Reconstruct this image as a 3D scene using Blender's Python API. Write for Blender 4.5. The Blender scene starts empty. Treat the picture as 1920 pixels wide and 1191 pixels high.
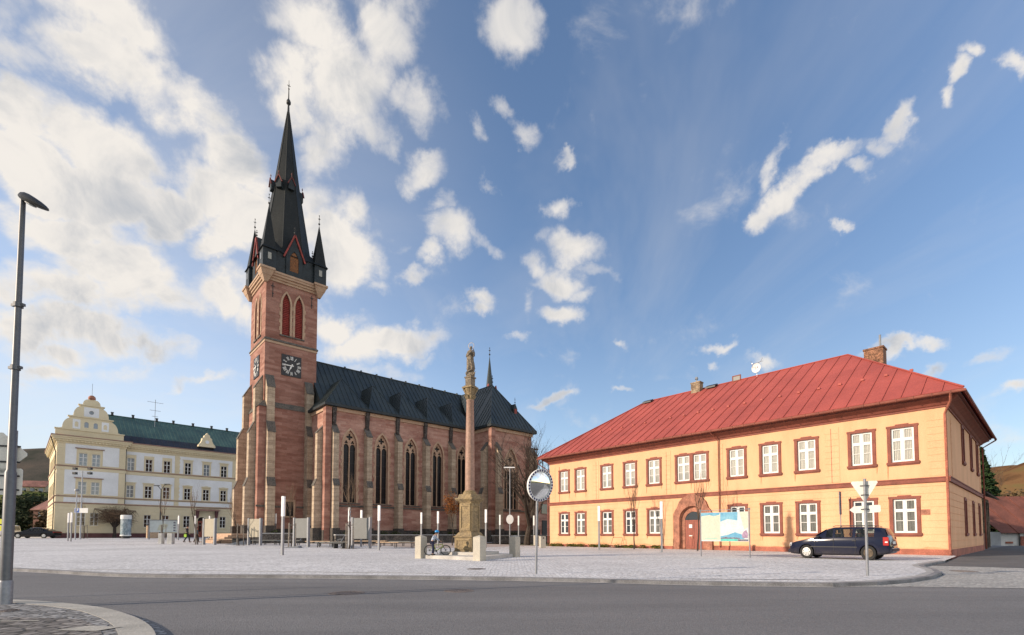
import bpy, bmesh, math, random
from mathutils import Vector, Matrix
from mathutils.geometry import tessellate_polygon
random.seed(7)
PI = math.pi
R = math.radians
scene = bpy.context.scene
COL = scene.collection

# ------------------------------------------------------------------ camera
cd = bpy.data.cameras.new('camera')
cam = bpy.data.objects.new('camera', cd); COL.objects.link(cam)
cam.location = (0, 0, 1.05)
cam.rotation_euler = (R(92.5), 0, 0)
cd.sensor_width = 36; cd.lens = 910 / 1920 * 36
cd.shift_y = (963.27 - 595.5) / 1920
cd.clip_start = .1; cd.clip_end = 5000
scene.camera = cam

# ------------------------------------------------------------------ light and sky
SUN_AZ = (-.93, -.367)         # horizontal direction towards the sun
SUN_EL = 20
sd = Vector((SUN_AZ[0] * math.cos(R(SUN_EL)), SUN_AZ[1] * math.cos(R(SUN_EL)), math.sin(R(SUN_EL)))).normalized()
sl = bpy.data.lights.new('sun', 'SUN'); sl.energy = 3.5; sl.angle = R(.6); sl.color = (1, .83, .65)
so = bpy.data.objects.new('sun', sl); COL.objects.link(so)
so.rotation_euler = sd.to_track_quat('Z', 'Y').to_euler(); so.location = (-60, -20, 40)
scene.view_settings.view_transform = 'Standard'
scene.view_settings.look = 'None'
scene.view_settings.gamma = 1
scene.view_settings.exposure = .66

w = bpy.data.worlds.new('World'); scene.world = w; w.use_nodes = True
w.cycles.sampling_method = 'MANUAL'; w.cycles.sample_map_resolution = 512
nt = w.node_tree; nt.nodes.clear()
def N(t, **k):
    n = nt.nodes.new(t)
    for a, b in k.items(): setattr(n, a, b)
    return n
def L(a, b): nt.links.new(a, b)
def M_(op, a, b=None, c=None):
    n = N('ShaderNodeMath', operation=op)
    for i, v in enumerate((a, b, c)):
        if v is None: continue
        if hasattr(v, 'links'): L(v, n.inputs[i])
        else: n.inputs[i].default_value = v
    return n.outputs[0]
sky = N('ShaderNodeTexSky'); sky.sky_type = 'NISHITA'; sky.sun_disc = False
sky.sun_elevation = R(SUN_EL); sky.sun_rotation = -math.atan2(SUN_AZ[0], SUN_AZ[1])
sky.air_density = 1.0; sky.dust_density = .35; sky.ozone_density = 2.2
tc = N('ShaderNodeTexCoord')
D = tc.outputs['Generated']
# clouds lie in a flat high layer: project the view direction on it
sep = N('ShaderNodeSeparateXYZ'); L(D, sep.inputs[0])
zc = M_('ADD', M_('MAXIMUM', sep.outputs[2], 0.0), .16)
cmb = N('ShaderNodeCombineXYZ'); L(M_('DIVIDE', sep.outputs[0], zc), cmb.inputs[0]); L(M_('DIVIDE', sep.outputs[1], zc), cmb.inputs[1])
def noise(vec, scale, detail, rough, rot=0, sx=1, sy=1, dist=0, off=0):
    mp = N('ShaderNodeMapping'); L(vec, mp.inputs[0]); mp.inputs['Rotation'].default_value = (0, 0, rot)
    mp.inputs['Scale'].default_value = (sx, sy, 1); mp.inputs['Location'].default_value = (off, off * .7, off)
    n = N('ShaderNodeTexNoise'); L(mp.outputs[0], n.inputs['Vector'])
    n.inputs['Scale'].default_value = scale; n.inputs['Detail'].default_value = detail
    n.inputs['Roughness'].default_value = rough; n.inputs['Distortion'].default_value = dist
    return n.outputs[0]
n1 = noise(cmb.outputs[0], 2.1, 6, .56, R(20), 1.0, 1.0, .25, 3.1)
n2 = noise(D, 9, 7, .6, 0, 1, 1, .3, 1.7)
n3 = noise(D, 3.2, 3, .5, 0, 1, 1, 0, 5.2)
# ragged outlines: the direction is pushed about by noise before the banks are looked up
def cnoise(scale, detail, amt):
    n = N('ShaderNodeTexNoise'); L(D, n.inputs['Vector']); n.inputs['Scale'].default_value = scale; n.inputs['Detail'].default_value = detail; n.inputs['Roughness'].default_value = .6
    a = N('ShaderNodeVectorMath', operation='SUBTRACT'); L(n.outputs['Color'], a.inputs[0]); a.inputs[1].default_value = (.5, .5, .5)
    b = N('ShaderNodeVectorMath', operation='SCALE'); L(a.outputs[0], b.inputs[0]); b.inputs['Scale'].default_value = amt; return b.outputs[0]
wa = N('ShaderNodeVectorMath', operation='ADD'); L(D, wa.inputs[0]); L(cnoise(5.5, 7, .17), wa.inputs[1])
WD = wa.outputs[0]
# cloud banks: (azimuth from north to east, elevation, half width, half height, roll) in degrees
BANKS = [
 (-41.33, 39.74, 3.45, 2.21, 175.6, 1.0), (-41.71, 37.53, 2.7, 1.98, -156.8, 1.05), (-37.79, 37.15, 3.31, 1.87, 172.1, 1.0),
 (-34.11, 37.32, 3.1, 1.73, 165.8, 1.0), (-31.31, 34.98, 2.59, 2.09, 171.8, 0.9), (-46.01, 31.92, 2.91, 1.89, -148.4, 0.85),
 (-46.3, 28.83, 2.68, 1.64, -150.0, 1.1), (-43.23, 28.69, 3.73, 1.76, -164.0, 1.0), (-41.01, 32.45, 3.27, 1.92, -175.9, 0.85),
 (-36.94, 28.56, 2.58, 1.8, -138.5, 1.0), (-33.32, 31.91, 2.96, 2.45, 34.6, 0.95), (-31.39, 29.75, 2.7, 2.15, 43.5, 0.9),
 (-31.97, 27.06, 2.31, 1.4, -166.7, 0.95), (-44.22, 24.85, 3.73, 1.84, -164.6, 0.95), (-44.71, 20.91, 3.74, 1.6, -167.7, 0.85),
 (-40.7, 23.83, 3.94, 2.17, 178.1, 0.95), (-36.48, 22.12, 4.37, 2.31, -178.6, 1.0), (-32.13, 22.8, 3.64, 2.26, -170.8, 1.0),
 (-40.99, 17.81, 4.13, 1.9, 178.7, 0.95), (-37.12, 17.2, 3.07, 1.25, 175.3, 0.85), (-33.14, 14.25, 2.69, 0.69, -164.8, 0.8),
 (-29.95, 20.74, 1.96, 1.64, -135.5, 0.8), (-46.15, 17.34, 2.84, 1.55, -156.2, 0.8), (-45.94, 36.06, 2.48, 1.07, 170.2, 0.6),
 (-47.28, 37.51, 1.87, 1.34, 45.9, 0.6), (-45.07, 13.4, 3.46, 0.77, -173.4, 0.5), (-44.16, 15.34, 2.54, 0.87, -178.2, 0.6),
 (-38.73, 14.74, 3.54, 0.63, -162.4, 0.4), (-28.0, 44.38, 2.39, 1.34, -174.7, 0.85), (-23.82, 44.77, 4.21, 2.47, 178.2, 1.1),
 (-26.75, 41.74, 2.71, 1.91, -172.8, 1.05), (-20.77, 43.02, 3.97, 3.17, 177.1, 1.15), (-15.44, 46.9, 2.74, 2.11, 11.7, 0.9),
 (-18.43, 40.66, 2.9, 2.35, 170.5, 1.0), (-15.65, 39.33, 1.73, 1.29, 28.9, 0.85), (-10.04, 42.05, 2.51, 2.37, 175.2, 1.0),
 (-12.89, 43.21, 1.86, 1.37, -161.7, 0.7), (-22.89, 37.82, 3.13, 2.07, 36.0, 0.85), (-24.22, 33.99, 2.94, 2.3, -140.4, 0.75),
 (-19.05, 34.26, 2.76, 2.09, 172.7, 0.95), (-21.62, 31.22, 3.17, 2.39, 175.3, 0.9), (-18.96, 29.52, 2.84, 2.4, -153.7, 1.0),
 (-29.01, 31.63, 2.53, 2.12, -154.1, 0.7), (-17.47, 27.35, 1.49, 0.97, -166.4, 0.7), (-10.36, 37.55, 2.78, 1.42, -178.9, 1.05),
 (-7.86, 34.99, 1.98, 1.59, -173.0, 0.9), (-7.01, 32.58, 3.15, 2.0, 171.3, 1.0), (-10.72, 30.76, 1.46, 1.14, -167.2, 0.9),
 (-12.73, 28.33, 1.74, 0.89, -172.2, 0.85), (-2.39, 31.52, 1.43, 0.96, -171.7, 0.7), (-4.49, 26.33, 1.38, 0.94, -176.7, 0.8),
 (-4.29, 25.44, 1.15, 0.53, -177.9, 0.7), (-16.36, 31.8, 2.11, 0.88, -146.4, 0.5), (-13.93, 31.16, 1.39, 0.64, -155.5, 0.5),
 (-21.13, 23.32, 2.36, 1.75, -172.1, 0.95), (-13.81, 21.37, 4.67, 1.51, -169.8, 1.0), (-19.22, 20.94, 3.29, 1.94, -179.9, 0.9),
 (-10.12, 20.18, 1.75, 0.67, -176.1, 0.5), (-17.32, 17.84, 5.58, 0.78, -174.6, 0.5), (-0.72, 47.54, 2.25, 1.73, 174.4, 1.0),
 (1.98, 48.21, 1.06, 0.91, 173.5, 0.5), (-4.1, 40.32, 1.4, 0.99, 105.7, 0.85), (-1.57, 42.14, 1.19, 0.84, 149.6, 0.75),
 (1.3, 40.39, 1.39, 0.67, 150.1, 0.5), (6.46, 35.34, 1.37, 1.13, 168.0, 0.95), (3.22, 29.44, 1.86, 1.29, 123.0, 0.8),
 (7.57, 30.98, 2.5, 1.25, 151.3, 0.75), (5.64, 27.33, 2.61, 1.43, 168.1, 0.95), (3.21, 27.15, 1.71, 0.93, 177.8, 0.6),
 (6.07, 23.71, 2.09, 1.03, 176.7, 1.0), (10.81, 27.54, 3.36, 0.8, 152.5, 0.55), (8.61, 25.62, 1.71, 0.94, 166.2, 0.7),
 (1.61, 25.86, 1.38, 1.03, 103.9, 0.6), (6.61, 38.81, 0.8, 0.44, 173.9, 0.6), (-2.27, 36.67, 1.3, 0.43, -178.7, 0.5),
 (4.84, 32.54, 1.07, 0.66, 155.0, 0.5), (28.24, 31.05, 1.29, 0.73, -146.3, 0.85), (30.75, 32.35, 1.71, 0.83, -157.5, 0.95),
 (33.82, 33.23, 1.85, 0.85, -173.5, 1.0), (35.9, 31.91, 1.11, 0.6, 149.9, 0.75), (38.17, 34.15, 1.22, 0.75, -102.1, 0.95),
 (37.22, 33.0, 0.97, 0.64, 135.7, 0.7), (29.84, 34.49, 0.95, 0.52, 77.2, 0.5), (40.29, 37.31, 1.26, 0.25, 160.7, 0.3),
 (42.04, 33.88, 1.04, 0.57, -99.9, 0.9), (43.3, 35.54, 1.16, 0.69, -122.1, 0.95), (44.97, 36.6, 0.86, 0.59, 120.6, 0.9),
 (47.5, 33.7, 1.15, 0.52, 108.0, 0.95), (34.34, 28.3, 0.52, 0.38, 138.3, 0.6), (23.26, 19.89, 1.49, 0.54, -173.5, 0.8),
 (27.42, 18.34, 1.6, 0.68, -179.9, 0.8), (22.41, 17.97, 0.63, 0.37, 169.1, 0.5), (38.81, 17.29, 1.83, 0.46, 178.2, 0.8),
 (41.52, 17.23, 1.52, 0.48, 170.2, 0.75), (41.89, 14.32, 1.75, 0.64, -158.3, 0.85), (45.75, 14.61, 1.47, 0.77, -162.0, 0.8),
 (46.61, 10.84, 0.87, 0.51, -178.0, 0.8), (3.82, 16.25, 2.19, 0.47, -178.3, 0.75), (0.13, 22.34, 1.3, 0.56, 179.8, 0.7),
 (12.89, 20.34, 0.91, 0.39, 174.5, 0.5), (11.81, 15.96, 0.82, 0.35, 176.0, 0.5), (31.33, 27.58, 1.92, 0.38, -162.4, 0.2),
 # an unseen cloud deck behind the camera, added to raise the fill light
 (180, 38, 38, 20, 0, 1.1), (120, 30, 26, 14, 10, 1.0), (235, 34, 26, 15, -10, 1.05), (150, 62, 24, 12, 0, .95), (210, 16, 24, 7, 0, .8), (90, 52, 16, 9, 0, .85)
]
tot = None
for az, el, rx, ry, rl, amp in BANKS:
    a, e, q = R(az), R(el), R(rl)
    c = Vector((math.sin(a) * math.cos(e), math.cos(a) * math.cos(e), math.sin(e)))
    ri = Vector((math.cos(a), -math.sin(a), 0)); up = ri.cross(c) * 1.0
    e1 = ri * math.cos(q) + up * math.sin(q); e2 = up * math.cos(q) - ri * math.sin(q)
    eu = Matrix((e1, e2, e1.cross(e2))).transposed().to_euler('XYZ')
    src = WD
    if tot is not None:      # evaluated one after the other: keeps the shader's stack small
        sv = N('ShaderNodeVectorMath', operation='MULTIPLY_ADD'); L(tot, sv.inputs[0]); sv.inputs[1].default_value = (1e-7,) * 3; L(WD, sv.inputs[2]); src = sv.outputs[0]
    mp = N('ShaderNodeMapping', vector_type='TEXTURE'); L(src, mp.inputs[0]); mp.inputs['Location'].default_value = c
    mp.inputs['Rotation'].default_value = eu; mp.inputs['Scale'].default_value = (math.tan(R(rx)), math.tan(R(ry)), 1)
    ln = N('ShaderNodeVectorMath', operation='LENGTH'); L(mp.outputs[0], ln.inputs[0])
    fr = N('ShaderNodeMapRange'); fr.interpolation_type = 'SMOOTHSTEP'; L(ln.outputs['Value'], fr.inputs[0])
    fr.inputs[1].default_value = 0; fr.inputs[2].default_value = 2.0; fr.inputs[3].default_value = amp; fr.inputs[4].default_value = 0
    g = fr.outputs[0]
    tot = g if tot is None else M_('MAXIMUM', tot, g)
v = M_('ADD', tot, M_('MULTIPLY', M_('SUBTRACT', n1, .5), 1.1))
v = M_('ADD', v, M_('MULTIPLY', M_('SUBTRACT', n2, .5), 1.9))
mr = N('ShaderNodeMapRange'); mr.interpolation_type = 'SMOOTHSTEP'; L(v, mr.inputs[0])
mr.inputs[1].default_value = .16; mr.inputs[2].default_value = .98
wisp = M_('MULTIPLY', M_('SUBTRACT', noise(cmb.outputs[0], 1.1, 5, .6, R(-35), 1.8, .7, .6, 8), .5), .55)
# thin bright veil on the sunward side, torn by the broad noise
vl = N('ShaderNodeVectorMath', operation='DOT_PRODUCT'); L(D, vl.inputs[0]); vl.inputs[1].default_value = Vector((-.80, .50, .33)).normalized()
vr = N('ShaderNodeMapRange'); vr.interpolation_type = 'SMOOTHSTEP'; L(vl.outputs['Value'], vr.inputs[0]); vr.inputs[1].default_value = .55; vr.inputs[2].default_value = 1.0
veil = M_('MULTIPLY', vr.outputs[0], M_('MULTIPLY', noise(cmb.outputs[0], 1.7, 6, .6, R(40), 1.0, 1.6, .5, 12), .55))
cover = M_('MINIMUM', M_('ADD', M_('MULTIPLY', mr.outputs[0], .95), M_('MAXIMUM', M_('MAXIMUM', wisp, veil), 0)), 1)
# haze towards the horizon and towards the sun (away from the zenith blue)
dsun = N('ShaderNodeVectorMath', operation='DOT_PRODUCT'); L(D, dsun.inputs[0]); dsun.inputs[1].default_value = sd
toward = N('ShaderNodeMapRange'); toward.interpolation_type = 'SMOOTHSTEP'; L(dsun.outputs['Value'], toward.inputs[0])
toward.inputs[1].default_value = -.35; toward.inputs[2].default_value = .95
hor = N('ShaderNodeMapRange'); hor.interpolation_type = 'SMOOTHSTEP'; L(sep.outputs[2], hor.inputs[0])
hor.inputs[1].default_value = .5; hor.inputs[2].default_value = 0.0
skt = N('ShaderNodeMix'); skt.data_type = 'RGBA'; skt.blend_type = 'MULTIPLY'; skt.inputs[0].default_value = 1
L(sky.outputs[0], skt.inputs[6]); skt.inputs[7].default_value = (1.05, 1.04, 1.06, 1)
hz = N('ShaderNodeMix'); hz.data_type = 'RGBA'
L(M_('MULTIPLY', hor.outputs[0], M_('ADD', M_('MULTIPLY', toward.outputs[0], .85), .22)), hz.inputs[0])
L(skt.outputs[2], hz.inputs[6]); hz.inputs[7].default_value = (3.3, 3.45, 3.65, 1)
# cloud body: bright rims, grey-blue bellies
n4 = noise(D, 7.5, 6, .6, R(30), 1, 1, .6, 21)
bel = N('ShaderNodeMapRange'); bel.interpolation_type = 'SMOOTHSTEP'; L(M_('ADD', M_('MULTIPLY', mr.outputs[0], .35), M_('ADD', M_('MULTIPLY', n3, .7), M_('MULTIPLY', n4, 1.5))), bel.inputs[0])
bel.inputs[1].default_value = 1.22; bel.inputs[2].default_value = 1.85
cc = N('ShaderNodeMix'); cc.data_type = 'RGBA'; L(bel.outputs[0], cc.inputs[0])
cc.inputs[6].default_value = (4.75, 4.5, 4.2, 1); cc.inputs[7].default_value = (2.45, 2.62, 2.9, 1)
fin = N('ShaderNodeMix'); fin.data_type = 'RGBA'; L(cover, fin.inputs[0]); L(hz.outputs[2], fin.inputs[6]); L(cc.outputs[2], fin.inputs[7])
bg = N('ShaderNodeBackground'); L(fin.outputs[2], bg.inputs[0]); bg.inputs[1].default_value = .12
wo = N('ShaderNodeOutputWorld'); L(bg.outputs[0], wo.inputs[0])

# ------------------------------------------------------------------ frame of the square
U = Vector((.74457, .66755, 0)); V = Vector((-.66755, .74457, 0)); ANG = math.atan2(U.y, U.x)
def gz(x, y):
    s = V.x * x + V.y * y; u = U.x * x + U.y * y
    z = .0095 * max(0, s - 32)
    return z
def W(u, v, z=0):
    p = U * u + V * v; return Vector((p.x, p.y, z))

# ------------------------------------------------------------------ materials
MATS = {}
def newmat(name):
    m = bpy.data.materials.new(name); m.use_nodes = True
    t = m.node_tree; b = t.nodes['Principled BSDF']; MATS[name] = m
    return m, t, b
def mat(name, c, rough=.7, var=.12, scale=1.5, fine=.06, fscale=25, bump=0, metal=0, spec=.5, c2=None, stretch=(1, 1, 1), emit=0, coat=0, bdist=.02):
    """procedural paint / stone / metal: broad and fine colour variation plus bump"""
    m, t, b = newmat(name)
    n = t.nodes; l = t.links
    tcn = n.new('ShaderNodeTexCoord'); mp = n.new('ShaderNodeMapping'); l.new(tcn.outputs['Object'], mp.inputs[0]); mp.inputs['Scale'].default_value = stretch
    a = n.new('ShaderNodeTexNoise'); a.inputs['Scale'].default_value = scale; a.inputs['Detail'].default_value = 5; a.inputs['Roughness'].default_value = .62; l.new(mp.outputs[0], a.inputs['Vector'])
    f = n.new('ShaderNodeTexNoise'); f.inputs['Scale'].default_value = fscale; f.inputs['Detail'].default_value = 3; l.new(tcn.outputs['Object'], f.inputs['Vector'])
    cr = n.new('ShaderNodeValToRGB')
    lo = c2 if c2 else tuple(x * (1 - 2 * var) for x in c)
    hi = c if c2 else tuple(min(.9, x * (1 + 2 * var)) for x in c)
    cr.color_ramp.elements[0].position = .32; cr.color_ramp.elements[0].color = (*lo, 1)
    cr.color_ramp.elements[1].position = .68; cr.color_ramp.elements[1].color = (*hi, 1)
    l.new(a.outputs[0], cr.inputs[0])
    hs = n.new('ShaderNodeHueSaturation'); l.new(cr.outputs[0], hs.inputs['Color'])
    mr = n.new('ShaderNodeMapRange'); mr.inputs[1].default_value = .3; mr.inputs[2].default_value = .7; mr.inputs[3].default_value = 1 - fine * 2; mr.inputs[4].default_value = 1 + fine * 2
    l.new(f.outputs[0], mr.inputs[0]); l.new(mr.outputs[0], hs.inputs['Value'])
    l.new(hs.outputs[0], b.inputs['Base Color'])
    b.inputs['Roughness'].default_value = rough; b.inputs['Metallic'].default_value = metal; b.inputs['Specular IOR Level'].default_value = spec
    b.inputs['Coat Weight'].default_value = coat
    if bump:
        bp = n.new('ShaderNodeBump'); bp.inputs['Strength'].default_value = bump; bp.inputs['Distance'].default_value = bdist; l.new(f.outputs[0], bp.inputs['Height']); l.new(bp.outputs[0], b.inputs['Normal'])
    if emit:
        b.inputs['Emission Color'].default_value = (*c, 1); b.inputs['Emission Strength'].default_value = emit
    return m
def brickmat(name, c1, c2, mortar, bw, bh, dark, rough=.85, ms=.012, patch=1.2, mix=.55, axis='wall', bump=.4):
    m, t, b = newmat(name); n = t.nodes; l = t.links
    tcn = n.new('ShaderNodeTexCoord'); sp = n.new('ShaderNodeSeparateXYZ'); l.new(tcn.outputs['Object'], sp.inputs[0])
    cb = n.new('ShaderNodeCombineXYZ')
    if axis == 'wall':
        ad = n.new('ShaderNodeMath'); ad.operation = 'ADD'; l.new(sp.outputs[0], ad.inputs[0]); l.new(sp.outputs[1], ad.inputs[1])
        l.new(ad.outputs[0], cb.inputs[0]); l.new(sp.outputs[2], cb.inputs[1])
    else:
        l.new(sp.outputs[0], cb.inputs[0]); l.new(sp.outputs[1], cb.inputs[1])
    br = n.new('ShaderNodeTexBrick'); l.new(cb.outputs[0], br.inputs['Vector'])
    br.inputs['Color1'].default_value = (*c1, 1); br.inputs['Color2'].default_value = (*c2, 1); br.inputs['Mortar'].default_value = (*mortar, 1)
    br.inputs['Scale'].default_value = 1; br.inputs['Brick Width'].default_value = bw; br.inputs['Row Height'].default_value = bh; br.inputs['Mortar Size'].default_value = ms
    mp = n.new('ShaderNodeMapping'); l.new(cb.outputs[0], mp.inputs[0]); mp.inputs['Scale'].default_value = (.35, 1.3, 1)
    a = n.new('ShaderNodeTexNoise'); a.inputs['Scale'].default_value = patch; a.inputs['Detail'].default_value = 7; a.inputs['Roughness'].default_value = .7; l.new(mp.outputs[0], a.inputs['Vector'])
    cr = n.new('ShaderNodeValToRGB'); cr.color_ramp.elements[0].position = .44; cr.color_ramp.elements[1].position = .66; l.new(a.outputs[0], cr.inputs[0])
    ml = n.new('ShaderNodeMath'); ml.operation = 'MULTIPLY'; l.new(cr.outputs[0], ml.inputs[0]); ml.inputs[1].default_value = mix
    mx = n.new('ShaderNodeMix'); mx.data_type = 'RGBA'; l.new(ml.outputs[0], mx.inputs[0]); l.new(br.outputs[0], mx.inputs[6]); mx.inputs[7].default_value = (*dark, 1)
    f = n.new('ShaderNodeTexNoise'); f.inputs['Scale'].default_value = 14; f.inputs['Detail'].default_value = 5; l.new(tcn.outputs['Object'], f.inputs['Vector'])
    hs = n.new('ShaderNodeHueSaturation'); l.new(mx.outputs[2], hs.inputs['Color'])
    mr = n.new('ShaderNodeMapRange'); mr.inputs[1].default_value = .3; mr.inputs[2].default_value = .7; mr.inputs[3].default_value = .84; mr.inputs[4].default_value = 1.16
    l.new(f.outputs[0], mr.inputs[0]); l.new(mr.outputs[0], hs.inputs['Value']); l.new(hs.outputs[0], b.inputs['Base Color'])
    b.inputs['Roughness'].default_value = rough; b.inputs['Specular IOR Level'].default_value = .25
    ad2 = n.new('ShaderNodeMath'); ad2.operation = 'SUBTRACT'; l.new(f.outputs[0], ad2.inputs[0]); l.new(br.outputs['Fac'], ad2.inputs[1])
    bp = n.new('ShaderNodeBump'); bp.inputs['Strength'].default_value = bump; bp.inputs['Distance'].default_value = .02; l.new(ad2.outputs[0], bp.inputs['Height']); l.new(bp.outputs[0], b.inputs['Normal'])
    return m
def cobblemat(name, c1, c2, joint, scale, rough=.8, jw=.08, arcs=False, patch=(1, 1, 1)):
    m, t, b = newmat(name); n = t.nodes; l = t.links
    tcn = n.new('ShaderNodeTexCoord')
    vo = n.new('ShaderNodeTexVoronoi'); vo.inputs['Scale'].default_value = scale; vo.inputs['Randomness'].default_value = .55; l.new(tcn.outputs['Object'], vo.inputs['Vector'])
    ve = n.new('ShaderNodeTexVoronoi'); ve.feature = 'DISTANCE_TO_EDGE'; ve.inputs['Scale'].default_value = scale; ve.inputs['Randomness'].default_value = .55; l.new(tcn.outputs['Object'], ve.inputs['Vector'])
    sp = n.new('ShaderNodeSeparateColor'); l.new(vo.outputs['Color'], sp.inputs[0])
    mx = n.new('ShaderNodeMix'); mx.data_type = 'RGBA'; l.new(sp.outputs[0], mx.inputs[0]); mx.inputs[6].default_value = (*c1, 1); mx.inputs[7].default_value = (*c2, 1)
    mr = n.new('ShaderNodeMapRange'); l.new(ve.outputs['Distance'], mr.inputs[0]); mr.inputs[1].default_value = 0; mr.inputs[2].default_value = jw
    m2 = n.new('ShaderNodeMix'); m2.data_type = 'RGBA'; l.new(mr.outputs[0], m2.inputs[0]); m2.inputs[6].default_value = (*joint, 1); l.new(mx.outputs[2], m2.inputs[7])
    a = n.new('ShaderNodeTexNoise'); a.inputs['Scale'].default_value = .22; a.inputs['Detail'].default_value = 8; a.inputs['Roughness'].default_value = .7; l.new(tcn.outputs['Object'], a.inputs['Vector'])
    m3 = n.new('ShaderNodeMapRange'); m3.inputs[1].default_value = .3; m3.inputs[2].default_value = .7; m3.inputs[3].default_value = .84; m3.inputs[4].default_value = 1.14; l.new(a.outputs[0], m3.inputs[0])
    hs = n.new('ShaderNodeHueSaturation'); l.new(m2.outputs[2], hs.inputs['Color']); l.new(m3.outputs[0], hs.inputs['Value']); l.new(hs.outputs[0], b.inputs['Base Color'])
    b.inputs['Roughness'].default_value = rough; b.inputs['Specular IOR Level'].default_value = .3
    bp = n.new('ShaderNodeBump'); bp.inputs['Strength'].default_value = .5; bp.inputs['Distance'].default_value = .015; l.new(mr.outputs[0], bp.inputs['Height']); l.new(bp.outputs[0], b.inputs['Normal'])
    return m
def glassmat(name, tint, rough=.05, clear=.0):
    """window glass: dark room behind, sky on the surface; clear>0 lets one look through"""
    m, t, b = newmat(name); n = t.nodes; l = t.links
    tcn = n.new('ShaderNodeTexCoord'); a = n.new('ShaderNodeTexNoise'); a.inputs['Scale'].default_value = .9; a.inputs['Detail'].default_value = 3; l.new(tcn.outputs['Object'], a.inputs['Vector'])
    bp = n.new('ShaderNodeBump'); bp.inputs['Strength'].default_value = .12; bp.inputs['Distance'].default_value = .05; l.new(a.outputs[0], bp.inputs['Height']); l.new(bp.outputs[0], b.inputs['Normal'])
    b.inputs['Base Color'].default_value = (*tint, 1); b.inputs['Roughness'].default_value = rough; b.inputs['Specular IOR Level'].default_value = .8
    if clear:
        tr = n.new('ShaderNodeBsdfTransparent'); tr.inputs[0].default_value = (.85, .9, .88, 1); ms = n.new('ShaderNodeMixShader'); ms.inputs[0].default_value = clear
        l.new(b.outputs[0], ms.inputs[1]); l.new(tr.outputs[0], ms.inputs[2]); l.new(ms.outputs[0], n['Material Output'].inputs[0])
    return m

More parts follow.
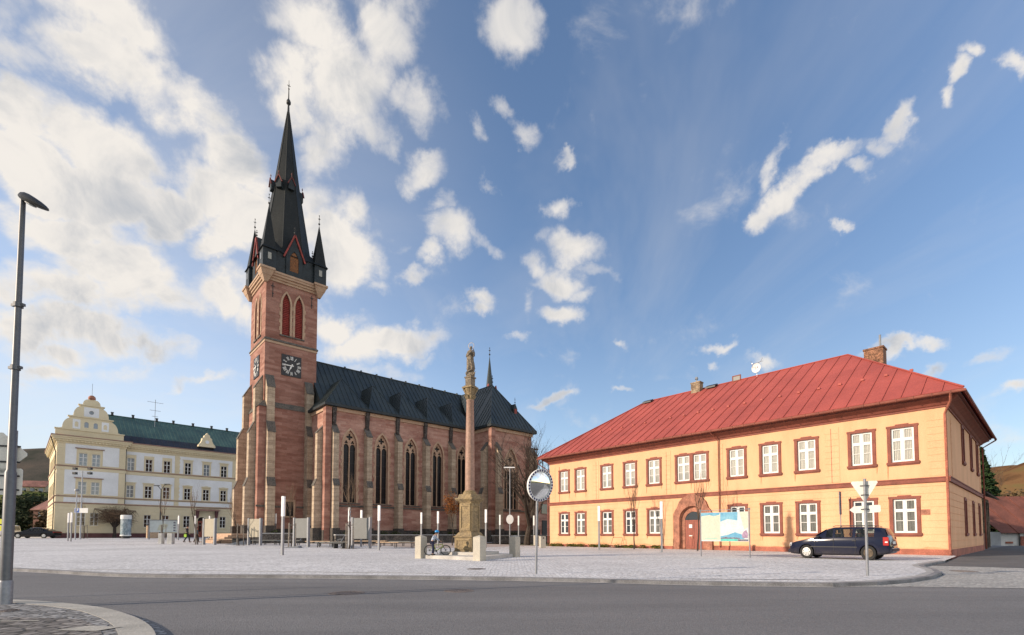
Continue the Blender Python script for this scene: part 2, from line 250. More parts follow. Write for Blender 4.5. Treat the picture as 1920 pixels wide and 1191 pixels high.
# ------------------------------------------------------------------ mesh helpers
class MB:
    """collects geometry given in the coordinates of its thing and builds ONE mesh object"""
    def __init__(s, org=(0, 0, 0)): s.v = []; s.f = []; s.m = []; s.o = Vector(org); s.mi = 0
    def add(s, vs, fs):
        b = len(s.v); s.v += [tuple(Vector(p) - s.o) for p in vs]
        for f in fs: s.f.append([b + i for i in f]); s.m.append(s.mi)
        return s
    def box(s, x0, x1, y0, y1, z0, z1):
        if x0 > x1: x0, x1 = x1, x0
        if y0 > y1: y0, y1 = y1, y0
        if z0 > z1: z0, z1 = z1, z0
        vs = [(x, y, z) for z in (z0, z1) for x, y in ((x0, y0), (x1, y0), (x1, y1), (x0, y1))]
        return s.add(vs, [(0, 3, 2, 1), (4, 5, 6, 7), (0, 1, 5, 4), (1, 2, 6, 5), (2, 3, 7, 6), (3, 0, 4, 7)])
    def cbox(s, c, d): return s.box(c[0] - d[0] / 2, c[0] + d[0] / 2, c[1] - d[1] / 2, c[1] + d[1] / 2, c[2] - d[2] / 2, c[2] + d[2] / 2)
    def hexa(s, a, b):
        """two quads of points (bottom, top)"""
        return s.add(list(a) + list(b), [(3, 2, 1, 0), (4, 5, 6, 7), (0, 1, 5, 4), (1, 2, 6, 5), (2, 3, 7, 6), (3, 0, 4, 7)])
    def frustum(s, cx, cy, z0, z1, w0, d0, w1, d1, cx1=None, cy1=None):
        cx1 = cx if cx1 is None else cx1; cy1 = cy if cy1 is None else cy1
        q = ((-1, -1), (1, -1), (1, 1), (-1, 1))
        return s.hexa([(cx + a * w0 / 2, cy + b * d0 / 2, z0) for a, b in q], [(cx1 + a * w1 / 2, cy1 + b * d1 / 2, z1) for a, b in q])
    def prism(s, pts, axis, a, b):
        """2D polygon pts extruded along axis 'x','y','z' from a to b; pts are (other two coords in order)"""
        def mk(p, t):
            return (t, p[0], p[1]) if axis == 'x' else (p[0], t, p[1]) if axis == 'y' else (p[0], p[1], t)
        n = len(pts); vs = [mk(p, a) for p in pts] + [mk(p, b) for p in pts]
        tri = tessellate_polygon([[Vector((p[0], p[1], 0)) for p in pts]])
        fs = [tuple(t) for t in tri] + [tuple(i + n for i in reversed(t)) for t in tri]
        fs += [(i, (i + 1) % n, n + (i + 1) % n, n + i) for i in range(n)]
        return s.add(vs, fs)
    def lathe(s, prof, cx=0, cy=0, seg=16, a0=0, sx=1, sy=1):
        vs = []; fs = []
        for r, z in prof:
            for k in range(seg):
                a = a0 + 2 * PI * k / seg; vs.append((cx + sx * r * math.cos(a), cy + sy * r * math.sin(a), z))
        for j in range(len(prof) - 1):
            for k in range(seg): fs.append((j * seg + k, j * seg + (k + 1) % seg, (j + 1) * seg + (k + 1) % seg, (j + 1) * seg + k))
        fs.append(tuple(reversed(range(seg)))); fs.append(tuple((len(prof) - 1) * seg + k for k in range(seg)))
        return s.add(vs, fs)
    def tube(s, pts, r, seg=8, closed=False):
        pts = [Vector(p) for p in pts]; n = len(pts); rs = r if isinstance(r, (list, tuple)) else [r] * n
        vs = []; fs = []; up = None
        for i, p in enumerate(pts):
            d = (pts[(i + 1) % n] - pts[i - 1]) if closed else (pts[min(i + 1, n - 1)] - pts[max(i - 1, 0)])
            if d.length < 1e-9: d = Vector((0, 0, 1))
            d.normalize()
            if up is None: up = Vector((1, 0, 0)) if abs(d.x) < .8 else Vector((0, 1, 0))
            a = d.cross(up).normalized(); b = d.cross(a); up = b * -1 if False else a.cross(d) * 1.0
            for k in range(seg):
                t = 2 * PI * k / seg; vs.append(p + (a * math.cos(t) + b * math.sin(t)) * rs[i])
        m = n if closed else n - 1
        for i in range(m):
            j = (i + 1) % n
            for k in range(seg): fs.append((i * seg + k, i * seg + (k + 1) % seg, j * seg + (k + 1) % seg, j * seg + k))
        if not closed: fs.append(tuple(reversed(range(seg)))); fs.append(tuple((n - 1) * seg + k for k in range(seg)))
        return s.add(vs, fs)
    def bar(s, p, q, wd, ht, up=(0, 0, 1)):
        p, q = Vector(p), Vector(q); d = (q - p).normalized(); a = d.cross(Vector(up))
        if a.length < 1e-6: a = Vector((1, 0, 0))
        a = a.normalized() * wd / 2; b = a.cross(d).normalized() * ht / 2
        return s.hexa([p - a - b, p + a - b, p + a + b, p - a + b], [q - a - b, q + a - b, q + a + b, q - a + b])
    def ball(s, c, r, seg=10, rings=6, sz=1):
        prof = [(max(1e-4, r * math.sin(PI * i / rings)), c[2] - r * sz * math.cos(PI * i / rings)) for i in range(rings + 1)]
        return s.lathe(prof, c[0], c[1], seg)
    def wall(s, fn, outer, holes, depth):
        """flat wall with openings; fn maps (a, z, d) to a point, d is measured inwards"""
        loops = [outer] + holes
        flat = [p for lp in loops for p in lp]
        tri = tessellate_polygon([[Vector((p[0], p[1], 0)) for p in lp] for lp in loops])
        s.add([fn(p[0], p[1], 0) for p in flat], [tuple(t) for t in tri])
        for lp in holes:
            n = len(lp); s.add([fn(p[0], p[1], 0) for p in lp] + [fn(p[0], p[1], depth) for p in lp], [(i, (i + 1) % n, n + (i + 1) % n, n + i) for i in range(n)])
        return s
    def plate(s, fn, outer, holes, d0, d1):
        """flat plate of real thickness with openings"""
        loops = [outer] + holes; flat = [p for lp in loops for p in lp]
        tri = [tuple(t) for t in tessellate_polygon([[Vector((p[0], p[1], 0)) for p in lp] for lp in loops])]
        s.add([fn(p[0], p[1], d0) for p in flat], tri); s.add([fn(p[0], p[1], d1) for p in flat], [tuple(reversed(t)) for t in tri])
        for lp in loops:
            n = len(lp); s.add([fn(p[0], p[1], d0) for p in lp] + [fn(p[0], p[1], d1) for p in lp], [(i, (i + 1) % n, n + (i + 1) % n, n + i) for i in range(n)])
        return s
    def roof(s, poly, e, gap, rw=.045, rh=.05, thick=.06):
        """one roof slope with standing seams running down it; e is the eave direction"""
        P = [Vector(p) for p in poly]; e = Vector(e).normalized()
        nrm = Vector((0, 0, 0))
        for i in range(len(P)): nrm += P[i].cross(P[(i + 1) % len(P)])
        nrm.normalize()
        if nrm.z < 0: nrm = -nrm
        dn = nrm.cross(e).normalized()
        n = len(P); s.add(P + [p - nrm * thick for p in P], [tuple(range(n)), tuple(reversed(range(n, 2 * n)))] + [(i, (i + 1) % n, n + (i + 1) % n, n + i) for i in range(n)])
        o = P[0]; A = [(p - o).dot(e) for p in P]; B = [(p - o).dot(dn) for p in P]
        k = math.ceil(min(A) / gap + .01)
        while k * gap < max(A) - .02:
            t = k * gap; hit = []
            for i in range(n):
                a0, a1 = A[i], A[(i + 1) % n]
                if (a0 - t) * (a1 - t) < 0: hit.append(B[i] + (B[(i + 1) % n] - B[i]) * (t - a0) / (a1 - a0))
            if len(hit) >= 2 and max(hit) - min(hit) > .15:
                c = o + e * t + nrm * rh / 2
                s.bar(c + dn * min(hit), c + dn * max(hit), rw, rh, nrm)
            k += 1
        return s
    def build(s, name, m, parent=None, loc=(0, 0, 0), smooth=False, bevel=0):
        me = bpy.data.meshes.new(name); me.from_pydata(s.v, [], s.f)
        for x in (m if isinstance(m, (list, tuple)) else [m]): me.materials.append(MATS[x] if isinstance(x, str) else x)
        me.polygons.foreach_set('material_index', s.m)
        bm = bmesh.new(); bm.from_mesh(me); bmesh.ops.recalc_face_normals(bm, faces=bm.faces); bm.to_mesh(me); bm.free()
        if smooth:
            me.polygons.foreach_set('use_smooth', [True] * len(me.polygons))
            try: me.set_sharp_from_angle(angle=R(38))
            except Exception: pass
        o = bpy.data.objects.new(name, me); COL.objects.link(o); o.location = loc
        if parent: o.parent = parent
        if bevel:
            b = o.modifiers.new('bevel', 'BEVEL'); b.width = bevel; b.segments = 2; b.limit_method = 'ANGLE'; b.angle_limit = R(40)
        return o
def tag(o, label=None, cat=None, group=None, kind=None):
    if label: o['label'] = label
    if cat: o['category'] = cat
    if group: o['group'] = group
    if kind: o['kind'] = kind
    return o
def thing(name, label, cat, loc=(0, 0, 0), rz=0, group=None):
    o = bpy.data.objects.new(name, None); COL.objects.link(o); o.location = loc; o.rotation_euler = (0, 0, rz)
    o.empty_display_size = .3
    return tag(o, label, cat, group)
KIDS = {}
def dup(root, loc=None, rz=None, label=None, parent=None, top=True):
    c = root.copy(); COL.objects.link(c)
    if parent is not None: c.parent = parent
    if loc is not None: c.location = loc
    if rz is not None: c.rotation_euler = (0, 0, rz)
    if label: c['label'] = label
    for ch in [o for o in bpy.data.objects if o.parent == root]: dup(ch, parent=c)
    return c
def arch(cx, hw, z0, zs, za, n=8):
    """pointed arch outline, anticlockwise"""
    h = za - zs; c = (hw * hw - h * h) / (2 * hw); rad = hw - c
    pts = [(cx - hw, z0), (cx + hw, z0)]
    a1 = math.atan2(h, -c)
    for i in range(n + 1):
        a = a1 * i / n; pts.append((cx + c + rad * math.cos(a), zs + rad * math.sin(a)))
    for i in range(n - 1, -1, -1):
        a = a1 * i / n; pts.append((cx - c - rad * math.cos(a), zs + rad * math.sin(a)))
    return pts
def rarch(cx, hw, z0, zs, n=10, k=1):
    return [(cx - hw, z0), (cx + hw, z0)] + [(cx + hw * math.cos(PI * i / n), zs + k * hw * math.sin(PI * i / n)) for i in range(n + 1)]
def rect(x0, x1, z0, z1): return [(x0, z0), (x1, z0), (x1, z1), (x0, z1)]
def foil(cx, cz, r, n=4, ph=0, k=28):
    out = []
    for i in range(k):
        a = 2 * PI * i / k + ph; q = abs(math.cos(n * (a - ph) / 2)); out.append((cx + r * (.42 + .58 * q) * math.cos(a), cz + r * (.42 + .58 * q) * math.sin(a)))
    return out

# ------------------------------------------------------------------ setting: ground, plaza, roads
mat('asphalt', (.195, .193, .198), .88, .07, .35, .13, 60, .6, c2=(.14, .139, .145), stretch=(.25, 1.6, 1), spec=.3)
mat('old_asphalt', (.12, .118, .12), .9, .1, .6, .12, 50, .6, spec=.3)
cobblemat('plaza_setts', (.53, .53, .545), (.75, .75, .765), (.33, .33, .34), 8.5, jw=.12)
cobblemat('apron_setts', (.33, .33, .32), (.5, .49, .47), (.17, .165, .16), 8, jw=.14)
cobblemat('grey_setts', (.17, .17, .175), (.36, .36, .365), (.05, .049, .047), 9, jw=.14)
cobblemat('dark_setts', (.14, .13, .125), (.29, .27, .26), (.035, .033, .03), 7, jw=.16)
mat('kerb_stone', (.34, .335, .33), .8, .12, 2, .12, 40, .3)
mat('dark_kerb', (.19, .19, .2), .8, .15, 2, .12, 40, .3)
mat('pale_kerb', (.37, .355, .32), .8, .1, 2, .08, 40, .3)
mat('grass', (.085, .11, .035), .95, .3, .3, .3, 8, .5, c2=(.16, .13, .05))
mat('lawn', (.10, .14, .04), .95, .3, 1.2, .3, 20, .6, c2=(.15, .14, .06))
mat('plaza_band', (.42, .36, .33), .85, .08, .8, .1, 30, .2)

def sheet(name, pts, z, m, th=.0):
    mb = MB(); P = [Vector((p[0], p[1], 0)) for p in pts]; tri = [tuple(t) for t in tessellate_polygon([P])]
    mb.add([(p.x, p.y, (z if not callable(z) else z(p.x, p.y))) for p in P], tri)
    o = mb.build(name, m); return tag(o, kind='structure')
# the ground reaches the horizon; it rises gently to the church side and falls away behind the yellow house
def terrain(x, y):
    s = V.x * x + V.y * y; u = U.x * x + U.y * y
    z = .0095 * max(0, s - 32) if s < 140 else 1.02
    if u > 42 and s < 3: z -= .055 * min(u - 42, 60) * min(1, (3 - s) / 3.0)
    return z - .2
mb = MB()
def axis(lim, near, st):
    a = [0.0]
    while a[-1] < lim: a.append(a[-1] + (st if a[-1] < near else (a[-1] - near) * .35 + st))
    return sorted([-x for x in a[1:]] + a)
xs = axis(2500, 100, 4); ys = axis(2500, 100, 4)
for y in ys:
    for x in xs: mb.v.append((x, y, terrain(x, y)))
nx = len(xs)
for j in range(len(ys) - 1):
    for i in range(nx - 1): mb.f.append((j * nx + i, j * nx + i + 1, (j + 1) * nx + i + 1, (j + 1) * nx + i)); mb.m.append(0)
tag(mb.build('ground', 'grass'), kind='structure')

KERB = [(-75, 44), (-45, 29.5), (-30, 21.6), (-22, 17.9), (-15.75, 15.24), (-14.4, 14.7), (-13.0, 14.13), (-11.5, 13.45), (-10.23, 13.02), (-9.0, 12.84), (-7.57, 12.78), (-5.53, 12.65), (-3.55, 12.45), (-1.8, 12.25), (0, 11.98),
        (1.8, 11.58), (3.5, 11.08), (5.2, 10.75), (6.93, 10.55), (8.1, 10.85), (9.26, 11.44), (10.6, 12.35), (12.0, 13.65), (12.9, 14.8), (13.55, 15.95), (14.25, 16.9), (15.2, 17.75), (17.5, 19.7), (21.9, 24.0)]
road = [(-75, 43.6)] + [(x, y - .02) for x, y in KERB[1:]] + [(30, 32), (60, 60), (60, -14), (-75, -14)]
tag(sheet('road', road, -.075, 'asphalt'), kind='structure')
# plaza: level up to s = 32, then a slope of 0.95 in a hundred
def onS(s, u): p = U * u + V * s; return (p.x, p.y)
front = list(KERB) + [onS(3.35, 33.0), onS(32, 33.0), onS(32, -8.0), onS(44, -28), (-75, 44)]
front = list(KERB) + [onS(3.35, 33.0), onS(32, 33.0), onS(32, -36.0)]
# keep the level part on the near side of the fold
front = [p for p in front if V.x * p[0] + V.y * p[1] <= 32.01 or True]
def fold(pts, keep_low):
    out = []
    f = lambda p: V.x * p[0] + V.y * p[1] - 32
    for i, p in enumerate(pts):
        q = pts[(i + 1) % len(pts)]; a, b = f(p), f(q)
        if (a <= 1e-6) == keep_low or abs(a) < 1e-6: out.append(p)
        if a * b < -1e-9: t = a / (a - b); out.append((p[0] + (q[0] - p[0]) * t, p[1] + (q[1] - p[1]) * t))
    return out
area = list(KERB) + [onS(3.35, 33.0), onS(44, 33.0), onS(44, 75), onS(118, 75), onS(118, -42)]
mb = MB()
for low in (True, False):
    P = fold(area, low); VV = [Vector((p[0], p[1], 0)) for p in P]
    mb.add([(p[0], p[1], gz(*p)) for p in P], [tuple(t) for t in tessellate_polygon([VV])])
tag(mb.build('plaza', 'plaza_setts'), kind='structure')
def offset(pts, d):
    out = []
    for i, p in enumerate(pts):
        a = Vector(pts[max(i - 1, 0)]); b = Vector(pts[min(i + 1, len(pts) - 1)]); t = (b - a).normalized(); n = Vector((-t.y, t.x)); out.append((p[0] + n.x * d, p[1] + n.y * d))
    return out
def ribbon(name, a, b, za, zb, m, step=False):
    mb = MB(); n = len(a)
    vs = [(p[0], p[1], gz(*p) + za) for p in a] + [(p[0], p[1], gz(*p) + zb) for p in b]
    fs = [(i, i + 1, n + i + 1, n + i) for i in range(n - 1)]
    if step:
        vs += [(p[0], p[1], gz(*p) - .16) for p in a]; fs += [(i, i + 1, 2 * n + i + 1, 2 * n + i) for i in range(n - 1)]
        vs += [(p[0], p[1], gz(*p) - .16) for p in b]; fs += [(n + i, n + i + 1, 3 * n + i + 1, 3 * n + i) for i in range(n - 1)]
    mb.add(vs, fs); return tag(mb.build(name, m), kind='structure')
def dense(pts, st=.5):
    out = []
    for i in range(len(pts) - 1):
        a, b = Vector(pts[i]), Vector(pts[i + 1]); n = max(1, int((b - a).length / st))
        out += [tuple(a + (b - a) * k / n) for k in range(n)]
    return out + [pts[-1]]
KD = KERB[3:-1]
ribbon('kerb', offset(KD, .12), offset(KD, -.02), .006, .006, 'dark_kerb', True)
ribbon('gutter', offset(KD[:16], -.021), offset(KD[:16], -.17), -.069, -.069, 'kerb_stone')
ribbon('kerb_band', offset(KD, .30), offset(KD, .125), .004, .004, 'kerb_stone')
# narrow paving strips let into the plaza
for a, b, m, z in [((-13.5, 14.9), (-2.2, 13.3), 'pale_kerb', .004), ((4.0, 11.6), (7.6, 11.35), 'dark_kerb', .004), ((-9.0, 37.0), (8.4, 31.5), 'dark_kerb', .009), ((-30, 41), (-9.0, 37.0), 'kerb_stone', .09)]:
    d = (Vector(b) - Vector(a)).normalized(); n = Vector((-d.y, d.x)) * .06
    q = [Vector(a) - n, Vector(b) - n, Vector(b) + n, Vector(a) + n]
    mb = MB(); mb.add([(p.x, p.y, gz(p.x, p.y) + z) for p in q], [(0, 1, 2, 3)]); tag(mb.build('paving_strip', m), kind='structure')
# pinkish paving by the church
q = [onS(32.5, 20), onS(32.5, 33), onS(46, 33), onS(46, 46), onS(49.5, 46), onS(49.5, 20)]
sheet('church_paving', q, lambda x, y: gz(x, y) + .006, 'plaza_band')
# sett apron and side street at the right
apron = [(6.6, 10.55), (7.27, 10.75), (8.2, 10.85), (9.3, 11.4), (10.6, 12.33), (12.05, 13.6), (12.95, 14.78), (13.6, 15.9), (14.3, 16.9), (15.25, 17.72), (15.9, 17.3), (19.0, 15.2), (30, 7.8), (30, 5.4), (18, 8.6), (14, 9.55), (10.84, 10.2), (8.7, 10.55)]
sheet('sett_apron', apron, -.069, 'apron_setts')
sheet('side_street', [(15.35, 17.75), (15.9, 17.32), (19.0, 15.22), (30, 7.82), (60, 30), (60, 58), (30, 31.5), (21.9, 23.9)], -.063, 'old_asphalt')
# near left corner: pavement island with pale ring
ISL = [(-40, 9.5), (-14, 8.6), (-10, 8.25), (-8.6, 8.05), (-7.82, 7.93), (-7.0, 7.62), (-5.97, 7.15), (-5.11, 6.52), (-4.5, 6.0), (-3.95, 5.42), (-3.55, 4.9), (-3.2, 4.2), (-3.0, 3.2), (-2.95, 2.0), (-3.0, -8)]
def smooth(pts, k=2):
    for _ in range(k):
        out = [pts[0]]
        for i in range(len(pts) - 1):
            a, b = Vector(pts[i]), Vector(pts[i + 1]); out += [tuple(a * .75 + b * .25), tuple(a * .25 + b * .75)]
        pts = out + [pts[-1]]
    return pts
ISL = smooth(ISL)
inner = offset(ISL, -.30)
sheet('pavement', [p for p in inner] + [(-40, -8)], -.0, 'grey_setts')
ribbon('pavement_kerb', ISL, offset(ISL, -.31), -.004, .004, 'pale_kerb', True)
ribbon('pavement_gutter', offset(ISL, .13), offset(ISL, .003), -.070, -.070, 'grey_setts')
sheet('dark_pavement', [(-40, 6.9), (-8, 6.25), (-6.2, 6.22), (-5.35, 6.08), (-4.75, 5.62), (-4.3, 5.15), (-3.85, 4.5), (-3.6, 3.8), (-3.4, 2.5), (-3.4, -8), (-40, -8)], .004, 'dark_setts')
for q in ([(-5.02, 5.36), (-4.52, 5.32), (-4.42, 5.56), (-4.86, 5.62)], [(-6.6, 5.6), (-6.0, 5.55), (-6.1, 5.72), (-6.7, 5.78)], [(-6.95, 5.9), (-5.75, 5.93), (-5.75, 5.97), (-6.95, 5.95)]):
    sheet('paving_mark', q, .0085, 'pale_kerb')
mat('cast_iron', (.15, .125, .115), .7, .2, 3, .2, 60, .8)
def manhole(x, y, z, r, label):
    mb = MB((x, y, z)); mb.lathe([(r, z - .02), (r, z + .005), (r * .86, z + .006), (r * .85, z + .001), (r * .8, z + .001), (r * .79, z + .006), (.01, z + .006)], x, y, 28)
    for i in range(-3, 4):
        h = math.sqrt(max(0, (r * .72) ** 2 - (i * r * .2) ** 2)); mb.cbox((x + i * r * .2, y, z + .008), (r * .08, 2 * h, .006))
    tag(mb.build('manhole_cover', 'cast_iron', loc=(x, y, z)), label, 'manhole cover', 'manhole covers in the paving')
manhole(-1.10, 15.0, .0, .3, 'round iron manhole cover in the pale plaza near the kerb')
manhole(-3.2, 9.44, -.075, .34, 'left round manhole cover in the asphalt road')
manhole(-1.07, 9.82, -.075, .3, 'right round manhole cover in the asphalt road')
manhole(-6.95, 6.75, .004, .12, 'tiny iron cover in the grey setts beside the tall lamp post')
manhole(13.9, 15.0, -.069, .34, 'rusty cover in the cobbled apron at the right kerb bend')


# ------------------------------------------------------------------ yellow house on the right
mat('yellow_render', (.79, .445, .25), .85, .05, .9, .06, 30, .15, c2=(.66, .365, .20), stretch=(1, 1, .3), bdist=.006)
mat('brown_trim', (.22, .066, .044), .75, .12, 2, .12, 30, .2)
mat('red_base', (.33, .11, .07), .8, .2, 1.2, .15, 20, .3)
mat('red_roof', (.42, .095, .075), .6, .1, .35, .06, 12, .15, c2=(.31, .07, .057), spec=.3)
mat('portal_stone', (.33, .145, .095), .85, .2, 3, .2, 25, .4)
mat('white_frame', (.72, .72, .70), .5, .04, 4, .03)
mat('curtain', (.62, .60, .52), .9, .12, 3, .1, 12, stretch=(6, 6, .4))
mat('door_wood', (.24, .055, .03), .55, .15, 3, .1, 20, stretch=(5, 5, .5))
mat('chimney_brick', (.22, .11, .065), .9, .3, 3, .25, 12, .8)
mat('chimney_render', (.42, .33, .22), .9, .35, 2.5, .2, 12, .5, c2=(.12, .085, .06))
mat('grey_metal', (.30, .31, .33), .45, .08, 3, .05, metal=.6)
mat('dark_metal', (.035, .037, .04), .5, .1, 3, .05, metal=.3)
mat('white_paint', (.75, .75, .73), .5, .05, 3, .04)
glassmat('window_glass', (.035, .042, .048), .04)
glassmat('bright_glass', (.30, .30, .27), .04)
B0 = W(33, 3.5, 0)
house = thing('yellow_house', 'long two storey yellow house with red metal roof and brown window frames', 'house', B0, ANG)
O = (33, 3.5, 0)
UX0, UX1, VY0, VY1, ZT = 33.0, 50.0, 3.5, 31.5, 7.66
WV = [29.67, 27.75, 24.89, 22.59, 20.42, 14.12, 12.0, 9.91, 7.12, 5.29]
HW = .50
# front wall (faces -u)
fr = lambda a, z, d: (UX0 + d, a, z)
holes = []
for c in WV:
    holes.append(rect(c - HW, c + HW, 4.98, 6.84)); holes.append(rect(c - HW, c + HW, 1.15, 2.98))
for c in (17.98, 16.72): holes.append(rect(c - HW, c + HW, 4.98, 6.84))
door_hole = rarch(17.3, .98, 0.02, 2.15, 14)
holes.append(door_hole)
mb = MB(O); mb.wall(fr, rect(VY0, VY1, -.4, ZT), holes, .16)
# side wall (faces -v), back and far walls
sw = [(39.6, 7.46, 5.42), (43.9, 7.46, 5.42), (47.7, 7.46, 5.42)]
sh = [rect(u - .42, u + .42, b, t) for u, t, b in sw] + [rect(u - .42, u + .42, 1.15, 3.1) for u in (39.6, 43.9, 47.7)]
mb.wall(lambda a, z, d: (a, VY0 + d, z), rect(UX0, UX1, -.9, ZT), sh, .16)
mb.add([(UX1, VY0, -1.5), (UX1, VY1, -.5), (UX1, VY1, ZT), (UX1, VY0, ZT)], [(0, 1, 2, 3)])
mb.wall(lambda a, z, d: (a, VY1 - d, z), rect(UX0, UX1, -.4, ZT), [], .16)
# grooves of the rusticated ground floor and pilaster strips: raised courses
def course(z0, z1, a0, a1, pr=.018):
    # leave out the openings
    segs = [(a0, a1)]
    for c in WV + [17.3]:
        h = HW + .18 if c != 17.3 else 1.55
        if c != 17.3 and (z1 < 1.0 or z0 > 3.22): continue
        if c == 17.3 and z0 > 3.85: continue
        ns = []
        for s0, s1 in segs:
            if c - h > s0 and c + h < s1: ns += [(s0, c - h), (c + h, s1)]
            else: ns.append((s0, s1))
        segs = ns
    for s0, s1 in segs: mb.box(UX0 - pr, UX0 + .01, s0, s1, z0, z1)
z = .32
while z < 3.6:
    course(z + .025, min(z + .36, 3.66), VY0 + .02, VY1 - .02); z += .36
z = .36
while z < 3.4:
    segs = [(UX0 + .02, 38.95)] if True else 0
    for s0, s1 in [(33.02, 39.0), (40.2, 43.3), (44.5, 47.1), (48.3, 49.98)] if 1.0 < z < 3.2 else [(33.02, 49.98)]:
        mb.box(s0, s1, VY0 - .018, VY0 + .01, z + .025, min(z + .36, 3.66))
    z += .36
for a0, a1 in [(3.52, 4.25), (8.2, 8.95), (15.05, 15.55), (19.0, 19.5), (25.75, 26.4), (30.8, 31.48)]:   # quoin strips, upper floor
    z = 4.12
    while z < 7.3: mb.box(UX0 - .016, UX0 + .01, a0, a1, z, z + .33); z += .36
for a0, a1 in [(33.02, 33.3), (34.5, 34.9), (49.2, 49.98)]:
    z = 4.12
    while z < 7.3: mb.box(a0, a1, VY0 - .016, VY0 + .01, z, z + .33); z += .36
mb.build('wall', 'yellow_render', house)
for c in (30.25, 26.0, 19.35, 8.6): mb = MB(O); mb.box(UX0 - .021, UX0, c - .012, c + .012, 4.1, 7.3); mb.build('expansion_joint', 'brown_trim', house)
mb = MB(O); mb.box(UX0 - .05, UX0 + .02, VY0 - .05, 15.75, -.3, .30); mb.box(UX0 - .05, UX0 + .02, 18.85, VY1 + .05, -.3, .22)
mb.box(UX0, UX1 + .05, VY0 - .05, VY0 + .02, -1.2, .30); mb.build('plinth', 'red_base', house)
mb = MB(O); mb.box(UX0 - .09, UX0 + .02, VY0 - .09, VY1 + .09, 3.78, 3.98); mb.box(UX0 - .12, UX0 + .02, VY0 - .12, VY1 + .12, 3.98, 4.04)
mb.box(UX0 + .02, UX1 + .1, VY0 - .09, VY0 + .02, 3.78, 3.98); mb.box(UX0 + .02, UX1 + .1, VY0 - .12, VY0 + .02, 3.98, 4.04)
mb.build('string_course', 'brown_trim', house)
# cornice: coved eaves round the house
mb = MB(O)
prof = [(0, 7.62), (.06, 7.62), (.06, 7.70), (.13, 7.74), (.22, 7.84), (.40, 7.96), (.52, 8.02), (.52, 8.10), (.62, 8.14), (.62, 8.20), (0, 8.20)]
def ring(prof, x0, x1, y0, y1):
    vs = []
    for r, z in prof: vs += [(x0 - r, y0 - r, z), (x1 + r, y0 - r, z), (x1 + r, y1 + r, z), (x0 - r, y1 + r, z)]
    n = len(prof); fs = []
    for i in range(n - 1):
        for k in range(4): fs.append((i * 4 + k, i * 4 + (k + 1) % 4, (i + 1) * 4 + (k + 1) % 4, (i + 1) * 4 + k))
    return vs, fs
mb.add(*ring(prof, UX0, UX1, VY0, VY1)); mb.build('cornice', 'brown_trim', house)
# roof: hipped, standing seams, kicked eaves
ex, ey = .78, .78
a, b, c, d = (UX0 - ex, VY0 - ey), (UX1 + ex, VY0 - ey), (UX1 + ex, VY1 + ey), (UX0 - ex, VY1 + ey)
ZE, ZR = 8.28, 14.15; um = (UX0 + UX1) / 2; r0, r1 = 9.6, 26.4
k = 1.1; ZK = 8.28 + .52
SEAM = dict(rw=.04, rh=.042)
def P3(p, z): return (p[0], p[1], z)
mb = MB(O)
mb.roof([P3(a, ZE), (um, r0, ZR), (um, r1, ZR), P3(d, ZE)], (0, 1, 0), .82, **SEAM)
mb.roof([P3(a, ZE), P3(b, ZE), (um, r0, ZR)], (1, 0, 0), .82, **SEAM)
mb.roof([P3(b, ZE), P3(c, ZE), (um, r1, ZR), (um, r0, ZR)], (0, 1, 0), .82, **SEAM)
mb.roof([P3(c, ZE), P3(d, ZE), (um, r1, ZR)], (1, 0, 0), .82)
mb.tube([P3(a, ZE + .05), (um, r0, ZR + .04), (um, r1, ZR + .04), P3(d, ZE + .05)], .05, 6)
mb.tube([P3(b, ZE + .05), (um, r0, ZR + .04)], .05, 6)
rf = mb.build('roof', 'red_roof', house)
for i in range(20):   # small snow guards
    vv = 5.2 + i * 1.18; t = .38; uu = a[0] + (um - a[0]) * t; zz = ZE + (ZR - ZE) * t
    if vv > 28: break
    mb = MB(O); mb.cbox((uu, vv, zz + .07), (.12, .16, .12)); mb.build('snow_guard', 'red_roof', rf)
mb = MB(O); g = .84
mb.tube([(UX1 + g, VY0 - g, 8.16), (UX0 - g, VY0 - g, 8.16), (UX0 - g, VY1 + g, 8.16)], .075, 8)
for i in range(40): mb.cbox((UX0 - g, 3.2 + i * .72, 8.16), (.17, .03, .17))
mb.build('gutter', 'brown_trim', house)
def pipe(name, pts, m, r=.055, par=house, org=O): q = MB(org); q.tube(pts, r, 8); return q.build(name, m, par, smooth=True)
pipe('downpipe', [(UX0 - g, VY0 - .3, 8.1), (UX0 - .5, VY0 - .25, 7.8), (UX0 - .12, VY0 + .02, 7.25), (UX0 - .12, VY0 + .02, .05)], 'red_base', .06)
pipe('downpipe', [(UX0 - g, 15.55, 8.1), (UX0 - .12, 15.3, 7.55), (UX0 - .12, 15.3, .2)], 'brown_trim', .035)
pipe('downpipe', [(UX0 - g, VY1 + .75, 8.1), (UX0 - .75, VY1 + .75, 7.7), (UX0 - .1, VY1 + .12, 7.1), (UX0 - .1, VY1 + .12, 0)], 'brown_trim', .05)
pipe('downpipe', [(UX1 + g, VY0 - g, 8.1), (UX1 + .1, VY0 - .15, 7.5), (UX1 + .1, VY0 - .15, 0)], 'brown_trim', .05)
mat('stain', (.56, .31, .16), .9, .12, 2, .12, 30, stretch=(1, 1, .3))
q_ = random.Random(12)
for cv in WV + [17.98, 16.72]:
    for zz, w0 in ((4.8, .62), (.98, .62)):
        for s_ in (-1, 1):
            if q_.random() < .45: continue
            y_ = cv + s_ * w0 + q_.uniform(-.05, .05); ln = q_.uniform(.25, .75) * (1 if zz > 2 else .7); w_ = q_.uniform(.02, .05)
            mb = MB(O); mb.plate(fr, [(y_ - w_, zz), (y_ + w_, zz), (y_ + w_ * .5, zz - ln * .6), (y_, zz - ln), (y_ - w_ * .6, zz - ln * .5)], [], -.0225, -.019); mb.build('rain_streak', 'stain', house)
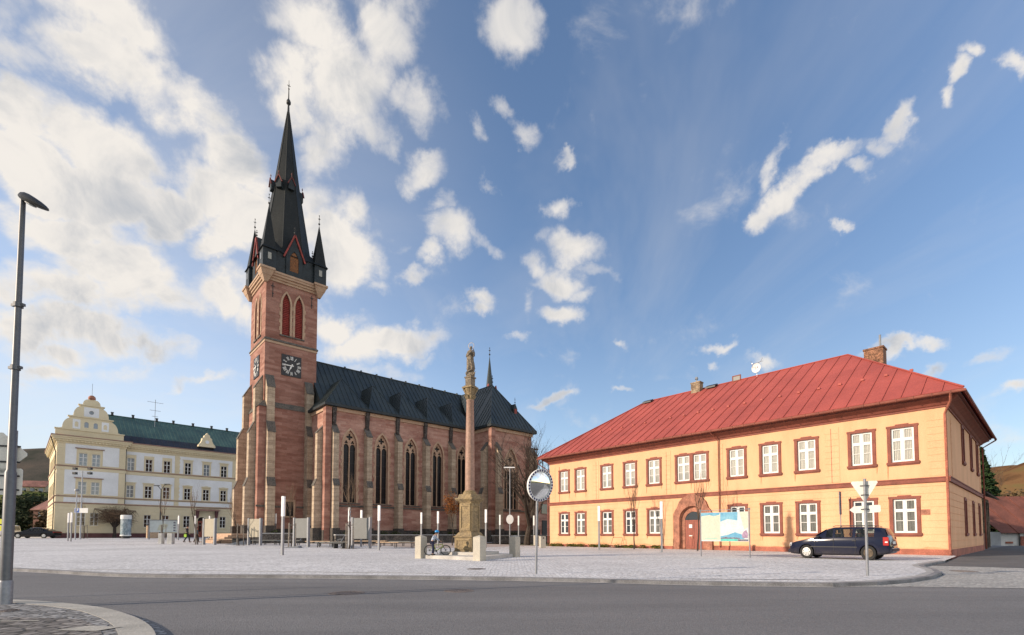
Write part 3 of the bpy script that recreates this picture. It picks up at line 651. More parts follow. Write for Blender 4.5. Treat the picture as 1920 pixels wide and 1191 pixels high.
v_ = VY0 + .1
while v_ < VY1 - 1:
    L_ = q_.uniform(.7, 2.2)
    if not (15.6 < v_ + L_ and v_ < 19.0):
        pts_ = [(v_, .302), (v_ + L_, .302)] + [(v_ + L_ * (1 - i / 5), .302 + q_.uniform(.02, .16) * math.sin(PI * i / 5 + .2) + .01) for i in range(6)]
        mb = MB(O); mb.plate(fr, pts_, [], -.021, -.016); mb.build('splash_mark', 'stain', house)
    v_ += L_ + q_.uniform(.1, 1.2)
# windows ----------------------------------------------------------
mat('net_curtain', (.13, .135, .125), .9, .2, 2, .1, 14, stretch=(7, 7, .4))
def win_parts(w2, h, rows, bright, trim=True, lower_dark=False, net=0):
    """a window at the origin, facing -x, opening from z=0 to h; returns the trim object with frame and pane"""
    f = lambda a, z, d: (d, a, z)
    t = MB()
    if trim:
        o = .155
        out = [(-w2 - o, -.02), (w2 + o, -.02), (w2 + o, h + .02), (w2 + o + .035, h + .02), (w2 + o + .035, h + .13), (w2 * .62, h + .13), (w2 * .55, h + .19), (-w2 * .55, h + .19), (-w2 * .62, h + .13), (-w2 - o - .035, h + .13), (-w2 - o - .035, h + .02), (-w2 - o, h + .02)]
        t.plate(f, out, [rect(-w2 + .002, w2 - .002, .001, h - .002)], -.055, .03)
        t.box(-.10, .05, -w2 - o - .05, w2 + o + .05, -.13, -.0); t.box(-.07, .02, -w2 - o - .02, w2 + o + .02, -.18, -.13)
    tr = t.build('window', 'brown_trim') if trim else thing('window', None, None)
    m = MB(); dx = .10
    m.plate(f, rect(-w2 + .001, w2 - .001, .001, h - .001), [rect(-w2 + .06, w2 - .06, .06, h - .06)], dx - .035, dx + .045)
    m.box(dx - .05, dx + .02, -.05, .05, .06, h - .06); m.box(dx - .045, dx + .018, -w2 + .06, w2 - .06, h * .66 - .04, h * .66 + .04)
    for s in (-1, 1):
        m.box(dx - .02, dx + .015, *sorted((s * .05, s * (w2 - .06))), h * .36 - .015, h * .36 + .015)
        for (z0, z1) in ((.06, h * .66 - .04), (h * .66 + .04, h - .06)):
            a, b = sorted((s * .05, s * (w2 - .06))); m.plate(f, rect(a + .001, b - .001, z0 + .001, z1 - .001), [rect(a + .04, b - .04, z0 + .04, z1 - .04)], dx - .03, dx + .02)
    m.build('frame', 'white_frame', tr)
    p = MB(); p.box(dx + .021, dx + .03, -w2 + .03, w2 - .03, .03, h - .03); p.build('pane', 'bright_glass' if bright else 'window_glass', tr)
    if bright:
        q = MB()
        for s in (-1, 1):
            n = 9; w = w2 - .12
            ys_ = [s * (.08 + (w - .06) * i / n) for i in range(n + 1)]
            zb = .08 if not lower_dark else h * .30
            vs = [(dx + .028 - .010 * (i % 2), y, zb) for i, y in enumerate(ys_)] + [(dx + .028 - .010 * (i % 2), y, h - .08) for i, y in enumerate(ys_)]
            q.add(vs, [(i, i + 1, n + 2 + i, n + 1 + i) for i in range(n)])
        q.build('curtain', 'curtain', tr)
    if net:
        q = MB(); n = 10; w = w2 - .1; zt_ = h - .08 if net > 1 else h * .6
        for s in (-1, 1):
            ys_ = [s * (.07 + (w - .07) * i / n) for i in range(n + 1)]
            vs = [(dx + .019 - .006 * (i % 2), y, .08) for i, y in enumerate(ys_)] + [(dx + .019 - .006 * (i % 2), y, zt_) for i, y in enumerate(ys_)]
            q.add(vs, [(i, i + 1, n + 2 + i, n + 1 + i) for i in range(n)])
        q.build('net_curtain', 'net_curtain', tr)
    return tr
def place(tr, par, loc, rz=0):
    tr.parent = par; tr.location = loc; tr.rotation_euler = (0, 0, rz); return tr
first = {}
def put_win(kind, par, loc, rz=0, **kw):
    if kind not in first: first[kind] = win_parts(**kw); return place(first[kind], par, loc, rz)
    return dup(first[kind], loc, rz, parent=par)
kinds = ['half', 'full', 'half', 'half', 'half', 'full', 'full', 'full', 'full', 'full']
for i, cv in enumerate(WV):
    k = kinds[i]
    put_win('up_' + k, house, (0, cv - 3.5, 4.98), w2=HW, h=1.86, rows=3, bright=True, lower_dark=(k == 'half'))
    nk = (0, 2, 1, 0, 2, 1, 2, 2, 1, 2)[i]; put_win('low%d' % nk, house, (0, cv - 3.5, 1.15), w2=HW, h=1.83, rows=3, bright=False, net=nk)
for cv in (17.98, 16.72): put_win('up_full' if cv < 17 else 'up_half', house, (0, cv - 3.5, 4.98), w2=HW, h=1.86, rows=3, bright=True)
for (uu, t, b_) in sw: put_win('side_up', house, (uu - 33, 0, 5.42), R(90), w2=.42, h=2.04, rows=3, bright=False)
for uu in (39.6, 43.9, 47.7): put_win('side_low', house, (uu - 33, 0, 1.15), R(90), w2=.42, h=1.95, rows=3, bright=False)
# portal
mb = MB(O)
out = [(15.75, 0), (16.2, 0), (16.2, 0)]
po = [(17.3 - 1.45, .02), (17.3 + 1.45, .02), (17.3 + 1.45, 2.55), (17.3 + 1.32, 2.85), (17.3 + 1.18, 3.0), (17.3 + 1.0, 3.45), (17.3 + .7, 3.75), (17.3 + .35, 3.88), (17.3 + .3, 4.0), (17.3 - .3, 4.0), (17.3 - .35, 3.88), (17.3 - .7, 3.75), (17.3 - 1.0, 3.45), (17.3 - 1.18, 3.0), (17.3 - 1.32, 2.85), (17.3 - 1.45, 2.55)]
mb.plate(fr, po, [rarch(17.3, .979, .04, 2.15, 14)], -.16, .03)
for s in (-1, 1): mb.box(UX0 - .2, UX0, 17.3 + s * 1.0, 17.3 + s * 1.48, 0, .35)
prt = mb.build('portal', 'portal_stone', house)
mb = MB(O); mb.plate(fr, rarch(17.3, .978, .05, 2.15, 14), [rarch(17.3, .68, .07, 2.05, 14)], .10, .2); mb.build('inner_arch', 'portal_stone', prt)
mb = MB(O)
for s in (-1, 1): mb.box(UX0 + .13, UX0 + .18, 17.3 + s * .01, 17.3 + s * .67, .07, 2.03)
for s in (-1, 1):
    for z0, z1 in ((.25, .95), (1.1, 1.85)): mb.box(UX0 + .112, UX0 + .131, 17.3 + s * .14, 17.3 + s * .55, z0, z1)
mb.box(UX0 + .115, UX0 + .19, 17.3 - .67, 17.3 + .67, 2.03, 2.12); dr = mb.build('door', 'door_wood', house)
mb = MB(O); mb.plate(fr, rarch(17.3, .665, 2.13, 2.14, 12), [], .14, .16); mb.build('fanlight', 'window_glass', dr)
for z0, z1 in ((1.55, 1.8), (.95, 1.02)): mb = MB(O); mb.box(UX0 + .09, UX0 + .111, 17.42, 17.66, z0, z1); mb.build('notice', 'white_paint', dr)
mb = MB(O); mb.box(UX0 - .04, UX0 - .018, 4.25, 4.62, 2.1, 2.38); mb.build('name_plate', 'portal_stone', house)
# chimneys, hatches, dish on the roof
def onroof(v_, t): return (a[0] + (um - a[0]) * t, v_, ZE + (ZR - ZE) * t)
mb = MB(O); cx, cy, cz = onroof(21.0, .96); mb.box(cx - .25, cx + .35, cy - .42, cy + .42, cz - .5, cz + .72); mb.box(cx - .29, cx + .39, cy - .46, cy + .46, cz + .72, cz + .82)
ch = mb.build('chimney', 'chimney_render', house)
pipe('chimney_pot', [(cx, cy, cz + .8), (cx, cy, cz + 1.1), (cx, cy, cz + 1.11), (cx, cy, cz + 1.3)], 'grey_metal', [.07, .07, .15, .12], ch)
mb = MB(O); mb.box(42.0, 43.0, 7.62, 8.75, 11.3, 14.42); mb.box(41.95, 43.05, 7.57, 8.8, 14.3, 14.42)
ch = mb.build('chimney', 'chimney_brick', house); tag(ch, 'tall wide brown brick chimney with a thin pipe')
pipe('chimney_pipe', [(42.4, 7.85, 14.4), (42.4, 7.85, 15.35)], 'grey_metal', .07, ch)
for vv, t, s in ((19.7, .985, .42), (26.0, .97, .36)):
    x, y, z = onroof(vv, t); mb = MB(O); mb.hexa([(x - s, y - .45, z - s * .55 + .1), (x - s, y + .45, z - s * .55 + .1), (x + .1, y + .45, z + .12), (x + .1, y - .45, z + .12)], [(x - s, y - .45, z - s * .55 + .24), (x - s, y + .45, z - s * .55 + .24), (x + .1, y + .45, z + .26), (x + .1, y - .45, z + .26)])
    mb.build('roof_hatch', 'dark_metal', house)
x, y, z = onroof(17.6, .995); mb = MB(O); mb.plate(lambda a_, zz, d: (x + d, y + a_, z + zz), rect(-.36, .36, 0, .5), [rect(-.29, .29, .07, .43)], -.04, .04); sk = mb.build('skylight', 'brown_trim', house)
mb = MB(O); mb.box(x - .01, x + .01, y - .285, y + .285, z + .075, z + .425); mb.build('pane', 'bright_glass', sk)
# dish
dx_, dy_, dz_ = um, 15.95, 14.2
di = thing('satellite_dish', None, None, (dx_ - 33, dy_ - 3.5, dz_)); di.parent = house
mb = MB(); mb.tube([(0, 0, -.1), (0, 0, .95)], .03, 6); mb.tube([(0, 0, .75), (-.35, .2, .62), (-.62, .1, .85)], .015, 5); mb.cbox((-.62, .1, .87), (.1, .08, .08)); mb.build('mast', 'grey_metal', di)
mb = MB()
prof = [(.01, 0), (.12, .01), (.25, .04), (.36, .09)]
vs = []; fs = []
for r_, h_ in prof:
    for k_ in range(20):
        t_ = 2 * PI * k_ / 20; vs.append((-.08 - h_, r_ * math.cos(t_) , .6 + r_ * math.sin(t_) * 1.08))
for j in range(3):
    for k_ in range(20): fs.append((j * 20 + k_, j * 20 + (k_ + 1) % 20, (j + 1) * 20 + (k_ + 1) % 20, (j + 1) * 20 + k_))
vs2 = [(p[0] + .03, p[1], p[2]) for p in vs]; mb.add(vs, fs); mb.add(vs2, fs); mb.build('reflector', 'white_paint', di, smooth=True)
mb = MB(); mb.tube([(0, 0, .95), (-.1, .35, 1.1), (-.1, .42, 1.3)], .02, 5); mb.tube([(0, 0, .95), (0, -.35, 1.15), (0, -.45, 1.4)], .02, 5); mb.tube([(0, -.5, 1.1), (0, .5, 1.05)], .015, 5); mb.build('aerial', 'grey_metal', di)

# annex and barn beyond
mat('old_plaster', (.21, .17, .12), .95, .35, .8, .25, 8, .5, c2=(.09, .07, .055))
mat('barn_roof', (.17, .058, .04), .85, .15, .6, .15, 10, .3)
mat('white_wall', (.6, .6, .58), .85, .08, .8, .06)
AO = (50, 3.9, 0)
ax = thing('old_annex', 'low old annex with crumbling brown plaster behind the yellow house', 'outbuilding', W(50.1, 3.9, 0), ANG)
mb = MB(AO); mb.box(50.1, 62, 3.9, 12, -2.5, 4.2)
for k_ in range(7): mb.box(51 + k_ * 1.6, 51.3 + k_ * 1.6, 3.8, 3.9, -2, 3.9)
mb.build('wall', 'old_plaster', ax)
mb = MB(AO); mb.roof([(50.02, 3.2, 4.25), (62.4, 3.2, 4.25), (62.4, 8, 6.5), (50.02, 8, 6.5)], (1, 0, 0), 1.2); mb.build('roof', 'dark_metal', ax)
mb = MB(AO); mb.box(55, 56.2, 3.83, 3.95, -2, 1.2); mb.build('door', 'door_wood', ax)
bx = thing('barn', 'low white walled barn with a big brown roof at the right edge', 'barn', (54.4, 50, -1.4), 0)
bo = (54.4, 50, -1.4)
mb = MB(bo); mb.box(50.6, 66, 50.3, 58, -3, 1.35); mb.build('wall', 'white_wall', bx)
mb = MB(bo); mb.roof([(50.2, 49.8, 1.25), (66.5, 49.8, 1.25), (66.5, 54.2, 5.35), (49.6, 54.2, 5.35)], (1, 0, 0), 1.7); mb.build('roof', 'barn_roof', bx)
mb = MB(bo); mb.box(51.05, 51.75, 50.2, 50.31, .15, .35); mb.build('sign_plate', 'red_base', bx)
mb = MB(bo); mb.box(52.6, 53.9, 50.22, 50.31, -3, .9); mb.build('door', 'door_wood', bx)
mb = MB(bo); mb.tube([(52.4, 50.2, 1.2), (52.4, 50.2, -3)], .05, 6); mb.build('downpipe', 'dark_metal', bx)

# ------------------------------------------------------------------ church
brickmat('red_sandstone', (.28, .132, .10), (.42, .235, .185), (.33, .22, .17), 1.15, .29, (.17, .075, .056), patch=1.1, mix=.7, ms=.008)
brickmat('pale_sandstone', (.38, .195, .15), (.52, .325, .26), (.40, .27, .22), 1.15, .29, (.22, .09, .068), patch=.9, mix=.8, ms=.008)
brickmat('buff_stone', (.42, .33, .24), (.52, .42, .31), (.27, .21, .16), .8, .42, (.19, .13, .095), patch=1.6, mix=.6, ms=.014)
mat('dressed_stone', (.50, .36, .25), .85, .14, 1.5, .1, 20, .3, c2=(.40, .26, .18))
mat('dark_cap', (.085, .082, .075), .9, .3, 2, .25, 12, .6, c2=(.15, .13, .11))
mat('dark_plinth', (.045, .042, .042), .95, .3, 1.5, .25, 10, .7, c2=(.10, .085, .07))
mat('slate', (.020, .030, .034), .42, .2, .5, .15, 10, .25, c2=(.042, .052, .05), spec=.45, stretch=(1, 1, .35))
mat('spire_slate', (.012, .016, .019), .6, .2, .5, .15, 10, .25, c2=(.028, .031, .031), spec=.2, stretch=(1, 1, .35))
mat('slate_wall', (.016, .024, .03), .55, .2, 1.5, .1, 12, .3, spec=.35)
mat('dark_red_wood', (.13, .022, .018), .6, .15, 3, .1, 15, .2)
mat('red_wood', (.26, .035, .025), .6, .15, 3, .1, 15, .2)
mat('ochre_wood', (.22, .09, .03), .7, .2, 4, .2, 10, .3, stretch=(8, 8, 1))
mat('sooty_stone', (.06, .05, .045), .95, .4, 5, .3, 20, .5)
glassmat('church_glass', (.008, .009, .011), .3)
MATS['church_glass'].node_tree.nodes['Principled BSDF'].inputs['Specular IOR Level'].default_value = .18
mat('clock_black', (.012, .012, .016), .5, .1, 3)
mat('clock_white', (.78, .77, .74), .6, .05, 3)
CO = (17.0, 55.2, .33)
church = thing('church', 'red sandstone gothic church with tall slate spire, clock tower and stepped buttresses', 'church', W(17.0, 55.2, .33), ANG)
def CB(): return MB(CO)
T0, T1, V0_, V1_ = 14.3, 19.7, 55.2, 61.0; TC = (17.0, 58.1)
fA = lambda v0: (lambda a, z, d: (a, v0 + d, z))          # wall facing -v, a runs along u
fB = lambda u0: (lambda a, z, d: (u0 + d, a, z))          # wall facing -u, a runs along v
# tower shaft
belA = [arch(16.36, .41, 22.75, 26.1, 27.42, 8), arch(17.70, .41, 22.75, 26.1, 27.42, 8)]
belB = [arch(57.35, .41, 22.75, 26.1, 27.42, 8), arch(58.85, .41, 22.75, 26.1, 27.42, 8)]
mb = CB()
mb.wall(fA(V0_), rect(T0, T1, 0, 28.4), belA + [rect(16.65, 17.5, 3.0, 4.6)], .3)
mb.wall(fB(T0), rect(V0_, V1_, 0, 28.4), belB, .3)
mb.add([(T1, V0_, 0), (T1, V1_, 0), (T1, V1_, 28.4), (T1, V0_, 28.4), (T0, V1_, 0), (T0, V1_, 28.4)], [(0, 1, 2, 3), (1, 4, 5, 2)])
mb.build('tower_wall', 'red_sandstone', church)
def surround(fn, cx, hw, z0, zs, za, wd=.22, q=.12, proud=.05, m='dressed_stone', nm='window', sill=True, hood=True):
    inner = arch(cx, hw + .001, z0, zs, za, 8)
    # quoined jambs: outer line steps in and out
    L_ = []; z = z0; k = 0
    while z < zs - .2: L_.append((wd + (q if k % 2 else 0), z, min(z + .42, zs))); z += .42; k += 1
    out = [(cx - hw - wd, z0)]
    out = []
    for w_, a, b in L_: out += [(cx + hw + w_, a), (cx + hw + w_, b)]
    h = za - zs; hw2 = hw + wd; h2 = h + wd * 1.25; ar = arch(cx, hw2, z0, zs + .001, zs + h2, 8)[2:]
    out += ar
    for w_, a, b in reversed(L_): out += [(cx - hw - w_, b), (cx - hw - w_, a)]
    dd = []
    for p in out:
        if not dd or (abs(p[0] - dd[-1][0]) + abs(p[1] - dd[-1][1])) > 1e-4: dd.append(p)
    b = CB(); b.plate(fn, dd, [inner], -proud, .1)
    o = b.build(nm, m, church); return o
def louvre(fn, cx, hw, z0, zs, za, par):
    b = CB(); 
    b.plate(fn, arch(cx, hw - .002, z0 + .002, zs, za - .004, 8), [], .22, .26)
    z = z0 + .1
    while z < za - .35:
        w_ = hw if z < zs else hw * max(.2, 1 - ((z - zs) / (za - zs)) ** 1.6)
        p = [fn(cx - w_ + .03, z, .22), fn(cx + w_ - .03, z, .22), fn(cx + w_ - .03, z + .1, .2), fn(cx - w_ + .03, z + .1, .2)]
        q_ = [fn(cx - w_ + .03, z - .06, .12), fn(cx + w_ - .03, z - .06, .12), fn(cx + w_ - .03, z - .02, .12), fn(cx - w_ + .03, z - .02, .12)]
        b.hexa(p, q_); z += .2
    b.build('louvre', 'red_wood', par)
for c in (16.36, 17.70):
    s_ = surround(fA(V0_), c, .41, 22.75, 26.1, 27.42, .2, .1); louvre(fA(V0_), c, .41, 22.75, 26.1, 27.42, s_)
    b = CB(); b.box(c - .62, c + .62, V0_ - .12, V0_ + .1, 22.6, 22.75); b.build('sill', 'dark_cap', s_)
for c in (57.35, 58.85):
    s_ = surround(fB(T0), c, .41, 22.75, 26.1, 27.42, .2, .1); louvre(fB(T0), c, .41, 22.75, 26.1, 27.42, s_)
    b = CB(); b.box(T0 - .12, T0 + .1, c - .62, c + .62, 22.6, 22.75); b.build('sill', 'dark_cap', s_)
def ring_box(b, x0, x1, y0, y1, pr, z0, z1, z2=None):
    """a moulding round a square plan, sloping top up to z2"""
    z2 = z1 if z2 is None else z2
    b.hexa([(x0 - pr, y0 - pr, z0), (x1 + pr, y0 - pr, z0), (x1 + pr, y1 + pr, z0), (x0 - pr, y1 + pr, z0)], [(x0 - pr, y0 - pr, z1), (x1 + pr, y0 - pr, z1), (x1 + pr, y1 + pr, z1), (x0 - pr, y1 + pr, z1)])
    if z2 > z1: b.hexa([(x0 - pr, y0 - pr, z1 + .001), (x1 + pr, y0 - pr, z1 + .001), (x1 + pr, y1 + pr, z1 + .001), (x0 - pr, y1 + pr, z1 + .001)], [(x0 - .002, y0 - .002, z2), (x1 + .002, y0 - .002, z2), (x1 + .002, y1 + .002, z2), (x0 - .002, y1 + .002, z2)])
b = CB(); ring_box(b, T0, T1, V0_, V1_, .13, 21.86, 21.98, 22.12); b.build('string_course', 'dark_cap', church)
b = CB(); ring_box(b, T0, T1, V0_, V1_, .06, 21.6, 21.84); b.build('string_course', 'dressed_stone', church)
b = CB(); ring_box(b, T0, T1, V0_, V1_, .12, 28.35, 28.6); ring_box(b, T0, T1, V0_, V1_, .26, 28.6, 28.85); ring_box(b, T0, T1, V0_, V1_, .42, 28.85, 29.1); ring_box(b, T0, T1, V0_, V1_, .5, 29.1, 29.32)
for (x, y) in ((T0, V0_), (T1, V0_), (T0, V1_), (T1, V1_)):
    sx = -1 if x == T0 else 1; sy = -1 if y == V0_ else 1; cx, cy = x + sx * .1, y + sy * .1
    b.frustum(cx, cy, 28.0, 28.6, .35, .35, .9, .9); b.frustum(cx, cy, 28.6, 29.15, .95, .95, 1.35, 1.35); b.frustum(cx, cy, 29.15, 29.38, 1.5, 1.5, 1.5, 1.5)
b.build('tower_cornice', 'dressed_stone', church)
# iron anchors near the top
for x in (14.95, 19.05):
    b = CB(); b.box(x - .03, x + .03, V0_ - .05, V0_, 26.6, 28.1); b.box(x - .16, x + .16, V0_ - .05, V0_, 27.75, 27.82); b.box(x - .09, x + .09, V0_ - .05, V0_, 26.95, 27.02); b.build('iron_anchor', 'dark_metal', church)
# timber belfry stage clad in slate
b = CB(); b.box(T0 - .2, T1 + .2, V0_ - .2, V1_ + .2, 29.38, 31.72); b.build('belfry_cladding', 'slate_wall', church)
def spike(b, cx, cy, z, h, r=.05):
    b.tube([(cx, cy, z), (cx, cy, z + h)], r * .45, 6); b.ball((cx, cy, z + h * .33), r * 2.0, 8, 6); b.ball((cx, cy, z + h * .98), r * 1.1, 8, 6)
    b.cbox((cx, cy, z + h * .72), (r * 5, r * .8, r * .8)); b.cbox((cx, cy, z + h * .72), (r * .8, r * 5, r * .8))
for (cx, cy) in ((T0 + .12, V0_ + .12), (T1 - .12 + .2, V0_ + .12), (T0 + .12, V1_ - .12), (T1 + .08, V1_ - .12)):
    b = CB(); b.box(cx - .66, cx + .66, cy - .66, cy + .66, 29.4, 31.55); tu = b.build('turret', 'slate_wall', church)
    b = CB(); b.frustum(cx, cy, 31.5, 31.8, 1.62, 1.62, 1.25, 1.25); b.frustum(cx, cy, 31.8, 36.45, 1.25, 1.25, .06, .06); b.build('turret_spire', 'spire_slate', tu)
    b = CB(); spike(b, cx, cy, 36.3, 1.5, .055); b.build('finial', 'dark_metal', tu)
    for (dx, dy) in ((0, -1), (-1, 0)):
        b = CB()
        if dy: b.box(cx - .17, cx + .17, cy - .70, cy - .655, 30.35, 31.05)
        else: b.box(cx - .70, cx - .655, cy - .17, cy + .17, 30.35, 31.05)
        b.build('turret_window', 'bright_glass', tu)
# gables on the four sides
def gable(side):
    c = TC[0] if side in 'SN' else TC[1]
    if side == 'S': f = lambda a, z, d: (a, V0_ - .34 + d, z)
    elif side == 'W': f = lambda a, z, d: (T0 - .34 + d, a, z)
    elif side == 'N': f = lambda a, z, d: (a, V1_ + .34 - d, z)
    else: f = lambda a, z, d: (T1 + .34 - d, a, z)
    op = arch(c, .46, 29.9, 31.2, 32.2, 8)
    b = CB(); b.plate(f, [(c - .85, 29.42), (c + .85, 29.42), (c + .85, 31.6), (c, 33.75), (c - .85, 31.6)], [op], 0, .12); g = b.build('gable', 'slate_wall', church)
    b = CB(); b.plate(f, arch(c, .455, 29.91, 31.2, 32.19, 8), [], .08, .11)
    for i in range(-3, 4): p = f(c + i * .13, 29.95, .05); q = f(c + i * .13 + .05, 31.3 + (.4 if abs(i) < 2 else 0), .08); b.box(p[0], q[0] + (.0), p[1], q[1], p[2], q[2])
    b.build('shutter', 'ochre_wood', g)
    b = CB()
    for s in (-1, 1):
        p0 = Vector(f(c + s * 1.12, 31.25, -.06)); p1 = Vector(f(c, 34.05, -.06)); n_ = Vector(f(0, 0, 1)) - Vector(f(0, 0, 0))
        b.bar(p0, p1, .16, .16, n_)
    b.build('bargeboard', 'red_wood', g)
    b = CB()
    for s in (-1, 1):
        q0, q1 = Vector(f(c + s * 1.12, 31.3, 0)), Vector(f(c, 34.1, 0)); r0_, r1_ = Vector(f(c + s * 1.12, 31.3, 1.8)), Vector(f(c, 34.1, 1.8)); up_ = Vector((0, 0, .06))
        b.hexa([q0, q1, r1_, r0_], [q0 + up_, q1 + up_, r1_ + up_, r0_ + up_])
    b.build('gable_roof', 'slate', g)
    b = CB(); p = f(c, 34.1, .0); spike(b, p[0], p[1], 34.05, .85, .05); b.build('finial', 'dark_metal', g)
for s_ in 'SWNE': gable(s_)
# broach spire
b = CB(); cx, cy = TC; prof = [(3.25, 31.6), (2.75, 32.3), (2.42, 33.4), (1.17, 41.8), (.10, 50.4)]
oct_ = []
for r_, z_ in prof:
    oct_.append([(cx + r_ / math.cos(PI / 8) * math.cos(PI / 8 + PI / 4 * k_), cy + r_ / math.cos(PI / 8) * math.sin(PI / 8 + PI / 4 * k_), z_) for k_ in range(8)])
vs = [p for q_ in oct_ for p in q_]; fs = []
for j in range(len(prof) - 1):
    for k_ in range(8): fs.append((j * 8 + k_, j * 8 + (k_ + 1) % 8, (j + 1) * 8 + (k_ + 1) % 8, (j + 1) * 8 + k_))
b.add(vs, fs)
sq = [(T0 - .28, V0_ - .28, 31.72), (T1 + .28, V0_ - .28, 31.72), (T1 + .28, V1_ + .28, 31.72), (T0 - .28, V1_ + .28, 31.72)]
b.add(sq + [(cx - 1.4, cy - 1.4, 33.9), (cx + 1.4, cy - 1.4, 33.9), (cx + 1.4, cy + 1.4, 33.9), (cx - 1.4, cy + 1.4, 33.9)], [(0, 1, 5, 4), (1, 2, 6, 5), (2, 3, 7, 6), (3, 0, 4, 7)])
for k_ in range(8):
    for j in range(1, 4): b.tube([oct_[j][k_], oct_[j + 1][k_]], .04, 5)
b.build('spire', 'spire_slate', church)
b = CB(); b.lathe([(.14, 50.2), (.10, 51.25), (.24, 51.4), (.26, 51.6), (.16, 51.85), (.07, 52.0), (.05, 53.1), (.09, 53.2), (.03, 53.35), (.02, 54.25)], cx, cy, 10); b.cbox((cx, cy, 53.6), (.35, .04, .05)); b.cbox((cx, cy, 53.6), (.04, .35, .05)); b.build('finial', 'dark_metal', church)
for (dx, dy, z_) in ((0, -1, 40.7), (-1, 0, 40.7), (1, 0, 40.7), (0, 1, 40.7), (-.71, -.71, 40.7)):
    r_ = 2.42 - (z_ - 33.4) * .149; px_, py_ = cx + dx * (r_ - .0), cy + dy * (r_ - .0); n_ = Vector((dx, dy, 0)); t_ = Vector((-dy, dx, 0)); O_ = Vector((px_, py_, z_))
    b = CB(); pr = [(-.3, -.55), (.3, -.55), (.3, .15), (0, .75), (-.3, .15)]
    b.add([O_ + t_ * a_ + Vector((0, 0, z)) + n_ * .42 for a_, z in pr] + [O_ + t_ * a_ + Vector((0, 0, z)) - n_ * .4 for a_, z in pr], [(0, 1, 2, 3, 4)] + [(i, (i + 1) % 5, 5 + (i + 1) % 5, 5 + i) for i in range(5)])
    l_ = b.build('lucarne', 'slate_wall', church)
    b = CB()
    for s in (-1, 1): b.bar(O_ + t_ * s * .42 + n_ * .46 + Vector((0, 0, -.02)), O_ + n_ * .46 + Vector((0, 0, .85)), .1, .12, n_)
    q_ = O_ + n_ * .4; b.tube([q_ + Vector((0, 0, .75)), q_ + Vector((0, 0, 1.35))], .03, 5); b.ball(tuple(q_ + Vector((0, 0, 1.15))), .08, 6, 5); b.build('bargeboard', 'dark_red_wood', l_)
# clocks
def clock(f, c, zc):
    b = CB(); b.plate(f, rect(c - 1.03, c + 1.03, zc - 1.15, zc + 1.15), [], -.09, .02); ck = b.build('clock', 'clock_black', church)
    b = CB()
    def st(p, q, w_): 
        P, Q = Vector(f(p[0], p[1], -.105)), Vector(f(q[0], q[1], -.105)); n_ = Vector(f(0, 0, 1)) - Vector(f(0, 0, 0)); b.bar(P, Q, w_, .02, n_)
    NUM = ['XII', 'I', 'II', 'III', 'IIII', 'V', 'VI', 'VII', 'VIII', 'IX', 'X', 'XI']
    # seen from outside the a axis runs right for the south face and left for the west face
    sg = 1 if f(1, 0, 0)[0] != f(0, 0, 0)[0] else -1
    for i, s in enumerate(NUM):
        an = PI / 2 - i * PI / 6; ro = .98; ri_ = .62; wd = {'I': .055, 'V': .11, 'X': .12}
        tot_ = sum(wd[ch_] for ch_ in s) + .03 * (len(s) - 1); x = -tot_ / 2
        def pt(t, r_):
            # t across the numeral, r_ out from the centre
            return (c + sg * (r_ * math.cos(an) + t * math.sin(an)), zc + r_ * 1.05 * math.sin(an) - t * math.cos(an))
        for ch_ in s:
            w_ = wd[ch_]
            if ch_ == 'I': st(pt(x + w_ / 2, ri_), pt(x + w_ / 2, ro), .045)
            elif ch_ == 'V': st(pt(x, ro), pt(x + w_ / 2, ri_), .045); st(pt(x + w_, ro), pt(x + w_ / 2, ri_), .022)
            else: st(pt(x, ro), pt(x + w_, ri_), .045); st(pt(x + w_, ro), pt(x, ri_), .022)
            x += w_ + .03
    b.build('numerals', 'clock_white', ck)
    b = CB()
    def hand(deg, ln, w_):
        an = PI / 2 - R(deg); p = (c + sg * -.2 * math.cos(an), zc - .2 * math.sin(an)); m_ = (c + sg * ln * .6 * math.cos(an), zc + ln * .6 * math.sin(an)); q = (c + sg * ln * math.cos(an), zc + ln * math.sin(an))
        n_ = Vector(f(0, 0, 1)) - Vector(f(0, 0, 0))
        b.bar(Vector(f(*p, -.15)), Vector(f(*m_, -.15)), w_, .02, n_); b.bar(Vector(f(*m_, -.15)), Vector(f(*q, -.15)), w_ * .55, .02, n_)
    hand(270, .95, .11); hand(204, .62, .14); b.build('hands', 'clock_white', ck)
clock(fA(V0_), 17.0, 19.5); clock(fB(T0), 58.1, 19.5)
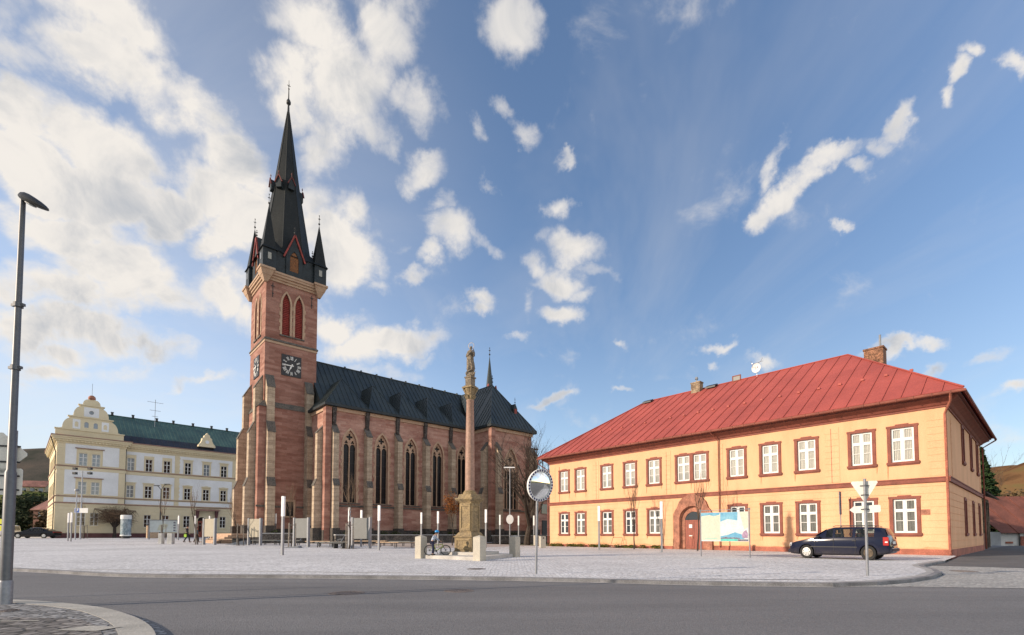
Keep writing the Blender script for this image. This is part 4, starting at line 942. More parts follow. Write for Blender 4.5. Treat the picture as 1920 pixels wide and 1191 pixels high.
# stepped buttresses: profile in depth, vertical, sloping caps
def buttress(axis, c, wall_, sgn, wd, stages, m='buff_stone', base=None, par=church, name='buttress'):
    """stages: list of (depth, z_bottom, z_top_front, z_top_wall) from bottom up"""
    b = CB()
    def bx(c0, c1, d0, d1, z0, z1): 
        if axis == 'v': b.box(c0, c1, wall_ + sgn * d0, wall_ + sgn * d1, z0, z1)
        else: b.box(wall_ + sgn * d0, wall_ + sgn * d1, c0, c1, z0, z1)
    caps = []
    def slope(c0, c1, d0, d1, zf, zb):
        capb = CB(); caps.append(capb)
        # wedge falling from (d0,zb) to (d1,zf)
        for (mesh, lo, hi, ee) in ((capb, 0, .1, .05),):
            P = [(d0, zb + lo), (d1 + ee, zf + lo), (d1 + ee, zf + hi), (d0, zb + hi)]
            if axis == 'v': mesh.add([(x, wall_ + sgn * d, z) for x in (c0 - ee, c1 + ee) for d, z in P], [(3, 2, 1, 0), (4, 5, 6, 7)] + [(i, (i + 1) % 4, 4 + (i + 1) % 4, 4 + i) for i in range(4)])
            else: mesh.add([(wall_ + sgn * d, x, z) for x in (c0 - ee, c1 + ee) for d, z in P], [(3, 2, 1, 0), (4, 5, 6, 7)] + [(i, (i + 1) % 4, 4 + (i + 1) % 4, 4 + i) for i in range(4)])
    for i, (d, z0, zf, zb) in enumerate(stages):
        inner = stages[i + 1][0] if i + 1 < len(stages) else 0
        # body up to the front edge
        P = [(0, z0), (d, z0), (d, zf), (inner, zb), (0, zb)] if inner > 0 else [(0, z0), (d, z0), (d, zf), (0, zb)]
        pts = [((wall_ + sgn * dd, z)) for dd, z in P]
        b.prism(pts, 'x' if axis == 'v' else 'y', c - wd / 2, c + wd / 2)
        slope(c - wd / 2, c + wd / 2, inner, d, zf, zb)
    o = b.build(name, m, par); [cb_.build('weathering', 'dark_cap', o) for cb_ in caps]
    if base:
        q = CB(); d = stages[0][0] + .12
        if axis == 'v': q.box(c - wd / 2 - .1, c + wd / 2 + .1, wall_ - sgn * .02, wall_ + sgn * d, 0, base)
        else: q.box(wall_ - sgn * .02, wall_ + sgn * d, c - wd / 2 - .1, c + wd / 2 + .1, 0, base)
        q.build('buttress_base', 'dark_plinth', o)
    return o
TS = [(1.5, 0, 6.1, 6.95), (1.22, 6.9, 11.75, 12.9), (.73, 12.8, 16.6, 18.0)]
for c in (14.82, 18.85): buttress('v', c, V0_, -1, .76, TS, base=2.0)
for c in (56.05, 60.55): buttress('u', c, T0, -1, .76, TS, base=2.0)
buttress('v', 14.82, V1_, 1, .76, TS); buttress('u', 60.55, T1, 1, .76, TS)
# corner pier between the two near buttresses
b = CB(); b.box(13.72, 14.5, 54.62, 55.5, 0, 14.5); cp = b.build('corner_pier', 'red_sandstone', church)
b = CB(); b.hexa([(13.6, 54.5, 14.5), (14.6, 54.5, 14.5), (14.6, 55.6, 14.5), (13.6, 55.6, 14.5)], [(14.25, 55.15, 15.25), (14.35, 55.15, 15.25), (14.35, 55.25, 15.25), (14.25, 55.25, 15.25)]); b.build('weathering', 'dark_cap', cp)
# thicker lower stage with sloping ledge
b = CB(); b.box(15.2, 18.47, V0_ - .22, V0_, 0, 14.7); b.box(T0 - .22, T0, 56.43, 60.17, 0, 14.7); lo_ = b.build('lower_wall', 'red_sandstone', church)
for (q0, q1) in (((15.2, 18.47), 'v'), ((56.43, 60.17), 'u')):
    b = CB()
    P = [(0, 15.25), (.28, 14.7), (.28, 14.6), (0, 14.6)]
    if q1 == 'v': b.prism([(V0_ - d, z) for d, z in P], 'x', q0[0], q0[1])
    else: b.prism([(T0 - d, z) for d, z in P], 'y', q0[0], q0[1])
    b.build('ledge', 'dark_cap', lo_)
b = CB(); b.box(15.2, 16.35, V0_ - .34, V0_ - .22, 3.95, 4.15); b.box(17.75, 18.47, V0_ - .34, V0_ - .22, 3.95, 4.15); b.box(13.6, 14.45, 54.5, 54.62, 3.95, 4.15); b.build('string_course', 'dark_cap', church)
b = CB(); b.plate(lambda a, z, d: (a, V0_ - .22 + d, z), rect(16.45, 17.6, 2.9, 4.85), [rect(16.65, 17.4, 3.05, 4.62)], -.12, .0); dw = b.build('window', 'dressed_stone', church); tag(dw, 'small square headed window low in the tower')
b = CB(); b.box(16.651, 17.399, V0_ - .26, V0_ - .223, 3.051, 4.619); b.build('pane', 'church_glass', dw)
b = CB(); b.box(13.9, 19.9, V0_ - .3, V0_, 0, 1.7); b.box(T0 - .3, T0, V0_, V1_, 0, 1.7); b.build('plinth', 'dark_plinth', church)

# nave -------------------------------------------------------------
NU0, NU1, NV, NVB, EZ, RZ = 19.05, 38.1, 50.0, 66.0, 14.45, 21.65
wins = [21.55 + 3.70 * i for i in range(5)]
def lancets(c, w_): return arch(c, w_, 4.45, 10.75, 12.25, 8)
mb = CB()
mb.wall(fA(NV), rect(NU0, NU1, 0, EZ), [lancets(c, .72) for c in wins], .34)
mb.wall(fB(NU0), rect(NV, NVB, 0, EZ), [], .3)
mb.build('nave_wall', 'pale_sandstone', church)
def tracery(fn, c, hw, z0, zs, za, par, lights=2):
    holes = []
    if lights == 2:
        g = .03
        for s in (-1, 1):
            cc_ = c + s * (hw / 2 + .0); w_ = hw / 2 - g - .02
            holes.append(arch(cc_, w_, z0 + .06, zs - .35, zs + .05, 5))
        for s in (-1, 1): holes.append(foil(c + s * (hw * .48), zs + .22, .21, 3, PI / 2, 18))
        holes.append(foil(c, zs + .80, .36, 4, 0, 24))
    else:
        w0 = 2 * hw / 4
        for i in range(4):
            cc_ = c - hw + w0 * (i + .5); holes.append(arch(cc_, w0 / 2 - .06, z0 + .06, zs - .45, zs - .05, 5))
        for s in (-1, 1): holes.append(foil(c + s * hw * .48, zs + .55, .38, 4, 0, 24))
        holes.append(foil(c, zs + 1.42, .44, 6, 0, 36))
        for s in (-1, 1): holes.append(foil(c + s * hw * .52, zs + 1.32, .12, 3, PI / 2, 15))
    b = CB(); b.plate(fn, arch(c, hw - .002, z0 + .002, zs, za - .006, 8), holes, .2, .34); b.build('tracery', 'dressed_stone', par)
    b = CB(); b.plate(fn, arch(c, hw - .004, z0 + .004, zs, za - .01, 8), [], .36, .40); b.build('pane', 'church_glass', par)
    z = z0 + .6
    while z < zs: p, q = fn(c - hw + .03, z, .345), fn(c + hw - .03, z + .03, .358); b = CB(); b.box(p[0], q[0], p[1], q[1], p[2], q[2]); b.build('saddle_bar', 'dark_metal', par); z += 1.24
def church_window(fn, c, hw, z0, zs, za, lights=2, axis='v', wall_=NV):
    s_ = surround(fn, c, hw, z0, zs, za, .2, .13, .04, 'dressed_stone', 'lancet_window'); tracery(fn, c, hw, z0, zs, za, s_, lights)
    b = CB()
    if axis == 'v': b.box(c - hw - .45, c + hw + .45, wall_ - .16, wall_ + .3, z0 - .12, z0 - .01)
    else: b.box(wall_ - .16, wall_ + .3, c - hw - .45, c + hw + .45, z0 - .12, z0 - .01)
    b.build('sill', 'dark_cap', s_)
for c in wins: church_window(fA(NV), c, .72, 4.45, 10.75, 12.25)
NS = [(1.05, 0, 6.1, 6.75), (.82, 6.7, 11.6, 12.6)]
for i in range(5):
    o_ = buttress('v', 19.72 + 3.68 * i, NV, -1, .58, NS, base=1.75); b = CB(); u_ = 19.72 + 3.68 * i; b.frustum(u_, NV - .12, 12.5, 14.4, .34, .26, .42, .5); b.build('buttress_top', 'sooty_stone', o_)
buttress('u', 50.75, NU0, -1, .6, NS, base=1.75)
b = CB(); b.box(18.75, 19.38, 49.62, 50.4, 0, 14.3); b.build('corner_pier', 'red_sandstone', church)
for i in range(5): b = CB(); u0 = 19.72 + 3.68 * i; b.box(u0 + .29, u0 + 3.39, NV - .1, NV + .01, 4.0, 4.2); b.build('string_course', 'dark_cap', church)
b = CB(); b.box(NU0 - .35, NU1, NV - .35, NV + .01, 0, 1.55); b.box(NU0 - .35, NU0 + .01, NV, NVB, 0, 1.55); b.build('plinth', 'dark_plinth', church)
b = CB()
b.box(NU0 - .06, NU1, NV - .14, NV + .01, 14.1, 14.46); b.box(NU0 - .14, NU0 + .01, NV - .14, 55, 14.1, 14.46); b.build('eaves_frieze', 'dressed_stone', church)
b = CB(); b.box(NU0 - .45, NU1 - .1, NV - .52, NV + .02, 14.48, 14.75); b.box(NU0 - .45, NU0 + .02, NV, 55.1, 14.48, 14.75); b.build('eaves_gutter', 'slate_wall', church)
# main roof
E0 = NV - .5; EB = NVB + .5; EM = 52.3
mb = CB(); mb.roof([(NU0 + .4, EM, 14.7), (48.5, EM, 14.7), (48.5, 58, RZ), (NU0 + .4, 58, RZ)], (1, 0, 0), .62, .05, .05)
mb.roof([(48.5, EB, 14.7), (NU0 + .4, EB, 14.7), (NU0 + .4, 58, RZ), (48.5, 58, RZ)], (1, 0, 0), .62, .05, .05)
mb.add([(NU0 + .4, EM, 14.7), (NU0 + .4, 58, RZ), (NU0 + .4, EB, 14.7)], [(0, 1, 2)])
mb.tube([(NU0 + .4, 58, RZ + .04), (48.5, 58, RZ + .04)], .07, 6)
for i in range(12): mb.cbox((24 + i * 2.1, 57.6, RZ - .05), (.18, .2, .25))
nr = mb.build('nave_roof', 'slate', church)
sl = (RZ - 14.7) / (58 - EM)
for i, c in enumerate(wins):
    u0, u1 = c - 1.84, c + 1.84; va, za_ = 52.45, 18.45
    if i == 0: u0 = NU0 - .35
    vb = EM + (za_ - 14.7) / sl
    a_, b2, ap, bk = (u0, E0, 14.76), (u1, E0, 14.76), (c, va, za_), (c, vb + .05, za_)
    mb = CB(); mb.roof([a_, b2, ap], (1, 0, 0), .55, .045, .045); mb.roof([b2, (u1, EM, 14.76), bk, ap], (0, 1, 0), .55, .045, .045)
    if i == 0: mb.roof([(u0, 54.9, 14.76), a_, ap, bk], (0, 1, 0), .55, .045, .045)
    else: mb.roof([bk, (u0, EM, 14.76), a_, ap], (0, 1, 0), .55, .045, .045)
    mb.tube([a_, ap], .05, 5); mb.tube([b2, ap], .05, 5); mb.build('bay_roof', 'slate', church)
# choir / transept -------------------------------------------------
CU0, CU1, CV = 38.1, 45.0, 46.3
mb = CB(); mb.wall(fA(CV), rect(CU0, CU1, 0, EZ + .05), [arch(41.35, 1.15, 4.3, 9.3, 12.1, 10)], .34)
mb.wall(fB(CU0), rect(CV, NV + .5, 0, EZ + .05), [], .3)
mb.add([(CU1, CV, 0), (CU1 + 2, CV + 5, 0), (CU1 + 2, CV + 5, EZ), (CU1, CV, EZ)], [(0, 1, 2, 3)])
mb.build('transept_wall', 'pale_sandstone', church)
church_window(fA(CV), 41.35, 1.15, 4.3, 9.3, 12.1, 4, 'v', CV)
NS2 = [(1.1, 0, 6.1, 6.8), (.85, 6.7, 11.5, 12.6)]
buttress('v', 38.75, CV, -1, .6, NS2, base=1.75); buttress('v', 44.9, CV, -1, .75, NS2, base=1.75); buttress('u', 47.1, CU0, -1, .6, NS2, base=1.75)
b = CB(); b.box(37.8, 38.45, CV - .35, CV + .3, 0, 14.3); b.build('corner_pier', 'red_sandstone', church)
buttress('u', CV + .7, CU1, 1, .8, NS2, m='red_sandstone')
b = CB(); b.tube([(CU1 + .2, CV + .3, 12.55), (CU1 + 1.2, CV - .1, 12.6)], [.16, .1], 6); b.build('gargoyle', 'sooty_stone', church)
b = CB(); b.box(39.05, 44.5, CV - .1, CV + .01, 4.0, 4.2); b.build('string_course', 'dark_cap', church)
b = CB(); b.box(CU0 - .35, CU1 + .3, CV - .35, CV + .01, 0, 1.6); b.box(CU0 - .35, CU0 + .01, CV, NV, 0, 1.6); b.build('plinth', 'dark_plinth', church)
b = CB(); b.box(CU0 - .14, CU1 + .14, CV - .14, CV + .01, 14.1, 14.5); b.box(CU0 - .14, CU0 + .01, CV - .14, NV, 14.1, 14.5); b.build('eaves_frieze', 'dressed_stone', church)
b = CB(); b.box(CU0 - .48, CU1 + .55, CV - .5, CV + .02, 14.52, 14.8); b.box(CU0 - .48, CU0 + .02, CV, NV + .3, 14.52, 14.8); b.box(CU1, CU1 + .55, CV, CV + 1.5, 14.52, 14.8); b.build('eaves_gutter', 'slate_wall', church)
ap = (41.75, 50.6, 21.5); bk = (41.75, 58.2, 21.6); e0 = (CU0 - .5, CV - .5, 14.8); e1 = (CU1 + .55, CV - .5, 14.8)
mb = CB(); mb.roof([e0, e1, ap], (1, 0, 0), .6, .05, .05)
mb.roof([(CU0 - .5, 49.9, 14.8), e0, ap, bk], (0, 1, 0), .6, .05, .05)
mb.roof([e1, (CU1 + 1.4, 53, 14.8), (46, 58.2, 18), bk, ap], (0, 1, 0), .6, .05, .05)
mb.tube([e0, ap, bk], .07, 6); mb.tube([e1, ap], .07, 6); mb.build('transept_roof', 'slate', church)
b = CB(); spike(b, ap[0], ap[1], ap[2], 1.3, .06); b.build('finial', 'dark_metal', church)
b = CB(); q_ = Vector((43.3, 48.3, 17.6)); b.prism([(q_.x - .35, 17.1), (q_.x + .35, 17.1), (q_.x + .35, 17.9), (q_.x, 18.6), (q_.x - .35, 17.9)], 'y', 47.6, 49.2); dm = b.build('dormer', 'slate_wall', church)
b = CB(); b.box(q_.x - .2, q_.x + .2, 47.55, 47.6, 17.2, 17.9); b.build('shutter', 'red_wood', dm)
b = CB(); spike(b, q_.x, 47.7, 18.5, .9, .04); b.build('finial', 'dark_metal', dm)
# ridge turret
cx, cy = 47.3, 58.0
b = CB(); b.lathe([(.72, 20.5), (.72, 22.4), (.9, 22.6), (.62, 23.6), (.03, 28.9)], cx, cy, 8, PI / 8); rt = b.build('ridge_turret', 'slate', church)
b = CB(); spike(b, cx, cy, 28.7, 1.6, .07); b.build('finial', 'dark_metal', rt)
for s in (-1, 1):
    b = CB(); b.prism([(cx + s * .75 - .3, 23.0), (cx + s * .75 + .3, 23.0), (cx + s * .75, 24.3)], 'y', cy - .75, cy - .45); b.build('gablet', 'red_wood', rt)
# low sacristy behind
b = MB(CO); b.box(47.5, 56, 50.5, 58, 0, 6.3); sa = b.build('sacristy_wall', 'pale_sandstone', church)
b = MB(CO); b.box(51.2, 52.2, 50.4, 50.5, 0, 3.2); b.build('door', 'clock_black', sa)
b = MB(CO); b.box(51.0, 52.3, 50.36, 50.48, 4.2, 4.4); b.box(51.1, 52.2, 50.4, 50.49, 4.4, 5.6); b.build('window', 'window_glass', sa)
b = MB(CO); b.roof([(47.3, 50.2, 6.35), (56.3, 50.2, 6.35), (55, 53, 8.0), (47.3, 53, 8.0)], (1, 0, 0), .6); b.build('sacristy_roof', 'slate', church)
# steps up to the west door
b = MB(CO)
for i in range(7): b.box(12.5 + i * .3 - 3.0, 14.2, 55.0 - 1.2, 60.5, i * .17 - .1, (i + 1) * .17)
b.build('entrance_steps', 'dressed_stone', church)

# ------------------------------------------------------------------ cream town building on the left
mat('cream_render', (.74, .645, .45), .85, .06, .6, .06, 25, .15, c2=(.66, .57, .39), bdist=.006)
mat('white_render', (.76, .77, .78), .85, .04, .5, .05, 25, .1, bdist=.006)
mat('plum_base', (.13, .055, .055), .85, .15, 1, .12, 20, .3)
mat('pink_ledge', (.30, .18, .14), .8, .12, 1, .1, 15)
mat('copper_roof', (.075, .15, .13), .6, .2, .5, .12, 10, .2, c2=(.04, .085, .085), stretch=(1, 1, .3))
mat('slate_strip', (.025, .03, .045), .6, .2, .6, .15, 10, .2)
glassmat('dark_glass', (.02, .014, .014), .1)
glassmat('pale_glass', (.20, .23, .26), .12)
LA = R(45.637); LO = (0, 0, 0)
LP = (-65.086, 69.0, 0.0)
U2 = Vector((math.cos(LA), math.sin(LA), 0)); V2 = Vector((-U2.y, U2.x, 0))
town = thing('town_building', 'cream and white three storey building with stepped gable and green copper roof', 'building', LP, LA)
WL = 7.75; UE = 36.0; DEP = 22.0
def wS(v0): return lambda a, z, d: (a, v0 + d, z)
pav = [2.82, 4.28]; mainw = [8.52, 10.83, 13.23, 16.15, 18.87, 21.52, 24.9, 27.5, 30.1, 32.8]
pw, mw = .48, .46
hp = []; hm = []
for c in pav: hp += [rect(c - pw, c + pw, 2.4, 4.3), rect(c - pw, c + pw, 7.0, 8.87), rect(c - pw, c + pw, 11.18, 13.2)]
for c in mainw:
    if abs(c - 18.87) > .1: hm.append(rect(c - mw, c + mw, 2.25, 4.2))
    hm += [rect(c - mw, c + mw, 6.9, 8.8), rect(c - mw, c + mw, 11.12, 13.12)]
door = rarch(18.35, .62, .55, 3.45, 10); hm.append(door)
sidew = [3.0, 6.5, 10, 13.5, 17.0]
hs_ = []
for c in sidew: hs_ += [rect(c - pw, c + pw, 2.4, 4.3), rect(c - pw, c + pw, 7.0, 8.87), rect(c - pw, c + pw, 11.18, 13.2)]
mb = MB(); mb.wall(wS(0), rect(0, WL, 0, 15.0), hp, .22); mb.wall(wS(1.0), rect(WL, UE, 0, 15.0), hm, .22)
mb.wall(lambda a, z, d: (d, a, z), rect(0, DEP, 0, 15.0), hs_, .22)
mb.add([(WL, 0, 0), (WL, 1, 0), (WL, 1, 15), (WL, 0, 15)], [(0, 1, 2, 3)]); mb.add([(0, DEP, 0), (UE, DEP, 0), (UE, DEP, 15), (0, DEP, 15)], [(0, 1, 2, 3)]); mb.add([(UE, 1, 0), (UE, DEP, 0), (UE, DEP, 15), (UE, 1, 15)], [(0, 1, 2, 3)])
wl_ = mb.build('wall', 'cream_render', town)
# white panels between the cream strips, cut round the windows and their surrounds
def panel(v0, a0, a1, z0, z1, ws, w_, zs_):
    m_ = MB(); h = [rect(max(c - w_ - .2, a0 + .02), c + w_ + .2, zb - .12 if zb - .12 > z0 else z0 + .02, zt + .5) for c in ws for zb, zt in zs_ if a0 < c < a1]
    m_.plate(wS(v0), rect(a0, a1, z0, z1), h, -.03, .0); m_.build('white_panel', 'white_render', town)
panel(0, .85, 6.95, 11.35, 14.3, [3.55], 1.28, [(11.36, 13.2)]); panel(0, .85, 6.95, 6.95, 10.5, [3.55], 1.28, [(7.0, 8.87)]); panel(0, .85, 6.95, 5.8, 6.5, [], 1, [])
for a0, a1 in ((7.95, 14.28), (14.95, 22.85), (23.5, 35.5)):
    cs = [c for c in mainw if a0 < c < a1]
    panel(1.0, a0, a1, 11.22, 14.1, cs, mw, [(11.3, 13.12)]); panel(1.0, a0, a1, 6.82, 10.45, cs, mw, [(6.9, 8.8)]); panel(1.0, a0, a1, 5.85, 6.5, [], 1, [])
# rusticated ground floor: raised courses
m_ = MB()
z = 1.4
while z < 5.2:
    def segs(a0, a1, ws, w_):
        out = [(a0, a1)]
        for c, cw in ws:
            nn = []
            for s0, s1 in out:
                if c - cw > s0 and c + cw < s1: nn += [(s0, c - cw), (c + cw, s1)]
                else: nn.append((s0, s1))
            out = nn
        return out
    wsx = [(c, pw + .14) for c in pav] if z + .45 > 2.3 and z < 4.45 else []
    for s0, s1 in segs(.0, WL, wsx, 0): m_.box(s0, s1, -.05, .0, z + .04, z + .5)
    wsx = [(c, mw + .14) for c in mainw if abs(c - 18.87) > .1] if z + .45 > 2.2 and z < 4.35 else []
    if z < 4.3: wsx.append((18.35, 1.2))
    for s0, s1 in segs(WL, UE, sorted(wsx), 0): m_.box(s0, s1, .95, 1.0, z + .04, z + .5)
    for s0, s1 in segs(.0, DEP, [(c, pw + .14) for c in sidew] if z + .45 > 2.3 and z < 4.45 else [], 0): m_.box(-.05, 0, s0, s1, z + .04, z + .5)
    z += .54
m_.build('rustication', 'cream_render', town)
for z in (6.9, 11.2):      # quoins at the strips
    Q_ = [MB() for _ in range(5)]; k_ = 0; zz = z
    while zz < z + 2.9:
        for qi, (a0, v0) in enumerate(((.02, 0), (7.0, 0), (14.32, 1.0), (22.9, 1.0))): Q_[qi].box(a0 + .02, a0 + (.72 if k_ % 2 else .58), v0 - .045, v0, zz, zz + .3)
        Q_[4].box(-.045, 0, .02, .7 if k_ % 2 else .5, zz, zz + .3)
        zz += .34; k_ += 1
    for m_ in Q_: m_.build('quoins', 'cream_render', town)
m_ = MB(); m_.box(-.1, WL + .02, -.1, .02, 0, 1.3); m_.box(WL + .02, 17.5, .9, 1.02, 0, 1.3); m_.box(19.2, UE, .9, 1.02, 0, 1.3); m_.box(-.1, .02, .02, DEP, 0, 1.3); m_.build('plinth', 'plum_base', town)
for a in (13.1, 10.9, 15.9): m_ = MB(); m_.box(a, a + .8, .86, .9, .65, 1.1); m_.build('cellar_window', 'clock_black', town)
def band(z0, z1, pr, m, name, v0=0.0):
    m_ = MB(); m_.box(-pr, WL + pr, -pr, .01, z0, z1); m_.box(WL + pr, UE, 1.0 - pr, 1.01, z0, z1); m_.box(-pr, .01, .01, DEP, z0, z1); m_.build(name, m, town)
band(10.98, 11.1, .16, 'pink_ledge', 'ledge'); band(10.5, 10.95, .07, 'cream_render', 'string_course')
band(6.62, 6.72, .14, 'pink_ledge', 'ledge'); band(5.62, 5.76, .17, 'pink_ledge', 'ledge'); band(5.25, 5.6, .07, 'cream_render', 'string_course')
# cornice
m_ = MB()
for pr, z0, z1 in ((.1, 14.3, 14.62), (.28, 14.62, 14.85), (.5, 14.85, 15.1), (.65, 15.1, 15.3)):
    m_.box(-pr, WL + pr, -pr, .01, z0, z1); m_.box(WL + pr, UE, 1.0 - pr, 1.01, z0, z1); m_.box(-pr, .01, .01, DEP, z0, z1)
for i in range(96):
    a = .1 + i * .4
    if a < WL + .2: m_.box(a, a + .18, -.42, -.1, 14.55, 14.84)
    elif a < UE: m_.box(a, a + .18, .58, .9, 14.55, 14.84)
for i in range(50): m_.box(-.42, -.1, .1 + i * .44, .28 + i * .44, 14.55, 14.84)
m_.build('cornice', 'cream_render', town)
m_ = MB(); m_.box(-.75, WL + .75, -.75, -.6, 15.3, 15.42); m_.box(-.74, -.6, -.6, DEP, 15.3, 15.42); m_.box(WL + .75, UE, .2, .36, 15.3, 15.42); m_.build('gutter', 'pink_ledge', town)
# stepped gable on the pavilion
f0 = wS(-.15); gc = 3.55
def scroll(x0, z0, x1, z1, n=7, inw=1):
    """concave scroll edge"""
    return [(x0 + (x1 - x0) * (1 - math.cos(PI / 2 * i / n)), z0 + (z1 - z0) * math.sin(PI / 2 * i / n)) for i in range(n + 1)]
rt_ = [(3.85, 15.3), (3.85, 16.35)] + [(gc - gc + 3.2, 16.55)] + scroll(3.15, 16.6, 2.15, 18.1) + [(2.45, 18.15), (2.45, 18.4)] + scroll(2.0, 18.5, 1.2, 19.9) + [(1.4, 20.0), (1.35, 20.25)] + scroll(1.0, 20.3, .42, 21.1) + [(.3, 21.15)]
pts = [(gc + x, z) for x, z in rt_] + [(gc - x, z) for x, z in reversed(rt_)]
gh = [rarch(gc - .52, .24, 16.85, 17.45, 8), rarch(gc + .52, .24, 16.85, 17.45, 8)]
circ = [(gc + .28 * math.cos(2 * PI * i / 20), 19.15 + .28 * math.sin(2 * PI * i / 20)) for i in range(20)]
m_ = MB(); m_.plate(f0, pts, gh + [circ], 0, .5)
for (w_, z) in ((3.95, 16.3), (2.6, 18.28), (1.5, 20.12)): m_.box(gc - w_, gc + w_, -.3, .4, z, z + .14)
gb = m_.build('gable', 'cream_render', town)
m_ = MB(); m_.plate(wS(-.18), rect(gc - .85, gc + .85, 18.5, 19.9), [circ], 0, .03)
for s in (-1, 1): m_.plate(wS(-.18), rect(gc + s * 1.62 - .42, gc + s * 1.62 + .42, 16.55, 17.95), [rarch(gc + s * 1.62, .2, 16.85, 17.4, 8)], 0, .03)
m_.build('gable_panel', 'white_render', gb)
for s in (-1, 1):
    m_ = MB(); m_.plate(wS(-.1), rarch(gc + s * .52, .238, 16.86, 17.45, 8), [], 0, .03); wn = m_.build('gable_window', 'pale_glass', gb)
m_ = MB(); m_.plate(wS(-.05), [(gc + .27 * math.cos(2 * PI * i / 20), 19.15 + .27 * math.sin(2 * PI * i / 20)) for i in range(20)], [], 0, .03); m_.box(gc - .02, gc + .02, -.08, -.05, 18.9, 19.4); m_.box(gc - .26, gc + .26, -.08, -.05, 19.13, 19.17); m_.build('round_window', 'pale_glass', gb)
m_ = MB(); m_.lathe([(.34, 21.1), (.42, 21.2), (.46, 21.35), (.4, 21.6), (.2, 21.78), (.02, 21.82)], gc, .1, 14); m_.build('gable_ball', 'portal_stone', gb, smooth=True)
m_ = MB(); m_.tube([(gc, .1, 21.8), (gc, .1, 23.6)], .02, 5); m_.build('lightning_rod', 'dark_metal', gb)
# roofs
m_ = MB()
m_.roof([(WL - .8, .35, 15.35), (UE, .35, 15.35), (UE, 2.1, 16.75), (WL - .8, 2.1, 16.75)], (1, 0, 0), .8); m_.build('roof_skirt', 'slate_strip', town)
m_ = MB()
m_.roof([(.4, 2.1, 16.76), (UE, 2.1, 16.76), (UE, 8.0, 20.75), (4.2, 8.0, 20.75)], (1, 0, 0), .55)
m_.roof([(UE, 15.5, 15.4), (4, 15.5, 15.4), (4.2, 8.0, 20.75), (UE, 8, 20.75)], (1, 0, 0), .8)
m_.roof([(-.5, .3, 15.42), (gc, .3, 18.4), (gc, 20, 18.4), (-.5, 22, 15.42)], (0, 1, 0), .8)
m_.roof([(gc, .3, 18.4), (gc + 4.2, .3, 15.42), (gc + 4.2, 9, 15.42), (gc, 9, 18.4)], (0, 1, 0), .8)
m_.tube([(4.2, 8, 20.8), (UE, 8, 20.8)], .07, 6)
m_.build('roof', 'copper_roof', town)
for a in (6.76, 9.49, 12.78, 15.2, 18.17, 21.13, 23.7): m_ = MB(); m_.cbox((a, 8, 21.0), (.3, .4, .5)); m_.cbox((a, 8, 21.27), (.4, .5, .06)); m_.build('roof_vent', 'dark_metal', town)
m_ = MB(); c = 18.73; rr_ = [(1.25, 16.1), (1.25, 16.4), (.95, 16.75), (.75, 17.2), (.72, 17.6), (.45, 17.75), (.4, 18.1), (.15, 18.3), (0.05, 18.5)]
m_.plate(wS(.5), [(c + x, z) for x, z in rr_] + [(c - x, z) for x, z in reversed(rr_)], [], 0, .9); dg = m_.build('dormer_gable', 'cream_render', town)
m_ = MB(); m_.lathe([(.3, 0), (.3, .04), (.24, .05), (.01, .05)], 0, 0, 14); o_ = m_.build('dormer_shield', 'white_render', dg, loc=(c, .5, 16.95)); o_.rotation_euler = (R(90), 0, 0)
m_ = MB(); m_.tube([(12.2, 6, 19.3), (12.2, 6, 24.1)], .04, 6)
for z, w_ in ((23.6, 1.1), (22.2, .75), (21.2, .4)):
    m_.tube([(12.2 - w_, 6, z), (12.2 + w_, 6, z)], .025, 5)
    for i in range(-3, 4): m_.tube([(12.2 + i * w_ / 3.2, 5.75, z), (12.2 + i * w_ / 3.2, 6.25, z)], .015, 4)
m_.build('aerial', 'grey_metal', town)
m_ = MB(); m_.tube([(WL - .05, .6, 15.2), (WL + .12, .86, 14.6), (WL + .12, .86, .4)], .07, 6); m_.build('downpipe', 'dark_metal', town)
m_ = MB(); m_.tube([(-.7, .6, 15.2), (-.12, .9, 13.0), (-.12, .9, .4)], .07, 6); m_.build('downpipe', 'dark_metal', town)
# windows
LW = {}
def lwin(kind, loc, rz, w2, h, glass, hood):
    key = (kind, glass, hood)
    if key in LW: return dup(LW[key], loc, rz, parent=town)
    f = lambda a, z, d: (a, d, z)
    t = MB(); o = .13
    t.plate(f, rect(-w2 - o, w2 + o, -.1, h + o), [rect(-w2 + .002, w2 - .002, .002, h - .002)], -.07, .05)
    if hood == 'flat': t.box(-w2 - .2, w2 + .2, -.1, 0.0, h + .131, h + .38); t.box(-w2 - .32, w2 + .32, -.2, 0.0, h + .38, h + .48)
    if hood == 'arch': t.plate(f, [(-w2 - .3, h + .3), (w2 + .3, h + .3), (w2 + .3, h + .4), (w2 * .6, h + .52), (0, h + .57), (-w2 * .6, h + .52), (-w2 - .3, h + .4)], [], -.2, 0)
    t.box(-w2 - .2, w2 + .2, -.12, .05, -.16, -.1)
    tr = t.build('window', 'cream_render')
    m = MB(); m.plate(f, rect(-w2 + .001, w2 - .001, .001, h - .001), [rect(-w2 + .07, w2 - .07, .07, h - .07)], .1, .17)
    m.box(-.05, .05, .09, .16, .07, h - .07); m.box(-w2 + .07, w2 - .07, .095, .155, h * .66 - .045, h * .66 + .045)
    for s in (-1, 1): m.box(*sorted((s * .05, s * (w2 - .07))), .12, .15, h * .33 - .02, h * .33 + .02)
    m.build('frame', 'white_frame', tr)
    p = MB(); p.box(-w2 + .02, w2 - .02, .16, .17, .02, h - .02); p.build('pane', glass, tr)
    tr.parent = town; tr.location = loc; tr.rotation_euler = (0, 0, rz); LW[key] = tr; return tr
for c in pav:
    lwin('p', (c, 0, 2.4), 0, pw, 1.9, 'dark_glass', None); lwin('p', (c, 0, 7.0), 0, pw, 1.87, 'pale_glass', None); lwin('p', (c, 0, 11.18), 0, pw, 2.02, 'pale_glass', None)
